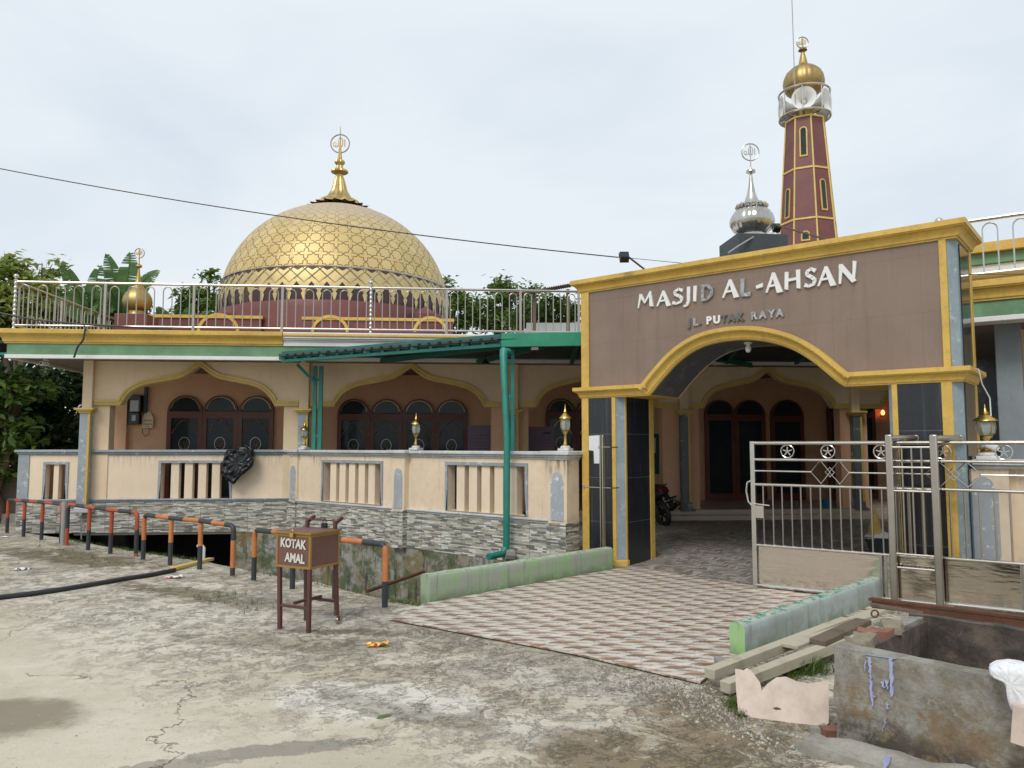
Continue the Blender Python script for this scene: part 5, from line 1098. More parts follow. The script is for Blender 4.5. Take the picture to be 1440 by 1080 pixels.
pipe_rail('orange and black pipe rail in front of the dark drain opening', [(201, 788), (239, 794.8), (280.6, 800.7), (326.7, 810.6)], [721, 725, 731, 735.6], ['black_pipe', 'orange_pipe'], 0)
pr_ = pipe_rail('orange and black pipe rail nearest the tiled ramp, behind the donation box', [(356.6, 817.3), (411, 828), (470.8, 841.6), (541, 855.5)], [741.5, 747, 752, 761.5], ['black_pipe', 'orange_pipe'], 0)
p = gnd(88.6, 767); m = MB(); m.tube([(0, 0, -.05), (0, 0, at(88, 705, p.y).z)], .045, 12); o = m.build('grey_post', 'grey_pipe'); o.location = p; tag(o, 'plain grey pipe post between the two red and black rails', 'post')
# ------------------------------------------------------------------ donation box
f0 = gnd(434, 891); bx = thing('donation_box', 'brown donation box on tall legs with yellow edges, a padlock and white hand lettering', 'box', tuple(f0), R(62)); lx, ly = .38, .40; zb, zt = .555, .865
m = MB(); m.box(0, lx, 0, ly, zb, zt-.012); m.build('body', 'box_brown', bx, bevel=.003)
m = MB(); m.box(-.015, lx+.015, -.015, ly+.015, zt-.011, zt+.010); m.build('lid', 'box_brown', bx, bevel=.004)
e = .016
for a, b in ((0, 0), (lx, 0), (0, ly), (lx, ly)): m = MB(); m.box(a-.006, a+.006, b-.006, b+.006, 0, 0); m = MB(); sx = -.005 if a == 0 else -e; sy = -.005 if b == 0 else -e; m.box(a+sx, a+sx+e+.005, b+sy, b+sy+e+.005, zb-.003, zt-.012); m.build('edge_strip', 'box_edge', bx)
for z in (zb, zt-.030):
    m = MB()
    m.box(-.004, .004, .016, ly-.016, z-.003, z+.017); m.box(.016, lx-.016, -.004, .004, z-.003, z+.017); m.box(.016, lx-.016, ly-.004, ly+.004, z-.003, z+.017); m.box(lx-.004, lx+.004, .016, ly-.016, z-.003, z+.017); m.build('edge_frame', 'box_edge', bx)
m = MB(); m.box(-.018, lx+.018, -.018, -.0151, zt-.009, zt+.008); m.box(-.018, -.0151, -.015, ly+.018, zt-.009, zt+.008); m.build('lid_edge', 'box_edge', bx)
for (a, b), (sa, sb) in (((.02, .02), (0, 0)), ((lx-.02, .02), (.02, -.01)), ((.02, ly-.02), (-.0, -.02)), ((lx-.02, ly-.02), (.02, .0))):
    cast = (a > .1 and b < .1); m = MB(); m.beam((a, b, zb-.003), (a+sa, b+sb, .0 if not cast else .085), .034, .034, up=(0, 1, 0)); lg = m.build('leg', 'leg_brown', bx, bevel=.003)
    if cast: m = MB(); m.box(a+sa-.02, a+sa+.045, b+sb-.022, b+sb+.022, .078, .086); m.lathe([(.001, -.013), (.035, -.013), (.038, -.006), (.038, .006), (.035, .013), (.001, .013)], (0, 0, 0), 16); 
    if cast:
        nv = 6*16; M = Matrix.Translation((a+sa+.025, b+sb, .038)) @ Matrix.Rotation(pi/2, 4, 'X'); m.v[-nv:] = [M @ q for q in m.v[-nv:]]; m.box(a+sa+.018, a+sa+.032, b+sb-.022, b+sb-.018, .03, .08); m.build('caster', 'steel', lg)
for a0, b0 in (((.02, .02, .21), (.02, ly-.03, .21)), ((lx, .02, .21), (lx, ly-.03, .21)), ((.02, ly/2, .24), (lx, ly/2, .24))): m = MB(); m.beam(a0, b0, .024, .024); m.build('stretcher', 'leg_brown', bx, bevel=.002)
for yy in (.03, ly-.03): m = MB(); m.beam((lx-.03, yy, zt-.05), (lx-.02, yy, zt+.07), .03, .03, up=(0, 1, 0)); m.beam((lx-.02, yy, zt+.065), (lx+.07, yy, zt+.105), .03, .03, up=(0, 1, 0)); m.build('push_handle', 'leg_brown', bx)
m = MB(); m.tube([(lx+.0, .03, zt+.08), (lx+.0, ly-.03, zt+.08)], .008, 8); m.build('handle_rod', 'rust', bx)
def padlock(x, y, z, par, s=1, mat='steel'):
    m = MB(); m.box(x-.012*s, x+.012*s, y-.022*s, y+.022*s, z-.03*s, z+.01*s); m.tube([(x, y-.014*s, z+.01*s), (x, y-.014*s, z+.03*s), (x, y, z+.045*s), (x, y+.014*s, z+.03*s), (x, y+.014*s, z+.01*s)], .004*s, 6); m.build('padlock', mat, par, bevel=.003)
padlock(-.03, ly*.48, zt-.01, bx, .9, 'gold_lamp'); padlock(lx, ly*.45, zt+.04, bx, 1.3, 'black_plastic')
for word_, z, s in (('KOTAK', .765, .108), ('AMAL', .638, .108)):
    M = Matrix.Translation((-.007, ly*.50 if word_ == 'KOTAK' else ly*.44, z)) @ Matrix.Rotation(-pi/2, 4, 'Z') @ Matrix.Rotation(pi/2, 4, 'X') @ Matrix.Rotation(R(-2), 4, 'Z') @ Matrix.Scale(.82, 4, (1, 0, 0))
    put_text(word_, s, M, 'hand_paint', bx, 'lettering', ext=.0015, offset=.004)
q = gnd(713, 790)
# ------------------------------------------------------------------ things lying in the street
def ground_tube(pxs, r, z=None): return [tuple(gnd(a, b)+Vector((0, 0, r if z is None else z))) for a, b in pxs]
m = MB(); m.tube(ground_tube([(-60, 853), (0, 843.5), (40, 839), (85, 832.5), (130, 825), (175, 817), (215, 811), (246, 804.5)], .028), .028, 10); tag(m.build('hose', 'hose'), 'black hose lying across the street', 'hose')
a, b = gnd(243, 803), gnd(297, 788); m = MB(); m.beam(a+Vector((0, 0, .03)), b+Vector((0, 0, .02)), .09, .04); tag(m.build('timber_strip', 'yellow_trim', bevel=.004), 'thin yellowish wooden strip covering the hose end by the drain', 'board')
def crumple(name, label, cat, px, py, sx, sy, h, mats, seed, rz=0):
    rnd = random.Random(seed); p = gnd(px, py); N = 7; v = []; f_ = []
    for i in range(N):
        for j in range(N): v.append(((i/(N-1)-.5)*sx+rnd.uniform(-.1, .1)*sx/N*3, (j/(N-1)-.5)*sy+rnd.uniform(-.1, .1)*sy/N*3, .004+h*abs(noise.noise(Vector((i*.9, j*.9, seed))))+rnd.random()*h*.25))
    for i in range(N-1):
        for j in range(N-1): f_.append((i*N+j, (i+1)*N+j, (i+1)*N+j+1, i*N+j+1))
    m = MB(); m.add(v, f_); m.mi = [0 if len(mats) == 1 else (1 if noise.noise(Vector((k*.35, seed, 0))) > .12 else 0) for k in range(len(f_))]; o = m.build(name, mats, smooth=0); o.location = p; o.rotation_euler = (0, 0, rz); tag(o, label, cat)
    s = o.modifiers.new('thick', 'SOLIDIFY'); s.thickness = .002; return o
crumple('snack_wrapper', 'crumpled yellow snack wrapper lying on the cracked concrete', 'wrapper', 531, 909, .17, .08, .05, ['wrapper_yellow', 'wrapper_red'], 3, .1)
crumple('snack_wrapper', 'red and white wrapper lying beside the hose end', 'wrapper', 244, 813, .2, .10, .04, ['wrapper_white', 'wrapper_red'], 5, .1)
crumple('plastic_scrap', 'small white and black plastic scrap lying at the left of the street', 'litter', 32, 801.5, .2, .09, .04, ['wrapper_white', 'black_plastic'], 8, .2)
crumple('plastic_scrap', 'small white scrap by the first red pipe post at the far left', 'litter', 7, 756, .14, .07, .03, ['wrapper_white'], 9, .2)
p = gnd(539, 1009); m = MB(); m.add([(-.05, 0, .004), (-.02, .012, .012), (.03, .012, .014), (.06, 0, .004), (.03, -.014, .006), (-.02, -.014, .006), (0, 0, .01)], [(0, 6, 1), (1, 6, 2), (2, 6, 3), (3, 6, 4), (4, 6, 5), (5, 6, 0)]); o = m.build('fallen_leaf', 'grass'); o.location = p; o.rotation_euler = (0, 0, .6); tag(o, 'single green leaf fallen on the pale concrete', 'leaf')
# rod across the drain, small white pipe in the drain mouth
m = MB(); m.tube([tuple(gnd(516, 834)+Vector((0, 0, .02))), tuple(gnd(596, 806)+Vector((0, 0, .02)))], .022, 8); tag(m.build('iron_rod', 'rust'), 'rusty iron rod lying across the drain beside the green kerb', 'rod')
p = at(287, 768, 13.6); m = MB(); m.tube([(p.x-.12, p.y, p.z), (p.x-.02, p.y, p.z), (p.x, p.y, p.z-.03), (p.x, p.y, p.z-.5)], .025, 8); tag(m.build('drain_pipe', 'white_paint'), 'thin white plastic pipe in the mouth of the drain', 'pipe')
# meter housing on the tiled base
a = FA.pix(104, 722, -.12); b = FA.pix(131, 711, -.12); t_ = thing('meter_cover', 'grey rounded water meter cover at the foot of the left column', 'meter', tuple(FA.w(a[0], -.05, a[1])), FA.a); w_ = b[0]-a[0]; h_ = b[1]-a[1]
m = MB(); m.box(0, w_, -.12, .03, 0, h_*.8); m.box(.02, w_-.02, -.10, .03, h_*.8, h_*1.15); m.build('cover', 'grey_box', t_, bevel=.03)
m = MB(); m.tube([(w_*.4, -.13, -.01), (w_*.4, -.02, -.01)], .035, 12); m.tube([(w_*.4, -.06, -.02), (w_*.4, -.03, -.5)], .014, 8); m.build('pipe', 'grey_pipe', t_)
# ------------------------------------------------------------------ plastic bags (closed bodies blown out from an outline)
def bag(name, label, cat, outline, fr_pt, thick, mat, seed, knot=None, amp=.05):
    ol = [Vector(q) for q in outline]; cx = sum(q.x for q in ol)/len(ol); cz = sum(q.y for q in ol)/len(ol)
    def rad_(th):
        d = Vector((cos(th), sin(th))); best = .01
        for a, b in zip(ol, ol[1:]+ol[:1]):
            a_ = a-Vector((cx, cz)); e_ = b-a; den = d.x*(-e_.y)+d.y*e_.x
            if abs(den) < 1e-9: continue
            t_ = (a_.x*(-e_.y)+a_.y*e_.x)/den; u_ = (d.x*a_.y-d.y*a_.x)/den
            if t_ > 0 and -.001 <= u_ <= 1.001: best = max(best, t_)
        return best
    NA, NP = 72, 34; v = []; f_ = []
    for i in range(NP+1):
        ph = pi*i/NP
        for k_ in range(NA):
            th = 2*pi*k_/NA; r = rad_(th)*abs(sin(ph))**.7; p = Vector((cx+r*cos(th), -thick*cos(ph), cz+r*sin(th)))
            q = Vector((th*1.9 if th < pi else (2*pi-th)*1.9, ph*2.2, seed)); kk = 1-abs(noise.noise(q))*2; kk += .45*(1-abs(noise.noise(q*2.3))*2); p.y -= amp*kk*sin(ph); p.x += amp*.3*kk*cos(th)*sin(ph); v.append(p)
    for i in range(NP):
        for k_ in range(NA): q = (k_+1) % NA; f_.append((i*NA+k_, i*NA+q, (i+1)*NA+q, (i+1)*NA+k_))
    m = MB(); m.add(v, f_); o = m.build(name, mat, smooth=100); o.location = fr_pt[0]; o.rotation_euler = (0, 0, fr_pt[1]); tag(o, label, cat); return o
bo = [(1098, 112), (1130, 112), (1160, 96), (1195, 88), (1222, 108), (1224, 140), (1216, 190), (1190, 215), (1160, 240), (1128, 282), (1108, 262), (1074, 236), (1068, 195), (1082, 160)]
bo = [FA.pix(x/3.4286, 600+y/3.4286, -.2) for x, y in bo]; s0 = bo[0][0]
bag('plastic_bag', 'black plastic bag hanging over the coping of the left wall', 'bag', [(a-s0, b) for a, b in bo], (tuple(FA.w(s0, -.16, 0)), FA.a), .12, 'bag_black', 2, amp=.06)
paint('mortar_pale', (.38, .36, .31), .95, .4, .7, sc=5, bump=.9, dirtc=(.12, .11, .09))
# ------------------------------------------------------------------ concrete refuse bin
BA = gnd(1172, 909, .53); BB = gnd(1440, 959, .53); BD = gnd(1236, 857, .53)
uf = (BB-BA).to_2d().normalized(); BF = Frame(BA[:2], atan2(uf.y, uf.x)); bl = 2.2; bd = BF.loc(BD.x, BD.y)[1]; sk = BF.loc(BD.x, BD.y)[0]
bn = thing('refuse_bin', 'open topped rough concrete refuse bin with blue paint splashes and a darker inside', 'bin', (BA.x, BA.y, 0), BF.a); wt = .10; hb = .53
def rbox(name, x0, x1, y0, y1, z0, z1, mat, seed, amp=.012, cuts=5, label=None):
    m = MB(); m.box(x0, x1, y0, y1, z0, z1); o = m.build(name, mat, bn, label=label); roughen(o, amp, 5, cuts, seed); return o
rbox('front_wall', 0, bl, 0, wt, -.1, hb, 'bin_out', 1.1); rbox('side_wall', sk*.0, wt*.9, wt, bd, -.1, hb-.01, 'bin_out', 2.3); rbox('back_wall', 0, bl, bd, bd+wt, -.1, hb-.0, 'bin_in', 3.9); rbox('end_wall', bl-wt, bl, wt, bd, -.1, hb, 'bin_in', 5.5)
rbox('lining', wt*.92, wt+.012, wt+.005, bd, 0, hb-.03, 'bin_in', 2.9, .006, 4); rbox('lining', wt, bl-wt, wt+.001, wt+.015, 0, hb-.03, 'bin_in', 7.9, .005, 4); rbox('floor', wt, bl-wt, wt, bd, -.05, .04, 'bin_in', 6.1, .03)
rbox('base_ledge', -.12, bl+.1, -.24, -.005, -.1, .05, 'mortar_pale', 8.3, .045)
def splash(pts, name='paint_splash', zoff=-.016, n=3):
    for i, P in enumerate(pts):
        q = []
        for (px, py) in P: s_, z_ = BF.pix(px, py, 0); q.append((s_, min(z_, hb+.02)))
        m = MB(); m.plate(q, [], zoff-.0008*i+.006, zoff+.03); m.build(name, 'blue_splash', bn)
c_ = lambda x, y: (960+x/3, 780+y/3)
def run(x0, y0, x1, y1, w0, w1, seed, n=9):
    rnd = random.Random(seed); L_ = []; R_ = []
    for i in range(n+1): t = i/n; x = x0+(x1-x0)*t+rnd.uniform(-3, 3); y = y0+(y1-y0)*t; w_ = (w0+(w1-w0)*t)*rnd.uniform(.6, 1.3); L_.append(c_(x-w_, y)); R_.append(c_(x+w_, y))
    return L_[::-1]+R_
splash([run(778, 420, 900, 438, 9, 7, 11, 12), run(790, 430, 797, 540, 8, 2, 1, 14), run(797, 530, 803, 640, 7, 3, 7, 12), run(880, 436, 886, 597, 8, 6, 2, 14), run(846, 535, 852, 560, 7, 3, 3, 5), run(864, 530, 868, 566, 6, 3, 13, 5), run(865, 622, 867, 650, 4, 2, 4), run(860, 690, 848, 745, 2, 1, 8), run(775, 450, 774, 490, 3, 1, 6, 5), run(805, 590, 812, 600, 4, 2, 9, 4)])
splash([run(925, 806, 918, 872, 14, 3, 5, 5)], zoff=-.225)
# broken end and bare bricks on top of the side wall
for i, (x, y, z, rz) in enumerate(((.05, .26, hb-.005, .1), (.045, .50, hb-.005, -.2), (.05, .74, hb-.005, .3))): m = MB(); m.box(-.055, .055, -.10, .10, -.02, .022); o = m.build('bare_brick', 'brick_bare' if i == 1 else 'mortar', bn); o.location = (x, y, z); o.rotation_euler = (0, 0, rz); roughen(o, .035, 8, 5, i*3.3)
for (px, py, sc_, mt) in ((1172, 1035, .06, 'brick_bare'), (1150, 1030, .05, 'concrete_mid'), (1030, 945, .10, 'concrete_mid')):
    p = gnd(px, py); m = MB(); m.box(-sc_, sc_, -sc_*.7, sc_*.7, -.02, sc_*.7); o = m.build('broken_brick' if mt == 'brick_bare' else 'stone', mt); roughen(o, sc_*.35, 7, 3, px); o.location = p; tag(o, {1172: 'broken red brick at the foot of the refuse bin', 1150: 'grey stone between the cardboard and the refuse bin', 1030: 'dark mossy stone at the front end of the whitish kerb'}[px], 'brick' if mt == 'brick_bare' else 'stone')
q0 = BF.pix(1294, 924, bd*.35); m = MB(); m.tube([(0, 0, 0), (.03, .01, .06), (.04, 0, .12)], [.02, .03, .012], 8); o = m.build('plastic_scrap', 'blue_plastic'); o.location = BF.w(q0[0], bd*.3, hb-.21); tag(o, 'blue plastic scrap sticking up inside the refuse bin', 'litter')
# white bag on the bin and the carton below it
wo = [(1392, 935), (1400, 930), (1415, 929), (1440, 934), (1465, 940), (1475, 990), (1455, 1005), (1425, 1002), (1419, 990), (1417, 960), (1408, 949), (1394, 947)]
wo = [BF.pix(x, y, -.1) for x, y in wo]; s0 = wo[0][0]; bag('plastic_bag', 'white plastic bag hanging over the front wall of the refuse bin', 'bag', [(a-s0, b) for a, b in wo], (tuple(BF.w(s0, -.06, 0)), BF.a), .10, 'bag_white', 6, amp=.022)
a = BF.pix(1429, 990, -.16); m = MB(); m.box(0, .34, -.05, .05, -.16, .01, 0); m.box(.05, .12, -.052, -.0505, -.10, -.03, 1); o = m.build('carton', ['cardboard', 'wrapper_red'], bevel=.006); o.location = BF.w(a[0], -.17, a[1]); o.rotation_euler = (0, R(6), BF.a); tag(o, 'cream carton with a red mark below the white bag', 'carton')
# rusty angle iron behind the bin
a, b = gnd(1224, 842, .40), gnd(1470, 872, .44); m = MB(); m.beam(a, b, .07, .02); m.beam(a+Vector((0, -.03, -.03)), b+Vector((0, -.03, -.03)), .02, .07); tag(m.build('angle_iron', 'rust'), 'long rusty angle iron lying along the back of the refuse bin', 'iron bar')
a, b = gnd(1226, 850, .36), gnd(1300, 862, .36); m = MB(); m.beam(a, b, .06, .03); tag(m.build('timber_plank', 'timber_dark', bevel=.004), 'short dark plank end under the angle iron', 'plank')
q = gnd(1230, 857, .48); m = MB(); m.tube([(q.x+.025*cos(R(t)), q.y, q.z-.03+.025*sin(R(t))) for t in range(0, 360, 30)], .006, 6, closed=True); tag(m.build('iron_ring', 'rust'), 'small iron ring at the back corner of the refuse bin', 'ring')
for px0, py0, px1, py1, z in ((1300, 830, 1390, 800, .05), (1310, 842, 1430, 812, .05)):
    pass
# ------------------------------------------------------------------ timber, cardboard
def timber(label, a, b, w_, h_, mat, z, grp=None):
    a = Vector(a); b = Vector(b); m = MB(); L_ = (b-a).length; m.box(0, L_, -w_/2, w_/2, 0, h_); o = m.build('timber_beam', mat, bevel=.005); d = b-a; o.location = (a.x, a.y, a.z); o.rotation_euler = (0, -math.asin(d.z/L_), atan2(d.y, d.x)); return tag(o, label, 'timber', grp)
timber('pale timber beam nearest the green end of the whitish kerb', gnd(998, 955, .06), gnd(1190, 880, .13), .085, .07, 'timber', 0)
timber('pale timber beam reaching over the cardboard sheet', gnd(1020, 975, .02), gnd(1230, 893, .12), .085, .075, 'timber', 0)
timber('greyish plank lying above the two pale beams', gnd(1110, 912, .14), gnd(1255, 853, .15), .13, .03, 'timber', 0)
timber('dark weathered plank end resting against the bin side', gnd(1150, 908, .15), gnd(1215, 878, .19), .13, .045, 'timber_dark', 0)
timber('long pale board on the ground behind the bin, by the gate', gnd(1330, 858), gnd(1450, 826), .12, .04, 'timber', 0)
cb = [(1034, 941), (1046, 943), (1050, 940), (1055, 943), (1068, 960), (1071, 972), (1080, 962), (1092, 953), (1105, 952), (1120, 958), (1136, 961), (1166, 956), (1165.5, 1017), (1157, 1023.5), (1120, 1022), (1068, 1017), (1064, 1010), (1062, 1014), (1055, 1013), (1054, 1007), (1038, 1004)]
c0 = gnd(1040, 1006); c1 = gnd(1165, 1022); CF = Frame(c0[:2], atan2(c1.y-c0.y, c1.x-c0.x)); m = MB()
def cpix(px, py, lean=.55):                                      # on a plane leaning back
    r = ray(px, py); n_ = Vector((CF.n.x, CF.n.y, -lean)).normalized(); o_ = Vector((c0.x, c0.y, .01)); t_ = (o_-Vector((0, 0, CH))).dot(n_)/r.dot(n_); return Vector((0, 0, CH))+r*t_
V = [cpix(*q) for q in cb]; U = CF.u.to_3d(); Wv = Vector((CF.n.x*.55, CF.n.y*.55, 1)).normalized(); o_ = V[0].copy(); loc2 = [((p-o_).dot(U), (p-o_).dot(Wv)) for p in V]
hole_ = [((p-o_).dot(U), (p-o_).dot(Wv)) for p in [cpix(*q) for q in ((1086, 996), (1092, 994.5), (1098, 996.5), (1099, 998), (1091, 998.5))]]
m.plate(loc2, [hole_], -.003, .003); o = m.build('cardboard_sheet', 'cardboard', smooth=0); roughen(o, .007, 2.6, 4, 3.3); N_ = U.cross(Wv); o.matrix_world = Matrix(((U.x, -N_.x, Wv.x, o_.x), (U.y, -N_.y, Wv.y, o_.y), (U.z, -N_.z, Wv.z, o_.z), (0, 0, 0, 1)))
tag(o, 'torn pale cardboard sheet leaning on the timber beams', 'cardboard')
# ------------------------------------------------------------------ fittings on the mosque
q = fl  # mosque-local helper
def fa_thing(name, label, cat, px, py, d, grp=None): s_, z_ = FA.pix(px, py, d); return thing(name, label, cat, tuple(FA.w(s_, d, z_)), FA.a, grp)
k_ = 17.4/FX
t_ = fa_thing('electric_meter', 'black electricity meter box on the orange inner wall', 'meter', 192, 597, 2.36)
m = MB(); m.box(-.13, .10, -.14, .02, 0, .27); m.build('lower_case', 'black_plastic', t_, bevel=.01); m = MB(); m.box(-.11, .13, -.16, .02, .275, .66); m.build('upper_case', 'black_plastic', t_, bevel=.01); m = MB(); m.box(-.09, .09, -.168, -.161, .29, .54); m.box(-.055, .03, -.147, -.141, .08, .21); m.build('dial_window', 'grey_box', t_)
m = MB(); m.box(.16, .22, -.06, .02, .25, .85); m.build('conduit', 'dark_pedestal', t_)
t_ = fa_thing('name_plaque', 'small cream plaque with two lines of dark lettering beside the electricity meter', 'plaque', 208, 602, 2.36)
m = MB(); m.plate([(-.12, 0), (.12, 0), (.12, .24), (.09, .28)]+arc(0, .28, .09, 20, 160, 8)+[(-.09, .28), (-.12, .24)], [], -.03, .02); m.build('board', 'cream', t_, bevel=.004)
m = MB()
for z_ in (.16, .075):
    for i_ in range(6): x_ = -.085+.031*i_; m.box(x_, x_+(.020 if i_ % 2 else .014), -.032, -.028, z_, z_+.026)
m.box(-.04, .04, -.032, -.028, .035, .045); m.build('lettering', 'wood_door', t_)
m = MB(); m.tube([(-.1, -.01, .0), (-.12, -.01, -.1), (-.05, -.01, -.19), (.03, -.01, -.13), (.04, -.01, 0)], .007, 5); m.build('cable_loop', 'wire', t_)
def cctv(label, world, a):
    t_ = thing('cctv_camera', label, 'camera', world, a); m = MB(); m.lathe([(.05, 0), (.05, .03), (.03, .05)], (0, 0, -.03), 14); m.box(-.04, .04, -.12, .05, -.13, -.05); m.build('housing', 'white_paint', t_, bevel=.015); m = MB(); m.lathe([(.025, 0), (.0, .005)], (0, 0, 0), 12); m.v = [Vector((p.x, -.1215-p.z, p.y-.09)) for p in m.v]; m.build('lens', 'dark_glass', t_)
s_, z_ = FA.pix(65, 507, -.4); cctv('white security camera under the roof overhang at the far left', tuple(FA.w(s_, -.4, 3.29)), FA.a-.3); s_, z_ = FA.pix(428, 508, -.25); cctv('white security camera above the second column, under the canopy', tuple(FA.w(s_+.0, -.22, z_+.1)), FA.a-.1)
for px0, px1, py0, Yd_, label, tx in ((658, 690.5, 598, .75, 'purple printed banner standing beside the four arched doors', False), (742.5, 780, 600, .75, 'purple printed banner with a dark heading near the arch column', True)):
    a = FA.pix(px0, py0, Yd_); b = FA.pix(px1, py0+3, Yd_); t_ = thing('banner_stand', label, 'banner', tuple(FA.w(a[0], Yd_, .33)), FA.a); w_ = b[0]-a[0]; h_ = a[1]-.33
    m = MB(); m.box(0, w_, 0, .008, h_-1.15, h_); bn_ = m.build('banner', 'banner', t_); m = MB()
    for x in (0, w_-.02): m.box(x, x+.02, .012, .03, 0, h_-.01)
    m.build('frame', 'steel', t_); m = MB()
    for i in range(8): m.box(.03, w_-.03-(.08 if i % 3 == 2 else 0), -.003, -.001, h_-.22-i*.07, h_-.216-i*.07)
    m.build('printed_line', 'black_plastic', bn_)
    if tx: m = MB(); m.box(w_*.55, w_*.85, -.004, -.001, h_-.16, h_-.12); m.build('printed_heading', 'black_plastic', bn_)
a = FA.pix(907, 610, 2.2); b = FA.pix(930, 667, 2.2); t_ = thing('notice_board', 'green notice board with one pinned sheet, left of the column behind the arch', 'notice board', tuple(FA.w(a[0]-.3, 2.36, b[1])), FA.a); w_ = b[0]-a[0]+.3; h_ = a[1]-b[1]
m = MB(); m.box(0, w_, -.03, .02, 0, h_); m.build('board', 'green_board', t_); m = MB(); m.plate(rect(-.03, w_+.03, -.03, h_+.03), [rect(.0, w_, .0, h_)], -.045, .02); m.build('frame', 'grey_box', t_, bevel=.004); m = MB(); m.box(w_-.28, w_-.09, -.035, -.031, h_-.46, h_-.10); m.build('sheet', 'paper', t_)
p = at(683, 512, 13.6); t_ = thing('pendant_lamp', 'black cone pendant lamp hanging under the teal canopy', 'lamp', tuple(p), 0); m = MB(); m.lathe([(.09, -.0), (.085, .01), (.03, .06), (.02, .09)], n=20); m.build('shade', 'black_plastic', t_); m = MB(); m.tube([(0, 0, .09), (0, 0, 3.3-p.z)], .006, 6); m.build('cord', 'wire', t_)
p = at(752, 489, 12.05); t_ = thing('floodlight', 'small square white floodlight under the teal canopy fascia', 'floodlight', tuple(p), 0); m = MB(); m.box(-.075, .075, -.02, .03, -.05, .06); m.build('case', 'black_plastic', t_, bevel=.006); m = MB(); m.box(-.055, .055, -.024, -.021, -.035, .045); m.build('lens', 'lamp_white', t_); m = MB(); m.tube([(0, .01, .06), (0, .01, .14)], .012, 6); m.build('bracket', 'steel', t_)
t_ = fa_thing('wall_light', 'small glowing red wall light in the dark right part of the porch', 'lamp', 1239, 584, 2.33); m = MB(); m.lathe([(.0, .0), (.035, .02), (.045, .06), (.03, .11), (.0, .13)], (0, -.08, 0), 12); m.build('bulb', 'bulb_glow', t_); m = MB(); m.tube([(0, .03, -.02), (0, -.08, -.05), (0, -.08, .0)], .012, 6); m.lathe([(.06, -.01), (.05, .0), (.02, .01)], (0, -.08, 0), 12); m.build('bracket', 'gold_dull', t_)
# ------------------------------------------------------------------ motorcycle
p = gnd(935, 741, .09); mt = thing('motorcycle', 'dark motorcycle with a red tail light parked inside the arch, seen from behind', 'motorcycle', tuple(p), R(112)); mt.rotation_euler = (R(-13), 0, R(112)); rw2 = .27
def wheel(x, nm):
    m = MB(); N = 28; v = []; f_ = []; rr = .052
    for i in range(N):
        a = 2*pi*i/N
        for j in range(10): b = 2*pi*j/10; v.append((x+(rw2-rr+rr*cos(b))*cos(a), rr*.95*sin(b), rw2+(rw2-rr+rr*cos(b))*sin(a)))
    for i in range(N):
        for j in range(10): f_.append((i*10+j, i*10+(j+1) % 10, ((i+1) % N)*10+(j+1) % 10, ((i+1) % N)*10+j))
    m.add(v, f_); w_ = m.build('wheel', 'rubber', mt)
    m = MB(); m.tube([(x+.185*cos(R(a)), 0, rw2+.185*sin(R(a))) for a in range(0, 360, 15)], .02, 8, closed=True); m.build('rim', 'rust', w_); m = MB()
    for a in range(0, 360, 72): m.beam((x, 0, rw2), (x+.18*cos(R(a)), 0, rw2+.18*sin(R(a))), .035, .022, up=(0, 1, 0))
    m.tube([(x, -.06, rw2), (x, .06, rw2)], .03, 10); m.build('spoke', 'black_plastic', w_)
wheel(0, 'r'); wheel(1.22, 'f')
m = MB(); m.plate([(-.26, .66), (-.20, .74), (.05, .76), (.30, .70), (.50, .62), (.62, .34), (.40, .30), (.2, .42), (0, .55)], [], -.10, .10); m.build('side_fairing', 'black_plastic', mt, bevel=.03)
m = MB(); m.plate([(-.22, .77), (-.1, .82), (.15, .81), (.42, .74), (.5, .70), (.42, .67), (.1, .72), (-.18, .73)], [], -.11, .11); m.build('seat', 'rubber', mt, bevel=.03)
m = MB(); m.plate([(.86, .50), (.98, .90), (1.08, .96), (1.14, .86), (1.08, .55), (1.0, .40)], [], -.14, .14); m.build('front_fairing', 'black_plastic', mt, bevel=.03)
m = MB(); m.plate([(-.30, .68), (-.24, .78), (-.14, .80), (-.16, .70)], [], -.09, .09); m.build('tail_light', 'red_plastic', mt, bevel=.02)
m = MB(); m.beam((-.24, 0, .68), (-.42, 0, .42), .17, .012, up=(0, 1, 0)); m.build('mudguard', 'black_plastic', mt); m = MB(Matrix.Translation((-.375, 0, .56)) @ Matrix.Rotation(R(-30), 4, 'Y')); m.box(-.008, .0, -.14, .14, -.06, .06); pl_ = m.build('number_plate', 'black_plastic', mt, bevel=.003)
M = Matrix.Translation((-.375, 0, .56)) @ Matrix.Rotation(R(-30), 4, 'Y') @ Matrix.Translation((-.0095, 0, .0)) @ Matrix.Rotation(-pi/2, 4, 'Z') @ Matrix.Rotation(pi/2, 4, 'X'); put_text('BA 4716 ZH', .055, M, 'white_paint', pl_, 'plate_lettering', ext=.0008)
m = MB(); m.tube([(.5, -.14, .25), (.1, -.15, .26), (-.15, -.15, .33), (-.38, -.15, .46)], [.02, .03, .045, .05], 12); m.build('exhaust', 'black_plastic', mt); m = MB(); m.tube([(-.385, -.15, .463), (-.39, -.15, .466)], .03, 10); m.build('exhaust_tip', 'steel', mt)
m = MB(); m.box(.35, .72, -.12, .12, .22, .46); m.build('engine', 'dark_pedestal', mt, bevel=.03)
m = MB()
for s_ in (-1, 1): m.beam((1.22, .07*s_, rw2), (.98, .07*s_, .88), .04, .04); m.beam((0, .08*s_, rw2), (.45, .08*s_, .33), .035, .05); m.beam((0, .09*s_, rw2+.02), (.10, .09*s_, .64), .045, .045)
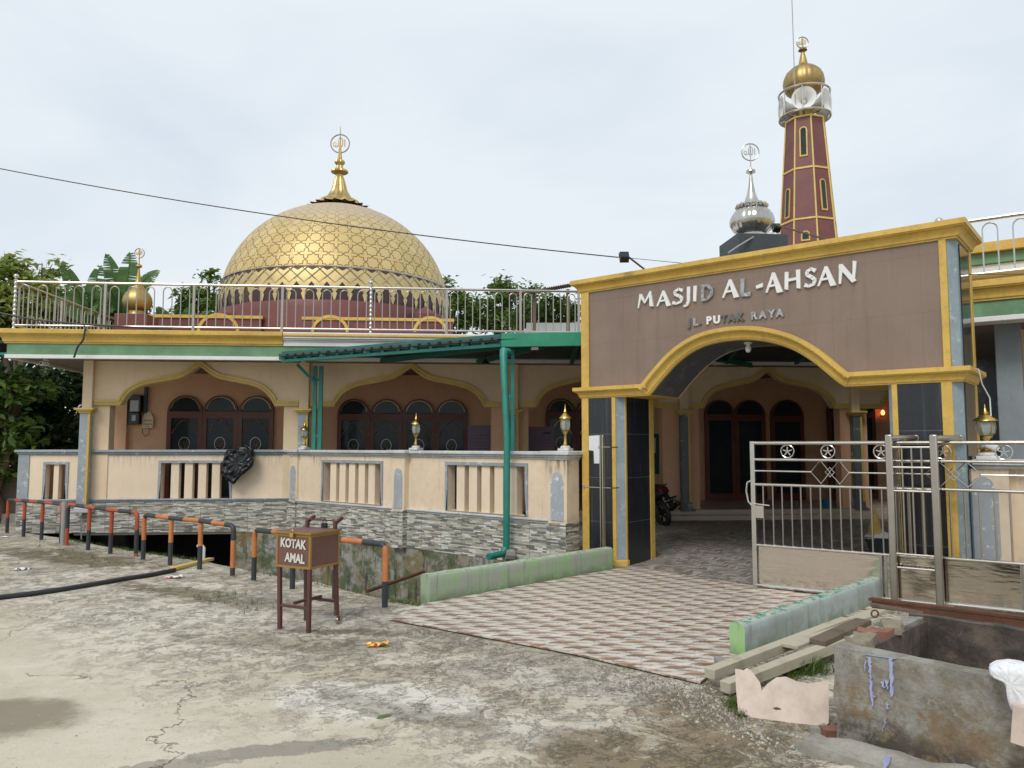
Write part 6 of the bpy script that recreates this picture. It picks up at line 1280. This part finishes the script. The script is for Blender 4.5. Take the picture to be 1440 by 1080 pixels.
m.build('fork', 'dark_pedestal', mt); m = MB(); m.tube([(.86, -.34, .98), (.94, -.2, 1.0), (.98, 0, .96), (.94, .2, 1.0), (.86, .34, .98)], .015, 8); m.build('handlebar', 'black_plastic', mt)
for s_ in (-1, 1): m = MB(); m.tube([(.92, .26*s_, .99), (.90, .30*s_, 1.12)], .006, 5); m.box(.885, .90, (.30*s_)-.05, (.30*s_)+.05, 1.11, 1.17); m.build('mirror', 'black_plastic', mt, bevel=.004)
m = MB(); m.tube([(-.15, -.07, .80), (-.28, -.06, .84), (-.30, 0, .84), (-.28, .06, .84), (-.15, .07, .80)], .012, 6); m.build('grab_rail', 'dark_pedestal', mt)
# ------------------------------------------------------------------ basin with cloths inside the arch
p = gnd(1240, 779, .05); t_ = thing('basin', 'dark basin heaped with pale cloths standing behind the sliding gate', 'basin', tuple(p), 0); m = MB(); m.lathe([(.16, 0), (.20, .16), (.24, .24), (.255, .245), (.255, .255), (.235, .25), (.19, .17), (.15, .03)], n=24); m.build('tub', 'dark_pedestal', t_)
crn = []
def heap(name, label, cat, ctr, rx, ry, h, mat, seed, parent=None):
    N = 22; v = [(0, 0, h)]; f_ = []
    for i in range(1, 7):
        for k2 in range(N): a = 2*pi*k2/N; t = i/6; z = h*(1-t**1.6); nn_ = noise.noise(Vector((cos(a)*1.8, sin(a)*1.8, seed+t*2)))*.35*t; v.append((rx*t*(1+nn_)*cos(a), ry*t*(1+nn_)*sin(a), max(0, z+.03*noise.noise(Vector((a*2, t*5, seed))))))
    for k2 in range(N): f_.append((0, 1+k2, 1+(k2+1) % N))
    for i in range(5):
        for k2 in range(N): q2 = (k2+1) % N; f_.append((1+i*N+k2, 1+(i+1)*N+k2, 1+(i+1)*N+q2, 1+i*N+q2))
    f_.append([1+5*N+k2 for k2 in range(N)][::-1]); m = MB(); m.add(v, f_); o = m.build(name, mat, parent, smooth=70); o.location = ctr
    if label: tag(o, label, cat)
    return o
hp = heap('cloth_heap', 'heap of pale cloths lying in the dark basin', 'cloth', (p.x, p.y, p.z+.235), .28, .22, .09, 'white_trim', 3)
o = heap('cloth', 'crumpled yellow cloth standing up on top of the basin', 'cloth', (p.x-.08, p.y, p.z+.29), .10, .08, .36, 'yellow_cloth', 5)
pq = gnd(1212, 766, .05); o = heap('cloth', 'white rag lying flat on the paving left of the basin', 'cloth', tuple(pq), .26, .16, .03, 'white_trim', 8)
p = at(1160, 717, 16.3); m = MB(); m.lathe([(.09, 0), (.11, .16), (.12, .165), (.10, .16), (.08, .02)], n=16); o = m.build('bucket', 'blue_plastic'); o.location = FA.w(FA.s(1160, -.1), -.1, .335); tag(o, 'small blue bucket on the porch step', 'bucket')
# ------------------------------------------------------------------ overhead wires
def sag(a, b, s, n=24): a = Vector(a); b = Vector(b); return [a.lerp(b, i/n)-Vector((0, 0, s*4*(i/n)*(1-i/n))) for i in range(n+1)]
a = at(-80, 221, 12.5); b = at(870, 362, 10.4); m = MB(); m.tube(sag(a, b, .14), .0085, 5); tag(m.build('overhead_cable', 'wire'), 'thin overhead cable slanting across the sky in front of the gold dome', 'cable')
a = at(870, 361, 10.4); b = at(1560, 383, 7.3); m = MB(); m.tube(sag(a, b, .10), .004, 5); tag(m.build('overhead_cable', 'wire'), 'thin overhead cable crossing in front of the arch lettering', 'cable')
s_, z_ = FA.pix(120, 458, -1.12); pts = [FA.pix(0, 440, -1.0), FA.pix(50, 450, -1.0), FA.pix(118, 456.5, -1.0)]; P = [FA.w(a, -1.0, b) for a, b in pts]
P2 = [FA.w(*(lambda t: (t[0], -1.16, t[1]))(FA.pix(x, y, -1.16))) for x, y in ((120, 463), (117, 478), (109, 488), (104, 503))]
m = MB(); m.tube([tuple(x) for x in P]+[tuple(x) for x in P2], .018, 6); tag(m.build('loose_cable', 'wire'), 'black cable hanging over the yellow cornice at the left', 'cable')
pts = [FA.w(*(lambda t: (t[0], -.98, t[1]))(FA.pix(x, y, -.98))) for x, y in ((118, 456), (150, 458), (200, 461), (240, 462))]; m = MB(); m.tube([tuple(x) for x in pts], .02, 6); tag(m.build('loose_cable', 'wire'), 'black cable lying along the foot of the roof railing', 'cable')
pts = [at(1060, 333, 14.7), at(1040, 345, 14.5), at(1024, 356, 14.3)]; m = MB(); m.tube([tuple(x) for x in pts], .02, 6); tag(m.build('loose_cable', 'grey_pipe'), 'grey cable running down the dark block of the silver dome', 'cable')
# ------------------------------------------------------------------ trees
def leaf_mesh(blobs, n, size, seed, clump=.35):
    rnd = random.Random(seed); v = []; f_ = []; tot = sum(b[1]*b[2]*b[3] for b in blobs)
    for (c_, rx, ry, rz) in blobs:
        k2 = int(n*rx*ry*rz/tot); nc = max(6, int(k2/26))
        for _ in range(nc):
            while True:
                q = Vector((rnd.uniform(-1, 1), rnd.uniform(-1, 1), rnd.uniform(-1, 1)))
                if .25 < q.length < 1: break
            if noise.noise(q*2.3+Vector((seed, 0, 0))) < -.12: continue
            q = q*(1+.22*noise.noise(q*3+Vector((0, seed, 0)))); cc = Vector(c_)+Vector((q.x*rx, q.y*ry, q.z*rz)); cr = clump*rnd.uniform(.5, 1.2)
            for _ in range(26):
                p = cc+Vector((rnd.gauss(0, .5), rnd.gauss(0, .5), rnd.gauss(0, .38)))*cr; d = Vector((rnd.gauss(0, 1), rnd.gauss(0, 1), rnd.gauss(-.35, .5))).normalized(); s_ = size*rnd.uniform(.6, 1.3)
                w_ = d.cross(Vector((rnd.gauss(0, .5), rnd.gauss(0, .5), 1))).normalized()*s_*.26; o = len(v); up = Vector((0, 0, s_*.08)); v += [p, p+d*s_*.45+w_+up, p+d*s_, p+d*s_*.45-w_+up]; f_.append((o, o+1, o+2, o+3))
    return v, f_
def tree(name, label, base, blobs, n, size, mat, seed, group=None, clump=.35, trunk_r=.14):
    t_ = thing(name, label, 'tree', tuple(base), 0, group); b0 = Vector(base); bl = [(Vector(c_)-b0, rx, ry, rz) for c_, rx, ry, rz in blobs]
    cz = min(c_.z-rz*.6 for c_, _, _, rz in bl); m = MB(); fork = Vector((0, 0, max(.6, cz*.6))); mid = fork*.5+Vector((.1, .05, 0))
    m.tube([(0, 0, -.3), tuple(mid), tuple(fork)], [trunk_r*1.2, trunk_r, trunk_r*.85], 9); rnd = random.Random(seed)
    for c_, rx, ry, rz in bl:
        e_ = c_; md = fork.lerp(e_, .5)+Vector((rnd.uniform(-.2, .2), rnd.uniform(-.2, .2), .1)); m.tube([tuple(fork), tuple(md), tuple(e_)], [trunk_r*.7, trunk_r*.45, trunk_r*.2], 7)
        for _ in range(5): q2 = Vector((rnd.uniform(-1, 1)*rx, rnd.uniform(-1, 1)*ry, rnd.uniform(-.2, .9)*rz))*.8; s2 = md.lerp(e_, rnd.random()); m.tube([tuple(s2), tuple(s2.lerp(e_+q2, .5)+Vector((0, 0, .08))), tuple(e_+q2)], [trunk_r*.28, trunk_r*.18, trunk_r*.07], 5)
    m.build('trunk', 'bark', t_); v, f_ = leaf_mesh(bl, n, size, seed, clump); m = MB(); m.v = v; m.lv = [Vector(x) for x in v]; m.f = [list(x) for x in f_]; m.mi = [0]*len(f_); m.build('crown', mat, t_, smooth=0); return t_
def blob(px, py, Y, rpx, rpy, ry=None): c_ = at(px, py, Y); k2 = Y/FX; return (c_, rpx*k2, ry or rpx*k2, rpy*k2)
G_ = lambda px, Y: at(px, 626, Y)*Vector((1, 1, 0)) if False else Vector((at(px, 626, Y).x, Y, 0))
tree('broadleaf_tree', 'light green leafy tree rising behind the railing at the far left', G_(20, 23), [blob(20, 400, 23, 50, 36), blob(60, 425, 22.5, 42, 40), blob(-20, 440, 23, 50, 50), blob(70, 378, 23, 20, 14)], 9000, .24, 'leaf_light', 11)
tree('broadleaf_tree', 'green tree behind the railing between the left corner and the small gold dome', G_(130, 25), [blob(120, 440, 25, 55, 34), blob(160, 450, 24, 45, 28), blob(215, 455, 24, 40, 18)], 7000, .22, 'leaf_mid', 12)
tree('broadleaf_tree', 'airy tree with thin branches left of the gold dome', G_(290, 27), [blob(295, 392, 27, 18, 10), blob(285, 420, 27, 34, 16), blob(262, 436, 27, 28, 12), blob(305, 437, 26, 22, 16)], 2600, .24, 'leaf_mid', 13, clump=.3)
tree('broadleaf_tree', 'leafy tree just right of the gold dome', G_(640, 33), [blob(640, 415, 33, 18, 14), blob(648, 440, 33, 32, 26), blob(625, 400, 33, 8, 8)], 3200, .26, 'leaf_mid', 14)
tree('broadleaf_tree', 'leafy tree with a pointed top behind the rusty shed roof', G_(710, 34), [blob(708, 402, 34, 24, 14), blob(712, 425, 34, 40, 20), blob(745, 412, 34, 26, 9), blob(700, 450, 34, 40, 20)], 4200, .26, 'leaf_mid', 15)
tree('broadleaf_tree', 'dense low green tree under the rusty shed roof', G_(780, 30), [blob(775, 442, 30, 44, 22), blob(740, 450, 30, 30, 16)], 3500, .24, 'leaf_mid', 16)
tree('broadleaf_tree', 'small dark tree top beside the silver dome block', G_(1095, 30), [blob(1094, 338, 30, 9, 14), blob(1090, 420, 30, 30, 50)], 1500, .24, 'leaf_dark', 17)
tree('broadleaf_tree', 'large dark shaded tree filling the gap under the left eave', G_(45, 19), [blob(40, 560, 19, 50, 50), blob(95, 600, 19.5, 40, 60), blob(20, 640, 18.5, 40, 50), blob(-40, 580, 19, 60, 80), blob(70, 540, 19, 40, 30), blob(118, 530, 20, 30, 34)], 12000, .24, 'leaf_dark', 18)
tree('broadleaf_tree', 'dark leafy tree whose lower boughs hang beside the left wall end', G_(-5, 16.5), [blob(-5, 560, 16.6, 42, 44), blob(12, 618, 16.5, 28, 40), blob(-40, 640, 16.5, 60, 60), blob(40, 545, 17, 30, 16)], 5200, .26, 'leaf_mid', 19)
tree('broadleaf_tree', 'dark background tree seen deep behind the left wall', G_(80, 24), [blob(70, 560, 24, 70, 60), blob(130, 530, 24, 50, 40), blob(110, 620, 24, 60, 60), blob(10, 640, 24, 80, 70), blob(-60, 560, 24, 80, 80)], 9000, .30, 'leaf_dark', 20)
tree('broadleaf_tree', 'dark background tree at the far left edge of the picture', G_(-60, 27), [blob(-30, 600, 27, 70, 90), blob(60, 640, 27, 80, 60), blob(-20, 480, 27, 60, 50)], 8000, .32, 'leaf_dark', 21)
# banana plants
def banana(label, base, top_z, leaves, seed):
    t_ = thing('banana_plant', label, 'banana plant', tuple(base), 0, 'banana plants behind the roof railing'); b0 = Vector(base); m = MB(); m.tube([(0, 0, -.2), (.02, 0, top_z*.5), (0, 0, top_z)], [.13, .11, .08], 10); m.build('stem', 'bark', t_); rnd = random.Random(seed)
    for (tx, ty, Y, w_, bend) in leaves:
        tip = at(tx, ty, Y)-b0; st = Vector((0, 0, top_z-.1)); N = 22; m = MB(); mid = st.lerp(tip, .5)+Vector((0, 0, bend)); C_ = []
        for i in range(N+1): t = i/N; C_.append(st*(1-t)**2+mid*2*t*(1-t)+tip*t*t)
        m.tube([tuple(x) for x in C_[:-1]], [.03*(1-i/N)+.006 for i in range(N)], 5)
        side0 = (C_[-1]-C_[0]).cross(Vector((rnd.uniform(-.3, .3), rnd.uniform(-1, -.4), .6))).normalized()
        for s_ in (-1, 1):
            for i in range(3, N):
                if rnd.random() < .03: continue
                wf = lambda t: w_*min(1, (t-.1)*5)*(1-max(0, t-.55)**2*4.2)
                a, b = C_[i], C_[min(N, i+1)]; g0 = .10*(rnd.random() < .22); d = (b-a); wa, wb = max(.02, wf(i/N)), max(.01, wf((i+1)/N)); dr = Vector((0, 0, -.22)); fw_ = d.normalized()*.05
                m.add([a+d*g0*.5, b-d*g0*.2, b-d*g0*3+side0*s_*wb+dr*wb+fw_, a+d*g0*3+side0*s_*wa+dr*wa+fw_], [(0, 1, 2, 3)])
        m.build('leaf', 'banana_leaf', t_, smooth=0)
bp = G_(118, 22); banana('banana plant with torn leaves left of the small gold dome', bp, 4.9, [(88, 372, 21.6, .25, .5), (140, 374, 22, .32, .5), (98, 400, 21, .25, .8), (150, 410, 22, .3, .7), (70, 420, 22, .25, .8), (130, 440, 21, .3, .9)], 1)
bp = G_(166, 22.5); banana('tall banana plant right behind the small gold dome', bp, 5.2, [(151, 358, 22.5, .26, .4), (184, 356, 22.5, .34, .5), (214, 386, 22, .3, .7), (138, 395, 22, .25, .8), (205, 420, 22, .3, .9), (150, 440, 22, .3, .9), (222, 380, 23, .24, .7)], 2)
bp = G_(245, 23); banana('low banana plant right of the small gold dome', bp, 4.4, [(222, 432, 23, .2, .5), (296, 436, 23, .24, .6), (270, 428, 23, .2, .6), (200, 445, 23, .22, .5)], 3)
# neighbour's low wall and shed on the left, tin shed behind the roof
a = Vector((at(-60, 700, 16.6).x, 16.6, 0)); t_ = thing('neighbour_wall', 'low stained wall beyond the left end of the boundary wall', 'wall', tuple(a), 0); m = MB(); m.box(-3, 1.75, 0, .15, -.1, at(0, 672, 16.6).z); m.build('wall_face', 'neighbour_wall', t_); m = MB(); m.box(-3, 1.75, -.12, -.001, -.1, at(0, 722, 16.6).z); m.build('plinth', 'concrete_mid', t_, bevel=.01)
a = at(20, 481, 16.0); t_ = thing('neighbour_canopy', 'teal steel canopy edge of the neighbouring building behind the left eave', 'canopy', tuple(a), 0); m = MB(); m.box(-4, 0, 0, .06, -.02, .0); m.box(-4, 0, 0, .06, -.27, -.22); m.box(-.06, 0, .0, .06, -.22, -.02)
for i in range(6): m.box(-.5*i-.55, -.5*i-.45, .005, .055, -.22, -.02)
m.build('edge_truss', 'teal', t_); m = MB(); m.box(-4, .05, -.03, 2, .0, .03); m.build('roof_sheet', 'dark_roof', t_); m = MB(); m.box(-3.4, -3.3, .1, .2, -a.z, -.27); m.build('post', 'teal', t_)
a = at(745, 415, 27); b = at(840, 405, 27); t_ = thing('tin_shed', 'open shed with a rusty corrugated tin roof behind the roof terrace', 'shed', (a.x, a.y, 0), 0); w_ = b.x-a.x; m = MB(); N = 60
v = []; f_ = []
for i in range(N+1):
    x = w_*i/N-.8; zz_ = a.z+.10+.22*i/N*2+.03*(i % 2); v += [(x, -.3, zz_-.16), (x, 2.4, zz_+.25)]
for i in range(N): f_.append((2*i, 2*i+2, 2*i+3, 2*i+1))
nv = len(v); v += [(x, y, z-.03) for x, y, z in v]; f_ += [tuple(q2+nv for q2 in q)[::-1] for q in f_]; m.add(v, f_)
for i in range(N): m.add([v[2*i], v[2*i+2], v[2*i+2+nv], v[2*i+nv]], [(0, 1, 2, 3)])
m.build('roof', 'tin_roof', t_, smooth=0)
for x in (.1, 1.3, 2.3): m = MB(); m.box(x, x+.12, .0, .12, 0, a.z-.03+x*.19); m.build('post', 'bark', t_)
m = MB(); m.box(-.1, 3.5, 1.2, 1.3, 0, a.z-.8); m.build('back_wall', 'white_trim', t_)
# ------------------------------------------------------------------ grass, pebbles and rubble
def tufts(name, spots, n, hgt, seed, label):
    rnd = random.Random(seed); v = []; f_ = []
    for _ in range(n):
        a, b, wd = rnd.choice(spots); t = rnd.random(); p = a.lerp(b, t)+Vector((rnd.gauss(0, wd), rnd.gauss(0, wd), 0)); nb = rnd.randint(3, 7)
        for _ in range(nb):
            d = Vector((rnd.gauss(0, .5), rnd.gauss(0, .5), 1)).normalized(); h_ = hgt*rnd.uniform(.4, 1.3); w_ = Vector((rnd.gauss(0, 1), rnd.gauss(0, 1), 0)).normalized()*h_*.05; q0 = p+Vector((rnd.gauss(0, .012), rnd.gauss(0, .012), 0)); o = len(v)
            v += [q0-w_, q0+w_, q0+d*h_*.6+w_*.7, q0+d*h_*.6-w_*.7, q0+d*h_+Vector((d.x, d.y, -.3))*h_*.3]; f_ += [(o, o+1, o+2, o+3), (o+3, o+2, o+4)]
    m = MB(); m.add(v, f_); return tag(m.build(name, 'grass', smooth=0), label, 'grass', kind='stuff')
E = lambda a, b, w_=.02: (gnd(*a), gnd(*b), w_)
tufts('grass', [E((95, 760), (200, 777), .03), E((150, 770), (290, 791), .03), E((200, 778), (290, 790), .03), E((1095, 948), (1160, 944), .06), E((1110, 955), (1165, 938), .05), E((1030, 985), (1032, 1000), .03), E((1035, 985), (1045, 1012), .02), E((545, 845), (590, 852), .02), E((345, 803), (540, 841), .015), E((60, 760), (170, 800), .15), E((300, 830), (370, 860), .12)], 620, .05, 3, 'short grass tufts growing along the drain edge and by the timber')
tufts('weeds', [E((1105, 950), (1155, 942), .04)], 60, .13, 4, 'taller weeds growing between the timber beams and the cardboard')
def scatter(name, spots, n, smin, smax, mats, seed, label):
    rnd = random.Random(seed); m = MB()
    for _ in range(n):
        a, b, wd = rnd.choice(spots); p = a.lerp(b, rnd.random())+Vector((rnd.gauss(0, wd), rnd.gauss(0, wd), 0)); s_ = smin*(smax/smin)**rnd.random(); v = []
        for d in ((1, 0, 0), (0, 1, 0), (-1, 0, 0), (0, -1, 0), (0, 0, 1), (0, 0, -.3)): v.append(p+Vector(d)*s_*rnd.uniform(.6, 1.2))
        m.add(v, [(0, 1, 4), (1, 2, 4), (2, 3, 4), (3, 0, 4), (1, 0, 5), (2, 1, 5), (3, 2, 5), (0, 3, 5)], rnd.randrange(len(mats)))
    return tag(m.build(name, mats, smooth=0), label, 'gravel', kind='stuff')
paint('stone_a', (.36, .33, .28), .9); paint('stone_b', (.2, .17, .13), .9); paint('stone_c', (.52, .49, .43), .9)
scatter('gravel', [E((900, 960), (1020, 975), .12), E((940, 985), (1060, 1030), .10), E((960, 970), (1020, 1000), .08), E((1000, 990), (1100, 1060), .08)], 1900, .003, .016, ['stone_a', 'stone_b', 'stone_c', 'stone_b', 'stone_a', 'stone_b', 'stone_a', 'stone_b', 'dirt'], 5, 'gravel and crumbs of rubble in front of the timber')
scatter('pebbles', [E((100, 1050), (900, 940), .9), E((50, 850), (600, 880), .8), E((600, 920), (980, 975), .10), E((560, 885), (980, 968), .03)], 900, .0025, .010, ['stone_a', 'stone_b', 'stone_c'], 6, 'small pebbles scattered over the street')
EXPO = 0.0
# ------------------------------------------------------------------ world, sun, camera
w = bpy.data.worlds.new('World'); bpy.context.scene.world = w; w.use_nodes = True; t = w.node_tree; bg = t.nodes['Background']
sky = t.nodes.new('ShaderNodeTexSky'); sky.sky_type = 'NISHITA'; sky.sun_disc = False; SE, SR = R(48), R(205)
sky.sun_elevation = SE; sky.sun_rotation = SR; sky.air_density = 1.5; sky.dust_density = 4
tc = t.nodes.new('ShaderNodeTexCoord'); mp = t.nodes.new('ShaderNodeMapping'); mp.inputs['Scale'].default_value = (1, 1, 2.6); t.links.new(tc.outputs['Generated'], mp.inputs[0])
nz = t.nodes.new('ShaderNodeTexNoise'); nz.inputs['Scale'].default_value = 2.1; nz.inputs['Detail'].default_value = 6; nz.inputs['Roughness'].default_value = .5; nz.inputs['Distortion'].default_value = .4; t.links.new(mp.outputs[0], nz.inputs[0])
cr = t.nodes.new('ShaderNodeValToRGB'); cr.color_ramp.elements[0].position = .30; cr.color_ramp.elements[1].position = .56
cr.color_ramp.elements[0].color = (.60, .672, .752, 1); cr.color_ramp.elements[1].color = (.72, .775, .82, 1); t.links.new(nz.outputs[0], cr.inputs[0])
sc = t.nodes.new('ShaderNodeVectorMath'); sc.operation = 'SCALE'; sc.inputs['Scale'].default_value = 11.9; t.links.new(cr.outputs[0], sc.inputs[0])
mx = t.nodes.new('ShaderNodeMix'); mx.data_type = 'RGBA'; mx.inputs[0].default_value = .93; t.links.new(sky.outputs[0], mx.inputs[6]); t.links.new(sc.outputs[0], mx.inputs[7]); t.links.new(mx.outputs[2], bg.inputs[0]); bg.inputs[1].default_value = .1
sl = bpy.data.lights.new('sun', 'SUN'); sl.energy = 1.75; sl.angle = R(24); sl.color = (1, .96, .9); so = bpy.data.objects.new('sun', sl); C.objects.link(so)
sd = Vector((sin(SR)*cos(SE), cos(SR)*cos(SE), sin(SE))); so.rotation_euler = sd.to_track_quat('Z', 'Y').to_euler(); so.location = (0, 0, 30)
cam = bpy.data.cameras.new('camera'); cam.sensor_width = 36; cam.lens = 36*FX/1440; cam.clip_end = 1500; cam.clip_start = .05
co = bpy.data.objects.new('camera', cam); C.objects.link(co); co.location = (0, 0, CH); co.rotation_euler = (pi/2+PITCH, 0, 0); bpy.context.scene.camera = co
sc_ = bpy.context.scene; sc_.view_settings.view_transform = 'Standard'; sc_.view_settings.look = 'None'; sc_.view_settings.gamma = 1; sc_.view_settings.exposure = EXPO; sc_.render.resolution_x = 1024; sc_.render.resolution_y = 768
